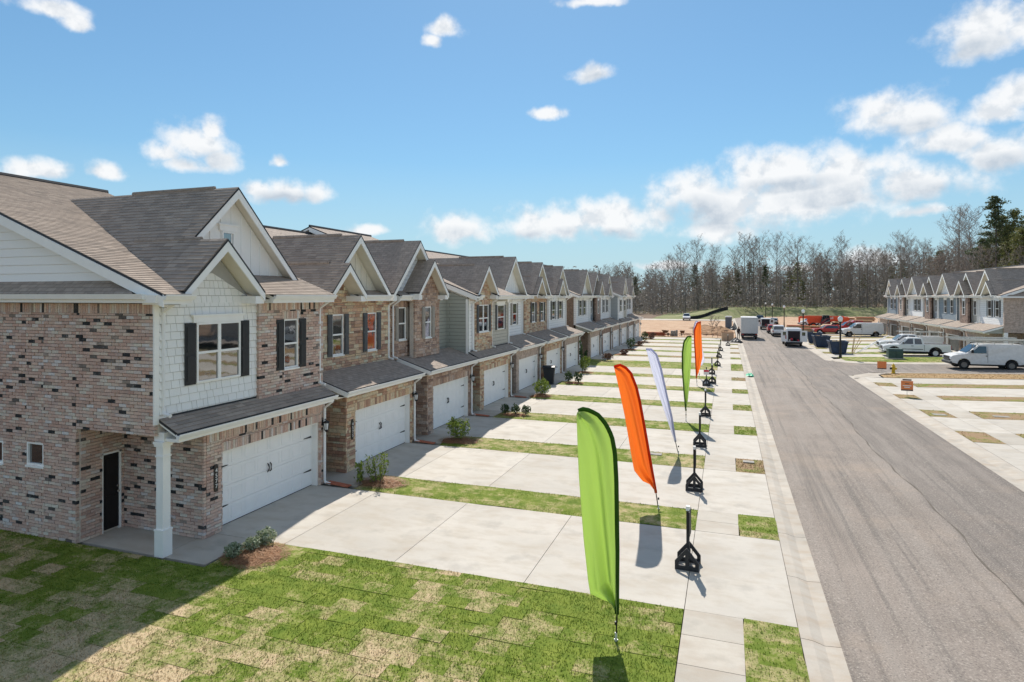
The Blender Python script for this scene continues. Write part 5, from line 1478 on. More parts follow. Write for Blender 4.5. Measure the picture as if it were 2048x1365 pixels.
ladder((17.7, 62.2, slope(20)+2.45), rad(2), 5.0, .38, 'shorter ladder stacked across the middle of the van roof')
ladder((18.2, 61.05, slope(20)+2.33), rad(1.5), 5.9, .42, 'long aluminium extension ladder on the near side of the van roof'); ladder((17.9, 61.75, slope(20)+2.33), rad(1.2), 5.4, .42, 'aluminium ladder on the far side of the van roof')
van((16.2, 104.2, slope(17)), rad(2), 'clean white panel van parked side-on in front of the far garages', dirty=False, windows=False)
van((7.75, 88.6, .02), rad(-90), 'white van with both rear doors open, standing at the kerb', L=5.4, hh=2.25, dirty=False, open_rear=True)
van((7.05, 128.5, .02), rad(-94), 'far white van with its rear door open onto a dark load bay', L=5.2, hh=2.1, open_rear=True)
van((23.2, 63.6, slope(23)), rad(4), 'white passenger van half hidden behind the ladder van at the right edge', L=5.4, windows=True)
def pickup(loc, rz, label, utility=False, L=5.85, group='white pickup trucks'):
    root = thing('pickup_truck', label, 'pickup truck', loc, rz, group)
    hw = .98; r = .40; xf, xr = 1.0, 4.55
    fl = lambda z: hw-max(0, z-.95)*.05
    low = [(.05, .50), (.02, .90), (.10, 1.03), (.6, 1.12), (1.45, 1.20), (3.62, 1.22), (3.66, 1.26), (L-.05, 1.26), (L, 1.22), (L, .60), (L-.1, .52)]
    prof = low + [(xr+.50, .52)] + arch(xr, .50, .45)[1:-1] + [(xr-.50, .52)] + [(xf+.50, .52)] + arch(xf, .50, .45)[1:-1] + [(xf-.50, .52)]
    shell(root, prof, hw, 'van_white', 'body', fl)
    ft = lambda z: .93-max(0, z-1.2)*.30
    shell(root, [(1.42, 1.18), (2.12, 1.80), (2.40, 1.89), (3.30, 1.88), (3.50, 1.80), (3.62, 1.2)], .9, 'van_white', 'cab', ft)
    sidepane(root, [(1.78, 1.26), (2.22, 1.75), (2.66, 1.80), (2.66, 1.26)], ft); sidepane(root, [(2.80, 1.26), (2.80, 1.80), (3.34, 1.77), (3.44, 1.26)], ft)
    m_ = MB(); m_.prism([(1.50, -.82, 1.25), (1.50, .82, 1.25), (2.10, .70, 1.775), (2.10, -.70, 1.775)], (-.03, 0, .03)); m_.build('windscreen', 'car_glass', root, local=True)
    chassis(root, .3, L-.2, .85, .32, .60)
    for x in (xf, xr):
        for s_ in (-1, 1): wheel(root, x, s_*(hw-.14), r, .27, s_)
    for s_ in (-1, 1):
        m_ = MB(); m_.box(1.65, 3.5, s_*(hw)-.012, s_*(hw)+.012, .72, .775); m_.build('trim_strip', 'rubber', root, local=True)
        m_ = MB(); m_.box(2.48, 2.68, s_*(fl(1.05)+.008)-.014, s_*(fl(1.05)+.008)+.014, 1.05, 1.10); m_.build('door_handle', 'rubber', root, local=True)
        m_ = MB(); m_.box(1.72, 1.84, s_*1.06-.08, s_*1.06+.08, 1.28, 1.44); m_.build('mirror', 'rubber', root, bevel=.02, local=True)
        m_ = MB(); m_.box(3.60, 3.625, s_*(fl(1)+.002)-.006, s_*(fl(1)+.002)+.006, .6, 1.2); m_.build('bed_gap', 'rubber', root, local=True)
        for x in (xf, xr):
            m_ = MB(); o_ = arch(x, .55, .47, 13); i_ = arch(x, .495, .46, 13)
            for k in range(12): m_.prism([(o_[k][0], s_*hw, o_[k][1]), (o_[k+1][0], s_*hw, o_[k+1][1]), (i_[k+1][0], s_*hw, i_[k+1][1]), (i_[k][0], s_*hw, i_[k][1])], (0, s_*.02, 0))
            m_.build('arch_trim', 'rubber', root, local=True)
    lamps(root, .05, .96, .78, .32, .17, 'lamp_clear', 'headlight'); lamps(root, L-.03, .98, .8, .1, .4, 'lamp_red', 'tail_light', sgn=1)
    m_ = MB(); m_.box(-.02, .04, -.62, .62, .70, .98); m_.build('grille', 'rubber', root, local=True)
    bumper(root, -.1, .12, .97, .42, .64, 'paint_silver'); bumper(root, L-.02, L+.14, .95, .50, .64, 'paint_silver')
    m_ = MB(); m_.box(3.72, L-.08, -.78, .78, 1.262, 1.268); m_.build('bed', 'rubber', root, local=True)
    if utility:
        for s_ in (-1, 1):
            m_ = MB(); m_.box(3.75, L+.05, s_*.8-.2, s_*.8+.2, 1.20, 1.70)
            for x in (4.1, 5.0): m_.box(x, x+.6, s_*1.0-.01, s_*1.0+.01, 1.26, 1.64)
            m_.build('tool_locker', 'van_dirty', root, bevel=.01, local=True)
        m_ = MB()
        for s_ in (-.9, .9):
            m_.tube([(1.9, s_, 2.15), (L+.05, s_, 2.15)], .04, 6)
            for x in (3.8, L): m_.tube([(x, s_, 1.6), (x, s_, 2.15)], .035, 6)
        for x in (2.2, 3.8, L): m_.tube([(x, -.9, 2.15), (x, .9, 2.15)], .035, 6)
        m_.build('ladder_rack', 'rack_alu', root, local=True)
    return root
pickup((15.1, 73.1, slope(16)+.03), rad(-4), 'white extended cab pickup with a dark side strip, in front of the utility truck')
pickup((15.6, 77.2, slope(17)+.1), rad(-2), 'white utility pickup with tool lockers and a ladder rack', True)
def car(loc, rz, label, cat, mat, suv=True, group=None, L=4.6):
    root = thing('parked_car', label, cat, loc, rz, group)
    hw = .93; h = 1.72 if suv else 1.45; b = 1.05 if suv else .92; r = .34; xf, xr = .85, L-.9
    fl = lambda z: hw-abs(z-.7)*.06
    low = [(.05, .35), (.0, .65), (.12, .85), (1.2, b), (L-.05, b), (L, .8), (L-.06, .38)]
    prof = low + [(xr+.42, .38)] + arch(xr, .42, .38)[1:-1] + [(xr-.42, .38)] + [(xf+.42, .38)] + arch(xf, .42, .38)[1:-1] + [(xf-.42, .38)]
    shell(root, prof, hw, mat, 'body', fl)
    ft = lambda z: .88-max(0, z-b)*.28; xe_ = L-.12 if suv else L-.7
    shell(root, [(1.1, b-.03), (1.85, h-.06), (2.3, h), (xe_-.35, h-.02), (xe_-.12, h-.1), (xe_, b-.03)], .85, mat, 'cabin', ft)
    sidepane(root, [(1.5, b+.04), (2.02, h-.1), (xe_-.45, h-.1), (xe_-.22, b+.04)], ft)
    m_ = MB(); m_.prism([(1.19, -.76, b+.03), (1.19, .76, b+.03), (1.82, .66, h-.09), (1.82, -.66, h-.09)], (-.03, 0, .03)); m_.build('windscreen', 'car_glass', root, local=True)
    m_ = MB(); m_.prism([(xe_-.01, -.74, b+.05), (xe_-.01, .74, b+.05), (xe_-.13, .62, h-.14), (xe_-.13, -.62, h-.14)], (.025, 0, .01)); m_.build('rear_window', 'car_glass', root, local=True)
    chassis(root, .3, L-.3, .8, .22, .45)
    for x in (xf, xr):
        for s_ in (-1, 1): wheel(root, x, s_*(hw-.12), r, .22, s_)
    lamps(root, .03, .9, .62, .3, .14, 'lamp_clear', 'headlight'); lamps(root, L-.03, .92, .72, .16, .22, 'lamp_red', 'tail_light', sgn=1)
    bumper(root, -.04, .12, .9, .3, .5); bumper(root, L-.1, L+.05, .9, .36, .56)
    m_ = MB(); m_.box(L, L+.015, -.25, .25, .60, .72); m_.build('number_plate', 'sign_white', root, local=True)
    return root
car((7.45, 107.2, .02), rad(-90), 'white hatchback suv seen from behind, in front of the red car', 'car', 'van_white')
car((7.25, 115.0, .02), rad(-90), 'small red car parked beyond the white suv', 'car', 'paint_red', False)
car((-9.9, 163.0, .02), rad(92), 'white suv facing the camera far across the dirt lot', 'car', 'van_white', True)
car((7.2, 160.0, .02), rad(-90), 'dark suv at the far end of the street', 'car', 'paint_black')
car((9.9, 150.5, .0), rad(-95), 'silver car half hidden near the far dark suv', 'car', 'paint_silver', False)
car((17.3, 117.8, .15), rad(8), 'red pickup-like car with a dark window behind the dumpsters', 'car', 'paint_red', True)
car((13.2, 111.4, .1), rad(4), 'low red car behind the first dumpster', 'car', 'paint_red', False)
car((14.0, 140.0, .1), rad(12), 'white suv beyond the lumber stacks', 'car', 'van_white', True)
# box truck
root = thing('box_truck', 'white box truck seen from behind, parked at the left kerb', 'truck', (3.0, 95.2, 0))
m_ = MB(); m_.box(-1.12, 1.12, 0, 5.4, .95, 3.15); m_.build('cargo_box', 'truck_grey', root, bevel=.03, local=True)
m_ = MB(); m_.box(-1.14, -1.02, -.03, .04, .95, 3.17); m_.box(1.02, 1.14, -.03, .04, .95, 3.17); m_.box(-1.02, 1.02, -.03, .04, 3.02, 3.17); m_.box(-1.14, 1.14, -.04, .05, .86, .95); m_.build('rear_frame', 'truck_grey', root, local=True)
for k in range(6):
    m_ = MB(); m_.box(-1.015, 1.015, -.012, .0, .96+k*.343, .96+k*.343+.335); m_.build('roller_slat', 'truck_grey', root, local=True)
for s_ in (-1, 1):
    wheel(root, 0, 0, .01, .01, 1) if False else None
for y in (1.0, 6.2):
    for s_ in (-.9, .9):
        m_ = MB(); m_.lathe([(.26, -.14), (.42, -.14), (.45, -.09), (.45, .09), (.42, .14), (.26, .14), (.25, 0), (.26, -.14)], (s_, y, .45), 20, axis='x', cap=False); o = m_.build('wheel', 'rubber', root, local=True)
        m_ = MB(); m_.lathe([(.27, -.12), (.2, 0), (.0, 0)], (s_, y, .45), 14, axis='x'); m_.build('rim', 'steel_wheel', o, local=True)
bm2 = MB(); bm2.box(-1.08, 1.08, -.12, .1, .45, .62); bm2.box(-.4, -.3, -.1, .0, .6, .9); bm2.box(.3, .4, -.1, 0, .6, .9); bm2.build('bumper', 'bumper_grey', root, local=True)
bm2 = MB(); bm2.box(-.95, .95, .0, 5.6, .62, .86); bm2.build('underbody', 'rubber', root, local=True)
for s_ in (-1, 1):
    m_ = MB(); m_.box(s_*.92-.14, s_*.92+.14, -.13, -.05, .66, .80); m_.build('tail_light', 'lamp_red', root, local=True)
m_ = MB(); m_.prism([(-1, 5.5, .5), (-1, 7.3, .5), (-1, 7.3, 1.2), (-1, 6.9, 1.35), (-1, 6.5, 2.15), (-1, 5.5, 2.2)], (2, 0, 0)); m_.build('cab', 'van_white', root, bevel=.05, local=True)
# telehandler
root = thing('telehandler', 'orange telescopic handler with a long horizontal boom and white lettering', 'construction machine', (13.9, 126.5, .1), rad(4))
m_ = MB(); m_.prism([(0.4, -.15, 1.0), (7.2, -.15, 1.75), (7.2, -.15, 2.2), (0.2, -.15, 2.05), (0.1, -.15, 1.5)], (0, .5, 0)); m_.build('chassis', 'paint_orange', root, bevel=.03, local=True)
m_ = MB(); m_.prism([(-.3, -.30, 1.95), (6.3, -.30, 1.75), (6.3, -.30, 2.45), (-.3, -.30, 2.5)], (0, .5, 0)); bo = m_.build('boom', 'paint_orange', root, bevel=.03, local=True)
m_ = MB(); m_.prism([(-1.2, -.22, 2.0), (-.3, -.22, 2.0), (-.3, -.22, 2.4), (-1.2, -.22, 2.4)], (0, .35, 0)); m_.prism([(-1.35, -.3, 1.2), (-1.1, -.3, 1.2), (-1.1, -.3, 2.3), (-1.35, -.3, 2.3)], (0, .6, 0)); m_.build('boom_head', 'paint_orange', root, bevel=.02, local=True)
m_ = MB(); m_.box(6.0, 6.9, -.6, .9, 1.0, 2.3); m_.build('counterweight', 'paint_orange', root, bevel=.05, local=True)
for x in (1.0, 5.0):
    for s_ in (-.95, .95): wheel(root, x, s_, .62, .4, 1 if s_ > 0 else -1, 'paint_orange')
m_ = MB(); m_.prism([(2.2, -1.0, 1.0), (3.9, -1.0, 1.0), (3.7, -1.0, 2.6), (2.6, -1.0, 2.6)], (0, .62, 0)); m_.build('cab', 'car_glass', root, bevel=.03, local=True)
cu = bpy.data.curves.new('lettering', 'FONT'); cu.body = 'Lull'; cu.size = .62; cu.extrude = .004; cu.offset = .012
to = bpy.data.objects.new('t', cu); COL.objects.link(to); me = bpy.data.meshes.new_from_object(to.evaluated_get(bpy.context.evaluated_depsgraph_get())); bpy.data.objects.remove(to)
me.materials.clear(); me.materials.append(M['sign_white']); ob = bpy.data.objects.new('lettering', me); COL.objects.link(ob); ob.parent = bo; ob.location = (3.6, -.308, 1.90); ob.rotation_euler = (math.pi/2, 0, 0)
# red forklift-like lift behind the dumpsters
root = thing('scissor_lift', 'red machine with a dark arched window and white lift arms, beside the orange handler', 'construction machine', (19.5, 119.5, .15), rad(5))
m_ = MB(); m_.prism([(0, -.8, .5), (3.4, -.8, .5), (3.4, -.8, 1.2), (2.6, -.8, 1.3), (2.2, -.8, 1.9), (.9, -.8, 1.95), (.5, -.8, 1.3), (0, -.8, 1.2)], (0, 1.6, 0)); m_.build('body', 'paint_red', root, bevel=.08, local=True)
m_ = MB(); m_.prism([(.75, -.82, 1.28), (2.15, -.82, 1.28), (1.95, -.82, 1.8), (1.0, -.82, 1.85)], (0, 1.64, 0)); m_.build('side_window', 'car_glass', root, local=True)
m_ = MB(); m_.tube([(-1.6, -.85, .6), (.8, -.85, 1.95)], .05, 6); m_.tube([(-1.6, .85, .6), (.8, .85, 1.95)], .05, 6); m_.build('lift_arm', 'sign_white', root, local=True)
for x in (.7, 2.7):
    for s_ in (-.75, .75): wheel(root, x, s_, .42, .26, 1 if s_ > 0 else -1, 'steel_wheel')
# ------------------------------------------------------------------ dumpsters
def dumpster(x, y, label, rz=0.0):
    root = thing('dumpster', label, 'dumpster', (x, y, slope(x)), rz, 'open navy dumpsters by the kerb'); root.scale = (.86, .86, .88)
    L, b, h = 1.75, .62, 1.55
    m_ = MB()
    top = [(-1.05, -.0), (1.05, -.0), (1.05, 2.4), (-1.05, 2.4)]; bot = [(-.78, .12), (.78, .12), (.78, 2.2), (-.78, 2.2)]
    T = [m_.P((p[0], p[1], h)) for p in top]; B = [m_.P((p[0], p[1], .1)) for p in bot]
    T2 = [m_.P((p[0]*.94, .06+p[1]*.95, h)) for p in top]; B2 = [m_.P((p[0]*.94, .06+p[1]*.95, .2)) for p in bot]
    for k in range(4):
        q = (k+1) % 4; m_.idx([B[k], B[q], T[q], T[k]]); m_.idx([T2[k], T2[q], B2[q], B2[k]]); m_.idx([T[k], T[q], T2[q], T2[k]])
    m_.idx(B); m_.idx(B2); m_.build('bin', 'navy_steel', root, local=True)
    r_ = MB(); r_.box(-1.12, 1.12, -.06, .05, h-.09, h+.03); r_.box(-1.12, 1.12, 2.35, 2.46, h-.09, h+.03); r_.box(-1.12, -1.0, .05, 2.35, h-.09, h+.03); r_.box(1.0, 1.12, .05, 2.35, h-.09, h+.03); r_.build('rim', 'navy_steel', root, bevel=.015, local=True)
    for xx in (-.98, 0, .94):
        k = xx*.75/1.0
        rb = MB(); rb.prism([(xx-.04, -.03, h-.09), (xx+.04, -.03, h-.09), (k+.04, .09, .12), (k-.04, .09, .12)], (0, -.05, 0)); rb.build('rib', 'navy_steel', root, local=True)
    for s_ in (-.6, .6):
        for yy in (.3, 2.0):
            w_ = MB(); w_.lathe([(.1, -.04), (.1, .04)], (s_, yy, .1), 10, axis='x'); w_.build('castor', 'rubber', root, local=True)
    for k in range(9):
        a = R.uniform(-.8, .5); d_ = MB(); z = R.uniform(1.1, 1.45)
        d_.box(a, a+R.uniform(.2, .7), .2+R.uniform(0, 1.5), .5+R.uniform(.2, 1.8), z, z+R.uniform(.03, .22)); d_.build('rubbish', R.choice(['sign_white', 'plywood', 'sign_white', 'rubber', 'hay']), root, local=True)
    return root
dumpster(11.35, 74.2, 'nearest navy dumpster with white rubbish in it, behind the lamp post')
dumpster(10.95, 83.4, 'middle navy dumpster of the three', rad(2))
dumpster(10.9, 90.2, 'farthest navy dumpster, beside the open white van', rad(-3))
for i in range(4):
    root = thing('timber_brace', 'pale timber leaning against the nearest dumpster', 'timber', (12.6+.12*i, 74.2+.8*i, .05), 0, 'timbers leaning on the dumpsters')
    m_ = MB(); m_.tube([(0, 0, 0), (.9-.6*(i % 2), .1, 1.5+.2*i)], .04, 4); m_.build('board', 'lumber', root, local=True)
for i in range(3):
    m_ = MB(); x0 = 13.0+i*.9; m_.tube([(x0, 75.0+i*2.5, .1), (x0+2.6, 75.4+i*2.6, 1.75)], .045, 4); o = m_.build('long_pole', 'sign_white', loc=(x0, 75+i*2.5, 0)); tag(o, 'long pale pole propped at a slant behind the dumpsters', 'pole', 'slanting poles behind the dumpsters')
# ------------------------------------------------------------------ small street things
x, y = 15.35, 68.8; z0 = slope(x)+.05
root = thing('utility_box', 'dark green transformer cabinet on the grass corner', 'utility box', (x, y, z0))
m_ = MB(); m_.box(-.75, .75, -.6, .6, 0, .1); m_.build('pad', 'concrete', root, local=True)
m_ = MB(); m_.prism([(-.62, -.5, .1), (-.62, .5, .1), (-.62, .5, .95), (-.62, -.38, .95), (-.62, -.5, .80)], (1.24, 0, 0)); m_.build('cabinet', 'green_box', root, bevel=.03, local=True)
m_ = MB(); m_.box(-.65, .65, -.42, .53, .951, .99); m_.build('lid', 'green_box', root, bevel=.02, local=True)
m_ = MB(); m_.box(-.01, .01, -.52, -.5, .14, .76); m_.build('door_gap', 'rubber', root, local=True)
x, y = 12.6, 56.9; z0 = slope(x)+.03
root = thing('fire_hydrant', 'yellow fire hydrant on the dry verge beside an orange sign', 'fire hydrant', (x, y, z0))
m_ = MB(); m_.lathe([(.17, 0), (.17, .04), (.12, .05), (.115, .48), (.16, .50), (.16, .54), (.13, .56), (.12, .64), (.06, .72), (.03, .73), (.03, .79), (0, .79)], (0, 0, 0), 16); m_.build('barrel', 'hydrant_yellow', root, smooth=False, local=True)
for s_ in (-1, 1):
    m_ = MB(); m_.lathe([(.07, s_*.09), (.07, s_*.20), (.085, s_*.20), (.085, s_*.24), (0, s_*.24)], (0, 0, .38), 10, axis='x'); m_.build('outlet', 'rubber' if s_ < 0 else 'hydrant_yellow', root, local=True)
m_ = MB(); m_.lathe([(.09, -.10), (.09, -.2), (.11, -.2), (.11, -.24), (0, -.24)], (0, 0, .34), 10, axis='y'); m_.build('pumper_cap', 'hydrant_yellow', root, local=True)
def yard_sign(x, y, label, dark=False):
    z0 = slope(x)+.02
    root = thing('yard_sign', label, 'sign', (x, y, z0), rad(-8))
    m_ = MB()
    for s_ in ((0,) if not dark else (0,)): m_.tube([(s_, 0, 0), (s_, 0, .5)], .014, 5)
    m_.build('stake', 'rack_alu', root, local=True)
    m_ = MB(); m_.box(-.32, .32, -.02, .02, .36, .98); o = m_.build('panel', 'sign_orange', root, local=True)
    m_ = MB(); m_.box(-.32, .32, -.026, -.021, .36, .44); m_.build('dark_band', 'sign_dark', o, local=True)
    if dark:
        m_ = MB(); m_.box(-.24, .24, -.02, .02, 1.0, 1.09); m_.build('rider', 'sign_dark', root, local=True)
        for k, (a, w) in enumerate(((.78, .2), (.66, .46), (.56, .3))):
            m_ = MB(); m_.box(-w/2, w/2, -.026, -.021, a, a+.045); m_.build('print_line', 'sign_white' if k else 'sign_dark', o, local=True)
yard_sign(11.75, 56.7, 'plain orange sign on a stake beside the yellow hydrant')
yard_sign(10.55, 44.3, 'orange sign with lines of print under a dark top rider, in a soil square', True)
x, y = 1.66, 52.1
root = thing('plastic_sack', 'bright green plastic sack lying on the kerb', 'sack', (x, y, .0)); root.scale = (.8, .7, .8)
m_ = MB(); rr = random.Random(5); ring = []
g = {}
for i in range(9):
    for j in range(9):
        a = (i/8-.5)*.7; b = (j/8-.5)*1.5
        e = max(0, 1-(a/.36)**2)*max(0, 1-(b/.78)**2)
        g[i, j] = m_.P((a+rr.uniform(-.03, .03), b+rr.uniform(-.03, .03), .03+.26*math.sqrt(e)*rr.uniform(.6, 1.15)-.05))
for i in range(8):
    for j in range(8): m_.idx([g[i, j], g[i+1, j], g[i+1, j+1], g[i, j+1]])
m_.build('sack', 'tarp_green', root, local=True)
# wheeled bin
x, y = -12.0, 42.3
root = thing('wheeled_bin', 'black wheeled rubbish bin in front of the stone townhouse garage', 'wheeled bin', (x, y, 0), rad(10))
m_ = MB(); b0 = [(-.30, -.30), (.30, -.30), (.30, .30), (-.30, .30)]; B = [m_.P((p[0], p[1], .06)) for p in b0]; T = [m_.P((p[0]*1.35, p[1]*1.35, 1.18)) for p in b0]
for k in range(4): m_.idx([B[k], B[(k+1) % 4], T[(k+1) % 4], T[k]])
m_.idx(B); m_.idx(T); m_.build('body', 'bin_plastic', root, bevel=.05, local=True)
m_ = MB(); m_.prism([(-.46, -.46, 1.18), (-.46, .46, 1.18), (-.46, .50, 1.22), (-.46, .1, 1.33), (-.46, -.3, 1.31), (-.46, -.48, 1.24)], (.92, 0, 0)); m_.build('lid', 'bin_plastic', root, bevel=.03, local=True)
for s_ in (-.28, .28):
    m_ = MB(); m_.lathe([(.13, -.03), (.13, .03)], (s_, .34, .13), 14, axis='x'); m_.build('wheel', 'rubber', root, local=True)
m_ = MB(); m_.tube([(-.3, .46, 1.12), (-.3, .56, 1.14), (.3, .56, 1.14), (.3, .46, 1.12)], .02, 6); m_.build('handle', 'bin_plastic', root, local=True)
# portable toilet
x, y = .2, 128.5
root = thing('portable_toilet', 'grey portable toilet with a white roof, at the left kerb by the dirt lot', 'portable toilet', (x, y, -.02), rad(-8))
m_ = MB(); m_.box(-.55, .55, -.55, .55, .08, 2.1)
for xx in (-.4, -.2, .0, .2, .4): m_.box(xx-.02, xx+.02, -.565, -.55, .2, 2.0)
m_.build('cabin', 'john_grey', root, bevel=.03, local=True)
m_ = MB(); m_.prism([(-.6, -.6, 2.1), (.6, -.6, 2.1), (.6, .6, 2.1), (-.6, .6, 2.1)], (0, 0, .1)); m_.prism([(-.5, -.5, 2.2), (.5, -.5, 2.2), (.5, .5, 2.2), (-.5, .5, 2.2)], (0, 0, .12)); m_.build('roof', 'sign_white', root, bevel=.05, local=True)
m_ = MB(); m_.box(-.6, .6, -.6, .6, 0, .079); m_.build('skid', 'rubber', root, local=True)
m_ = MB(); m_.box(-.567, -.552, -.38, .38, .12, 2.0); m_.build('door', 'john_grey', root, local=True)
# person in dark clothes beside the truck
def person(x, y, rz, label):
    root = thing('person', label, 'person', (x, y, -.02), rz)
    V_ = [(0, 0, .95), (0, 0, 1.2), (0, .01, 1.42), (0, .01, 1.52), (0, -.01, 1.66), (.19, 0, 1.42), (.25, .02, 1.15), (.27, -.12, .95), (-.19, 0, 1.42), (-.25, .03, 1.15), (-.26, -.05, .92),
          (.1, 0, .9), (.11, -.03, .5), (.12, .03, .08), (.12, -.12, .04), (-.1, 0, .9), (-.12, .04, .5), (-.13, .1, .08), (-.13, -.05, .04)]
    E_ = [(0, 1), (1, 2), (2, 3), (3, 4), (2, 5), (5, 6), (6, 7), (2, 8), (8, 9), (9, 10), (0, 11), (11, 12), (12, 13), (13, 14), (0, 15), (15, 16), (16, 17), (17, 18)]
    RAD = [.17, .165, .15, .06, .095, .075, .055, .04, .075, .055, .04, .11, .075, .055, .045, .11, .075, .055, .045]
    me = bpy.data.meshes.new('body'); me.from_pydata(V_, E_, []); o = bpy.data.objects.new('body', me); COL.objects.link(o); o.parent = root; me.materials.append(M['cloth_dark'])
    sk = o.modifiers.new('skin', 'SKIN'); sk.use_smooth_shade = True
    for i, r in enumerate(RAD): me.skin_vertices[0].data[i].radius = (r, r*.8)
    me.skin_vertices[0].data[0].use_root = True
    o.modifiers.new('sub', 'SUBSURF').levels = 1
    m_ = MB(); m_.lathe([(.0, 1.56), (.07, 1.58), (.085, 1.66), (.075, 1.74), (.0, 1.775)], (0, -.015, 0), 12); m_.build('face', 'skin', root, smooth=True, local=True)
    m_ = MB(); m_.lathe([(.092, 1.68), (.095, 1.72), (.07, 1.78), (0, 1.80)], (0, .0, 0), 12); m_.build('cap', 'rubber', root, smooth=True, local=True)
    for s_ in (-1, 1):
        m_ = MB(); hx, hy = (.27, -.13) if s_ > 0 else (-.26, -.06)
        m_.tube([(hx, hy, .93), (hx, hy-.02, .84)], [.035, .025], 6)
        for f in range(4): m_.tube([(hx-.03+.02*f, hy-.02, .85), (hx-.03+.02*f, hy-.045, .77-.008*(f in (1, 2)))], [.009, .006], 5)
        m_.tube([(hx-s_*.03, hy-.02, .9), (hx-s_*.06, hy-.05, .85)], .01, 5); m_.build('hand', 'skin', root, local=True)
person(1.55, 96.4, rad(30), 'person in dark clothes standing on the kerb left of the box truck')
# ------------------------------------------------------------------ building materials at the near edge of the dirt lot
def ptag(m_, name, mat, label, cat, loc, group=None, bevel=0):
    o = m_.build(name, mat, loc=loc, bevel=bevel); tag(o, label, cat, group); return o
def pile(x, y, r, h, mat, name, label, cat, seed, group=None):
    rr = random.Random(seed); m_ = MB(); n = 14; rings = []
    for k in range(5):
        f = k/4; rings.append([m_.P((x+math.cos(2*math.pi*i/n)*r*(1-f*.95)*rr.uniform(.8, 1.2), y+math.sin(2*math.pi*i/n)*r*(1-f*.95)*rr.uniform(.8, 1.2), h*(f**.8)*rr.uniform(.85, 1.1)-.05)) for i in range(n)])
    for a, b in zip(rings, rings[1:]):
        for i in range(n): m_.idx([a[i], a[(i+1) % n], b[(i+1) % n], b[i]])
    m_.idx(rings[-1])
    return ptag(m_, name, mat, label, cat, (x, y, 0), group)
for i, (x, y, r, h) in enumerate([(-2.5, 118, 2.4, .8), (-.9, 112, 2.2, .9), (-4.0, 125, 3.0, .7), (-2.2, 106, 1.8, .7), (-.6, 104, 1.5, .8), (-3.8, 109, 1.6, .5), (-1.2, 121, 2.0, .7)]):
    pile(x, y, r, h, 'dirt_pile', 'dirt_pile', ['broad earth heap behind the saplings, middle of the lot edge', 'earth heap at the kerb below the portable toilet', 'farthest and widest earth heap on the dirt lot', 'small earth heap just left of the saplings', 'nearest earth heap, at the kerb behind the plywood box', 'low flat earth heap left of the others', 'earth heap directly left of the portable toilet'][i], 'dirt pile', 30+i, 'earth heaps on the dirt lot')
for i in range(26):
    x, y = R.uniform(-12, .2), R.uniform(98.2, 103.5)
    m_ = MB(); a = R.uniform(0, 3); L = R.uniform(.5, 2.2)
    m_.tube([(x, y, .06+R.uniform(0, .15)), (x+math.cos(a)*L, y+math.sin(a)*L*.5, .1+R.uniform(0, .25))], R.uniform(.04, .11), 4)
    ptag(m_, 'scrap_board', R.choice(['plywood', 'sign_white', 'brick_stack', 'pallet_dark']), 'scrap board lying at the edge of the dirt lot', 'board', (x, y, 0), 'scrap timber at the edge of the dirt lot')
root = thing('brick_pallet', 'stack of red bricks on the ground beside the last drive', 'brick stack', (-11.0, 99.3, 0))
for r_ in range(5):
    for k in range(14):
        m_ = MB(); m_.box(-1.6+k*.235, -1.6+k*.235+.22, -.4, .4, .02+r_*.11, .02+r_*.11+.10); m_.build('brick', 'brick_stack', root, local=True)
def barrow(x, y, rz, label):
    root = thing('wheelbarrow', label, 'wheelbarrow', (x, y, 0), rz, 'site wheelbarrows')
    m_ = MB(); T = [(-.5, -.35, .95), (.55, -.35, .85), (.55, .35, .85), (-.5, .35, .95)]; B = [(-.2, -.2, .5), (.25, -.2, .5), (.25, .2, .5), (-.2, .2, .5)]
    t_ = [m_.P(p) for p in T]; b_ = [m_.P(p) for p in B]
    for k in range(4): m_.idx([b_[k], b_[(k+1) % 4], t_[(k+1) % 4], t_[k]])
    m_.idx(b_); m_.build('tray', 'pallet_dark', root, local=True)
    m_ = MB()
    for s_ in (-.25, .25): m_.tube([(.75, s_*.3, .25), (0, s_, .48), (-1.1, s_*1.2, .75)], .025, 5); m_.tube([(-.25, s_, .5), (-.35, s_, .0)], .02, 5)
    m_.build('frame', 'pallet_dark', root, local=True)
    m_ = MB(); m_.lathe([(.2, -.05), (.24, 0), (.2, .05)], (.75, 0, .24), 12, axis='y'); m_.build('wheel', 'rubber', root, local=True)
barrow(-9.2, 98.9, rad(60), 'rusty wheelbarrow left of the grey drums'); barrow(-6.6, 98.6, rad(100), 'rusty wheelbarrow right of the grey drums')
for i in range(3):
    m_ = MB(); x = -8.2+.36*i; m_.lathe([(.17, 0), (.18, .1), (.17, .8+.1*(i == 2)), (.12, .86+.1*(i == 2)), (0, .9+.1*(i == 2))], (x, 98.9, 0), 12); ptag(m_, 'drum', 'grey_drum', 'grey drum standing between the two wheelbarrows', 'drum', (x, 98.9, 0), 'grey drums')
root = thing('pallet_stack', 'stack of dark pallets out on the dirt', 'pallets', (-4.9, 107.5, 0), .3)
for k in range(5):
    m_ = MB()
    for q in range(5): m_.box(-.55, .55, -.5+q*.23, -.5+q*.23+.12, .1+k*.2, .13+k*.2)
    for q in (-.5, 0, .45): m_.box(q, q+.06, -.5, .55, .02+k*.2, .099+k*.2)
    m_.build('pallet', 'pallet_dark', root, local=True)
root = thing('plywood_crate', 'plywood box without a lid at the end of the pavement', 'crate', (.05, 90.6, 0), rad(5))
for a in ((-.75, .75, -.02, .02), (-.75, .75, 1.0, 1.04), (-.77, -.73, .02, 1.0), (.73, .77, .02, 1.0)):
    m_ = MB(); m_.box(a[0], a[1], a[2], a[3], 0, 1.15); m_.build('side', 'plywood', root, local=True)
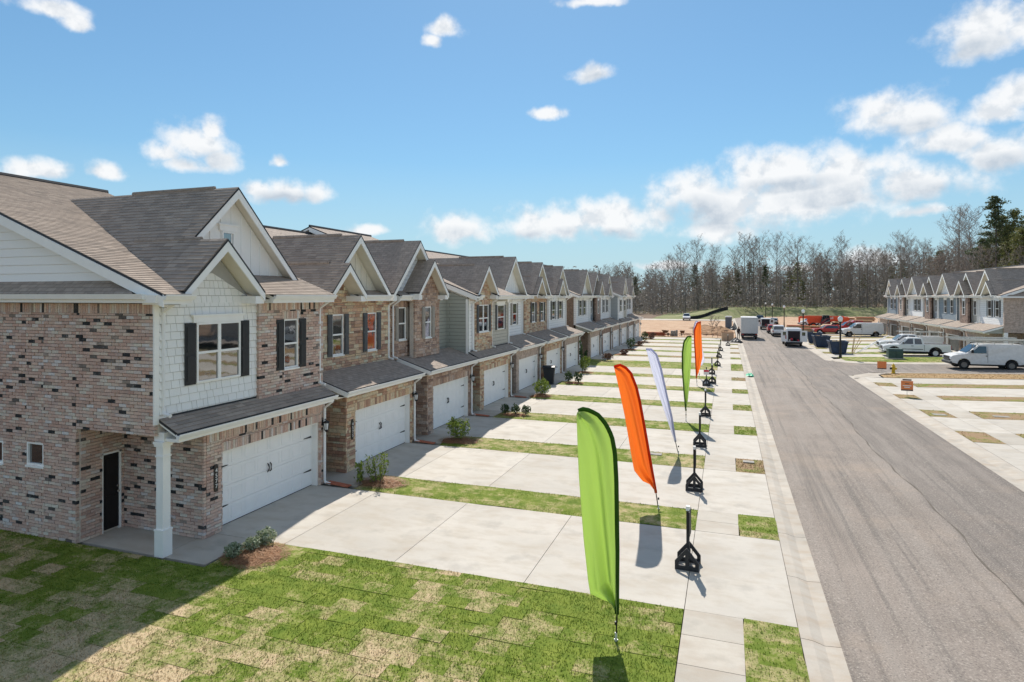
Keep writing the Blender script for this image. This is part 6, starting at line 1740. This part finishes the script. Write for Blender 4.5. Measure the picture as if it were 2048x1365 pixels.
m_ = MB(); m_.box(-.85, .7, .1, .16, 1.16, 1.2); m_.build('top_board', 'pallet_dark', root, local=True)
pile(1.05, 88.6, .95, .7, 'tarp_black', 'rubbish_bags', 'heap of black rubbish bags on the kerb by the plywood box', 'rubbish bags', 71)
pile(.9, 121.5, .8, .7, 'tarp_black', 'rubbish_bags', 'small black bag heap below the portable toilet', 'rubbish bags', 72)
pile(1.3, 126.5, .5, 1.2, 'grey_drum', 'cement_sacks', 'pale sack pile right of the portable toilet', 'sacks', 73)
m_ = MB(); pts = [(-10.5+.82*i, 174.5+1.1*i+.2*math.sin(i), 0) for i in range(14)]
bz = gz
root = thing('silt_fence', 'black silt fence climbing the foot of the grass bank', 'fence', (-10.5, 174.5, 0))
for (a, b) in zip(pts, pts[1:]):
    za, zb_ = bz(a[0], a[1])-.1, bz(b[0], b[1])-.1
    q = MB(); q.prism([(a[0], a[1], za), (b[0], b[1], zb_), (b[0], b[1], zb_+.92), (a[0], a[1], za+.88)], (0, .05, 0)); q.build('fence_cloth', 'silt', root)
    q = MB(); q.tube([(a[0], a[1]-.03, za), (a[0], a[1]-.03, za+1.0)], .05, 4); q.build('stake', 'silt', root)
def lumber(x, y, n, label, sh=1.0):
    z0 = slope(x)+.02; root = thing('lumber_stack', label, 'lumber', (x, y, z0), R.uniform(-.1, .1), 'lumber stacks on the far lots')
    for k in range(n):
        m_ = MB()
        for q in range(5): m_.box(-1.8+R.uniform(-.2, .2), 1.8+R.uniform(-.2, .2), -.6+.25*q, -.6+.25*q+.22, .05+k*.16, .05+k*.16+.12)
        m_.build('plank_layer', R.choice(['lumber', 'lumber', 'brick_stack', 'plywood']), root, local=True)
for a in [(13.2, 113.0, 5, 'lumber stack behind the middle dumpster'), (12.0, 121.5, 6, 'lumber stack left of the orange handler'), (14.5, 122, 5, 'second lumber stack left of the orange handler'), (24.0, 150, 7, 'orange stained lumber stack far right of the handler'), (29, 156, 6, 'lumber stack below the green bank'), (20, 108.5, 3, 'low lumber stack behind the clean van'), (34, 150, 8, 'tall lumber stack near the framed wall'), (25.5, 140, 6, 'lumber stack past the red machines')]: lumber(*a)
root = thing('stud_wall', 'bare timber wall frame standing past the right row', 'timber frame', (26.5, 124, .3), rad(3))
for k in range(9):
    m_ = MB(); m_.box(k*.6, k*.6+.09, 0, .14, 0, 2.5); m_.build('stud', 'lumber', root, local=True)
for z in (0, 2.4):
    m_ = MB(); m_.box(-.05, 4.95, -.005, .145, z, z+.09); m_.build('plate', 'lumber', root, local=True)
m_ = MB(); m_.box(1.3, 3.4, -.03, -.006, .09, 2.45); m_.build('sheathing', 'plywood', root, local=True)
plain('john_cover', (.30, .28, .25), .8, .2, 9)
# utility covers in the verges
for i, (x, y, a, b) in enumerate([(.75, 24.9, .2, .14), (-2.75, 24.9, .3, .16), (10.55, 38.1, .3, .22), (13.3, 38.2, .35, .18)]):
    m_ = MB(); m_.box(x-a, x+a, y-b, y+b, slope(x)+.01, slope(x)+.045); ptag(m_, 'meter_cover', 'john_cover', 'pale utility cover set in the grass', 'utility cover', (x, y, 0), 'utility covers in the verges', .01)
# ------------------------------------------------------------------ planting along the drives
def leaves(n, cen, ext, size, rng, shell_=.35, droop=0.0):
    """loose leaf faces spread through an ellipsoid"""
    d = rng.normal(size=(n, 3)); d /= np.linalg.norm(d, axis=1)[:, None]
    r = (shell_+(1-shell_)*rng.random(n))**.7
    c = d*r[:, None]*np.array(ext)+np.array(cen)
    return quads_at(c, size, rng, droop)
def quads_at(c, size, rng, droop=0.0, asp=.5):
    n = len(c)
    a = rng.normal(size=(n, 3)); a /= np.linalg.norm(a, axis=1)[:, None]
    a[:, 2] -= droop; b = np.cross(a, rng.normal(size=(n, 3))); b /= np.linalg.norm(b, axis=1)[:, None]
    s_ = size*rng.uniform(.6, 1.3, (n, 1))
    return np.stack([c-a*s_, c+b*s_*asp, c+a*s_, c-b*s_*asp], 1)
def bed(x, y, lx, ly, label, seed, h=.11, straw=900):
    rr = random.Random(seed); m_ = MB(); n = 18; rings = []
    for k in range(5):
        f = k/4; rings.append([m_.P((x+math.cos(2*math.pi*i/n)*lx*(1-f*.96)*(1+.12*math.sin(i*2.1+seed)), y+math.sin(2*math.pi*i/n)*ly*(1-f*.96)*(1+.10*math.sin(i*1.7)), -.03+h*math.sin(f*1.57)+rr.uniform(-.012, .012))) for i in range(n)])
    for a, b in zip(rings, rings[1:]):
        for i in range(n): m_.idx([a[i], a[(i+1) % n], b[(i+1) % n], b[i]])
    m_.idx(rings[-1])
    o = m_.build('mulch_bed', 'mulch', loc=(x, y, 0)); tag(o, label, 'mulch bed', 'pine straw beds by the drives')
    if straw:
        rng = np.random.default_rng(seed); t_ = rng.random(straw)*6.28; r_ = np.sqrt(rng.random(straw))*1.02
        px, py = np.cos(t_)*r_*lx, np.sin(t_)*r_*ly; pz = h*np.sqrt(np.clip(1-r_, 0, 1))*.95+.0+rng.uniform(0, .03, straw)
        an = rng.random(straw)*6.28; L = rng.uniform(.05, .13, straw); w = .0055
        dx, dy = np.cos(an), np.sin(an); tz = rng.uniform(-.02, .05, straw)
        v = np.stack([np.stack([px-dx*L-dy*w, py-dy*L+dx*w, pz], 1), np.stack([px-dx*L+dy*w, py-dy*L-dx*w, pz], 1), np.stack([px+dx*L, py+dy*L, pz+tz], 1)], 1)
        tri_obj('pine_straw', v, 'pine_straw', None, None, parent=o)
def shrub(x, y, w, h, mat, label, seed, n=420, size=.05, stems=7, group='young shrubs in the beds', name='shrub'):
    rng = np.random.default_rng(seed); rr = random.Random(seed)
    root = thing(name, label, 'shrub', (x, y, .04), rr.uniform(0, 6), group)
    m_ = MB(); tips = []
    for k in range(stems):
        a = rr.uniform(0, 6.28); q = rr.uniform(.3, .8); p = (math.cos(a)*w*q, math.sin(a)*w*q, h*rr.uniform(.55, .95)); tips.append(p)
        m_.tube([(0, 0, 0), (p[0]*.45, p[1]*.45, p[2]*.5), p], [.014, .01, .004], 4)
    m_.build('stem', 'bark', root, local=True)
    v = leaves(n, (0, 0, h*.55), (w, w, h*.47), size, rng, .3)
    ex = [v]
    for p in tips: ex.append(leaves(max(6, n//25), p, (w*.25, w*.25, h*.16), size, rng, 0))
    tri_obj('foliage', np.concatenate(ex), mat, None, None, parent=root, kind=None)
def upright(x, y, h, label, seed, mat='leaf_bright', k=5, spread=.35, size=.055):
    rng = np.random.default_rng(seed); rr = random.Random(seed)
    root = thing('upright_shrub', label, 'shrub', (x, y, .04), 0, 'tall young shrubs')
    m_ = MB(); vs = []
    for i in range(k):
        a = rr.uniform(0, 6.28); d = rr.uniform(.2, 1)*spread; hh = h*rr.uniform(.62, 1)
        p = (math.cos(a)*d, math.sin(a)*d, hh); m_.tube([(math.cos(a)*d*.3, math.sin(a)*d*.3, 0), (p[0]*.8, p[1]*.8, hh*.5), p], [.014, .010, .004], 4)
        n = 60; t_ = rng.random(n)*.86+.14
        c = np.stack([p[0]*(.3+.7*t_)+rng.normal(0, .055, n), p[1]*(.3+.7*t_)+rng.normal(0, .055, n), hh*t_+rng.normal(0, .02, n)], 1); vs.append(quads_at(c, size, rng, -.5))
    m_.build('stem', 'bark', root, local=True); tri_obj('foliage', np.concatenate(vs), mat, None, None, parent=root, kind=None)
bed(-10.78, 12.02, .80, .74, 'broad straw bed with three small shrubs on the front lawn', 1, .13, 1700)
for i, (x, y, w, lb) in enumerate([(-11.12, 11.66, .20, 'small variegated shrub nearest the lawn in the front bed'), (-10.98, 12.10, .19, 'small variegated shrub in the middle of the front bed'), (-10.9, 12.52, .23, 'largest variegated shrub, at the drive end of the front bed')]):
    shrub(x, y, w*1.12, w*1.85, 'leaf_varieg', lb, 40+i, 620, .034)
    shr = None
mid = lambda i: (DR[i-1][1]+DR[i][0])/2
bed(-10.9, mid(1), .95, .62, 'straw bed with tall leafy stems beside the second house', 2, .14, 1200)
upright(-11.05, mid(1)-.1, 1.05, 'tall leafy stems in the bed between the first and second drives', 5, k=8, spread=.46, size=.045)
upright(-11.55, mid(1)-.35, .85, 'single leafy stem left of the tall stems', 6, k=3, spread=.16)
bed(-10.9, mid(2), 1.0, .7, 'straw bed with a rounded green bush beside the third house', 3, .14, 1000)
shrub(-11.0, mid(2), .52, .95, 'leaf_bright', 'rounded yellow green bush in the bed between the second and third drives', 51, 620, .055, 10)
bed(-10.6, mid(3), .85, .6, 'straw bed with three low dark shrubs', 4, .12, 500)
for k in range(3): shrub(-11.1+.55*k, mid(3)-.1+.1*k, .27, .52, 'leaf_dark', ['left', 'middle', 'right'][k]+' one of three low dark shrubs by the fourth house', 61+k, 240, .05, group='row of three low dark shrubs')
bed(-11.0, mid(4), .8, .62, 'small straw bed under the golden bush', 5, .2, 300)
shrub(-11.0, mid(4), .58, 1.05, 'leaf_bright', 'golden green bush in front of the fifth house', 71, 480, .07, 9)
bed(-10.4, mid(5), .9, .65, 'straw bed with two dark shrubs right of the bin', 6, .15, 200)
for k in range(2): shrub(-10.8+.7*k, mid(5), .33, .8, 'leaf_dark', ['left', 'right'][k]+' one of two dark shrubs right of the black bin', 81+k, 240, .07, group='two dark shrubs right of the bin')
bed(-11.0, mid(6), .9, .65, 'straw bed under the tall thin shrub', 7, .15, 150)
shrub(-11.0, mid(6), .5, 1.3, 'leaf_bright', 'yellow green shrub below the tall thin one', 91, 340, .08)
upright(-11.3, mid(6)+.6, 2.5, 'tall dark thin shrub against the brick gable of the near block', 92, 'leaf_dark', 4, .3, .1)
shrub(-10.9, mid(7)+1.3, .6, .75, 'leaf_bronze', 'rounded bronze bush on the wide grass gap', 95, 300, .08)
upright(-12.6, mid(7)-.6, 1.2, 'small dark shrub at the corner of the near block', 96, 'leaf_dark', 3, .2, .09)
for i in range(8, 13):
    bed(-10.6, mid(i), .9, .7, 'small straw bed before the second block, '+['first', 'second', 'third', 'fourth', 'fifth'][i-8]+' from the near end', 10+i, .2, 0)
    if i % 2 == 1: shrub(-10.6, mid(i), .55, 1.45, 'leaf_dark', 'dark upright bush before the second block, '+('nearer' if i == 9 else 'farther')+' of the two', 100+i, 260, .1, group='dark bushes before the second block')
    else: shrub(-10.4, mid(i), .5, .55, 'leaf_bronze', 'low bronze bush before the second block, '+['nearest', '', 'middle', '', 'farthest'][i-8]+' of the three', 100+i, 180, .1, group='bronze bushes before the second block')
shrub(-10.9, DR[-1][1]+1.0, .6, .6, 'leaf_bronze', 'low bronze bush at the corner of the last drive', 120, 180, .1)
# splash trays under the downpipes
for i in range(4):
    m_ = MB(); x, y = -12.2, DR[i][1]+.22; m_.prism([(x-.45, y-.13, .05), (x+.45, y-.2, .015), (x+.45, y+.05, .015), (x-.45, y+.13, .05)], (0, 0, .025)); ptag(m_, 'splash_block', 'brick_stack', 'rust coloured splash block at the foot of a downpipe', 'splash block', (x, y, 0), 'splash blocks under the downpipes')
# ------------------------------------------------------------------ woods
def bare_tree(seed, h, top=.42, prim=22, lean=.02):
    rr = random.Random(seed); rng = np.random.default_rng(seed)
    tr = MB(); cr = MB(); buds = []
    pts = [(0, 0, -.4)]; dx, dy = rr.uniform(-lean, lean), rr.uniform(-lean, lean)
    for k in range(1, 9):
        z = h*.95*k/8; pts.append((dx*z+rr.uniform(-.12, .12), dy*z+rr.uniform(-.12, .12), z))
    r0 = h*.0125; tr.tube(pts, [r0*(1-.9*k/8) for k in range(9)], 6)
    def at(f):
        q = f*8; i = min(7, int(q)); w = q-i; a, b = pts[i], pts[i+1]; return [a[j]+(b[j]-a[j])*w for j in range(3)]
    for k in range(prim):
        f = top+(1-top)*(k/prim)**.85; o = at(f); a = k*2.4+rr.uniform(-.5, .5); L = h*(.34*(1-f)+.13)*rr.uniform(.7, 1.25); up = rr.uniform(.55, 1.5)
        d = Vector((math.cos(a), math.sin(a), up)).normalized(); m1 = Vector(o)+d*L*.5; d2 = (d+Vector((0, 0, .45))).normalized(); e = m1+d2*L*.55
        cr.tube([o, m1, e], [r0*.34*(1.15-f), r0*.2*(1.15-f), .012], 4, cap=False)
        for q in range(6):
            w = .25+.75*q/6; s_ = (Vector(o)*(1-w)+e*w) if w < .5 else (m1+(e-m1)*(w-.5)*2); s_ = m1*(1-abs(w-.5)*2)+(Vector(o) if w < .5 else e)*(abs(w-.5)*2)
            a2 = rr.uniform(0, 6.28); dd = (d2*.8+Vector((math.cos(a2), math.sin(a2), rr.uniform(.1, .9)))).normalized(); l2 = L*rr.uniform(.22, .45); t2 = s_+dd*l2
            cr.tube([s_, t2], [.035, .012], 3, cap=False)
            for g_ in range(4):
                s3 = s_+dd*l2*rr.uniform(.3, 1); a3 = rr.uniform(0, 6.28); t3 = s3+(dd*.7+Vector((math.cos(a3), math.sin(a3), rr.uniform(0, .8)))).normalized()*l2*rr.uniform(.3, .6)
                cr.tube([s3, t3], [.02, .010], 3, cap=False); buds += [tuple(t3), tuple(s3*.4+t3*.6)]
    c = np.repeat(np.array(buds), 2, axis=0)+rng.normal(0, .16, (len(buds)*2, 3))
    return tr, cr, quads_at(c, .075, rng, 0, .6)
def pine(seed, h, base=.45, spread=.16, n=3600, size=.22):
    rr = random.Random(seed); rng = np.random.default_rng(seed); tr = MB(); vs = []
    pts = [(0, 0, -.4)]+[(rr.uniform(-.2, .2), rr.uniform(-.2, .2), h*.97*k/6) for k in range(1, 7)]
    tr.tube(pts, [h*.013*(1-.85*k/6) for k in range(7)], 6)
    m = 44
    for k in range(m):
        f = base+(1-base)*k/m; a = k*2.4+rr.uniform(-.4, .4); L = h*spread*((1-f)/(1-base)*.85+.18)*rr.uniform(.55, 1.2)
        z = h*f; e = (math.cos(a)*L, math.sin(a)*L, z+L*rr.uniform(.0, .45)); tr.tube([(0, 0, z), e], [.06, .02], 3, cap=False)
        for q in range(3):
            w = rr.uniform(.45, 1.05); c = (e[0]*w, e[1]*w, z+(e[2]-z)*w)
            s_ = h*.034*rr.uniform(.7, 1.3); vs.append(leaves(n//(m*3), c, (s_*1.25, s_*1.25, s_*.62), size, rng, .1))
    return tr, np.concatenate(vs)
def proto_meshes():
    P_ = []
    for s_, h, top in [(1, 22, .5), (2, 25, .55), (3, 20, .35), (4, 23, .45), (5, 18, .3), (6, 26, .6), (7, 15, .25), (8, 21, .4)]:
        t_, c_, b_ = bare_tree(s_, h, top); P_.append((t_.mesh('trunk', 'bark' if s_ % 2 else 'bark_light'), c_.mesh('branches', 'twig'), b_, h))
    return P_
def finish(me_): return me_
protos = []
for s_, h, top in [(1, 22, .5), (2, 25, .55), (3, 20, .35), (4, 23, .45), (5, 18, .3), (6, 26, .6), (7, 15, .25), (8, 21, .4)]:
    t_, c_, b_ = bare_tree(s_, h, top)
    root = thing('bare_tree', 'tall bare tree in the wood behind the street', 'tree', (0, 300, 0), 0, 'bare trees of the wood')
    t_.build('trunk', 'bark' if s_ % 2 else 'bark_light', root, local=True); c_.build('crown', 'twig', root, local=True); tri_obj('buds', b_, 'bud', None, None, parent=root, kind=None)
    protos.append((root, h))
pp = []
for s_, h, b, sp, mt in [(1, 20, .35, .17, 'needle'), (2, 24, .5, .15, 'needle'), (3, 17, .25, .2, 'needle_olive'), (4, 26, .55, .15, 'needle_olive')]:
    t_, v = pine(s_+50, h, b, sp)
    root = thing('pine_tree', 'dark green pine among the bare trees', 'tree', (0, 300, 0), 0, 'pines of the wood')
    t_.build('trunk', 'bark', root, local=True); tri_obj('crown', v, mt, None, None, parent=root, kind=None); pp.append((root, h))
index_kids()
used = set()
def plant(proto, x, y, z, sc, label=None, group=None):
    root = proto
    if root.name in used: root = dup(root, (0, 0, 0))
    used.add(root.name)
    root.location = (x, y, z); root.rotation_euler = (0, 0, R.uniform(0, 6.28)); root.scale = (sc, sc, sc*R.uniform(.94, 1.06))
    if label: root['label'] = label
    if group: root['group'] = group
    return root
wood = []
# tall emergent trees whose crowns stand against the sky: (photo column, top row, distance)
NTH = ['first', 'second', 'third', 'fourth', 'fifth', 'sixth', 'seventh', 'eighth', 'ninth', 'tenth', 'eleventh', 'twelfth', 'thirteenth', 'fourteenth', 'fifteenth', 'sixteenth', 'seventeenth', 'eighteenth', 'nineteenth', 'twentieth', 'twenty-first', 'twenty-second', 'twenty-third', 'twenty-fourth', 'twenty-fifth']
for nth, (u, vt, Y) in enumerate(sorted([(1255, 527, 225), (1235, 532, 235), (1345, 512, 220), (1362, 498, 224), (1395, 487, 222), (1432, 492, 226), (1468, 492, 228), (1490, 472, 224), (1508, 486, 230), (1520, 478, 222), (1552, 470, 226), (1596, 476, 224), (1628, 492, 226), (1655, 500, 230), (1685, 482, 228), (1800, 474, 205), (1820, 480, 210), (1845, 478, 215), (1335, 520, 230), (1300, 535, 226), (1310, 530, 240), (1580, 500, 240), (1740, 505, 228), (1720, 500, 222), (1770, 500, 214)])):
    x, _, zt = atY(u, vt, Y); z0 = gz(x, Y); k = R.choice([0, 1, 3, 5]); h = zt-z0
    plant(protos[k][0], x, Y, z0, h/protos[k][1], NTH[nth]+' from the left of the tall bare trees standing above the wood', 'tall bare trees against the sky'); wood.append((x, Y))
for i in range(118):
    for _ in range(20):
        Y = R.uniform(212, 262); x = R.uniform(-.36*Y+10, .42*Y)
        if all((x-a)**2+((Y-b)*.7)**2 > 4.5 for a, b in wood): break
    wood.append((x, Y)); k = R.choice([2, 4, 6, 7, 0, 3])
    h = R.uniform(12, 17.5)+max(0, x-10)*.05
    plant(protos[k][0], x, Y, gz(x, Y), h/protos[k][1], 'bare brown tree within the wood behind the street', 'bare trees of the wood')
for i in range(34):
    Y = R.uniform(222, 262); x = R.uniform(-.3*Y, .4*Y); k = R.choice([0, 1, 2, 3]); h = R.uniform(11, 16)
    if -30 < x < 60 and R.random() < .3: h *= .8
    plant(pp[k][0], x, Y, gz(x, Y), h/pp[k][1], 'dark green pine among the bare trees of the wood', 'pines of the wood')
# right-hand hillside behind the far row
def hz(x, y): return .1+max(0, x-40)*.10
for (u, vt, Y, k, lb) in [(1990, 403, 138, 1, 'tallest pine on the hillside, top right'), (2030, 430, 135, 3, 'olive green pine at the right edge'), (1880, 500, 190, 0, 'rounded dark pine on the hillside left of the tall ones'), (2045, 470, 120, 2, 'bushy olive pine low at the right edge'), (2012, 445, 150, 2, 'bushy pine filling in right of the tallest'), (1960, 520, 170, 0, 'smaller pine on the hillside'), (1965, 470, 150, 1, 'slender dark pine left of the tallest'), (2080, 440, 130, 3, 'pine past the right edge'), (2005, 425, 142, 3, 'olive pine close behind the tallest on the hillside'), (2040, 455, 128, 2, 'broad olive pine at the right edge, below the tall ones'), (1975, 490, 145, 2, 'low olive pine in front of the slender one'), (2018, 480, 132, 2, 'bushy olive pine above the end house roof')]:
    x, _, zt = atY(u, vt, Y); z0 = hz(x, Y) if Y < 200 else gz(x, Y); h = zt-z0; plant(pp[k][0], x, Y, z0, h/pp[k][1], lb, 'pines on the hillside')
for (u, vt, Y, k, lb) in [(1915, 420, 150, 5, 'tall bare tree with tufted top left of the tallest pine'), (1945, 415, 155, 1, 'slender bare tree between the tufted tree and the tallest pine'), (1897, 480, 160, 3, 'leaning bare tree on the hillside')]:
    x, _, zt = atY(u, vt, Y); z0 = hz(x, Y); plant(protos[k][0], x, Y, z0, (zt-z0)/protos[k][1], lb, 'tall trees of the hillside')
for i in range(60):
    Y = R.uniform(118, 205); x = R.uniform(max(40, .255*Y), .46*Y+6); k = R.choice([2, 4, 6, 7]); h = R.uniform(10, 15.5)
    plant(protos[k][0], x, Y, hz(x, Y) if Y < 196 else gz(x, Y), h/protos[k][1], 'bare tree on the hillside behind the right row', 'bare trees of the hillside')
# undergrowth: one uncountable mass
rng = np.random.default_rng(21)
def scrub(name, n, yr, xr, h, mat, size, label, zf=gz):
    Y = rng.uniform(yr[0], yr[1], n); x = rng.uniform(xr[0], xr[1], n)*Y if xr[2] else rng.uniform(xr[0], xr[1], n)
    cl_ = (np.sin(x*.55)+np.sin(x*.23+Y*.4)+np.sin(Y*.7+x*.9))/3
    zz = np.array([zf(a, b) for a, b in zip(x, Y)])
    c = np.stack([x, Y, zz+rng.random(n)**1.3*h*(.75+.5*cl_)], 1)
    tri_obj(name, quads_at(c, size, rng, 0, .3), mat, label, 'undergrowth')
scrub('undergrowth', 36000, (214, 262), (-.37, .42, 1), 10.5, 'brush', .36, 'grey brown undergrowth filling the foot of the wood')
scrub('undergrowth', 4000, (210, 240), (-.2, .42, 1), 2.5, 'brush_green', .22, 'fresh green bushes along the edge of the wood')
scrub('undergrowth', 34000, (118, 205), (.24, .46, 1), 9.0, 'brush', .28, 'grey brown undergrowth on the hillside', hz)
scrub('undergrowth', 3500, (112, 150), (.22, .40, 1), 2.6, 'brush_green', .22, 'green bushes at the foot of the hillside', hz)
scrub('undergrowth', 60000, (262, 300), (-.4, .45, 1), 17.0, 'brush', .85, 'distant brown wood beyond the first trees')
# thin saplings on the dirt lot
for (x, y, h) in [(-2.2, 97.8, 3.4), (-1.4, 99.0, 3.0)]:
    t_, c_, b_ = bare_tree(int(x*-31), 4.0, .3, 9)
    root = thing('sapling', 'thin pale sapling at the edge of the dirt lot', 'tree', (x, y, 0), 0, 'saplings on the dirt lot'); t_.build('trunk', 'bark_light', root, local=True); c_.build('branches', 'bark_light', root, local=True); root.scale = (h/4,)*3
blades()
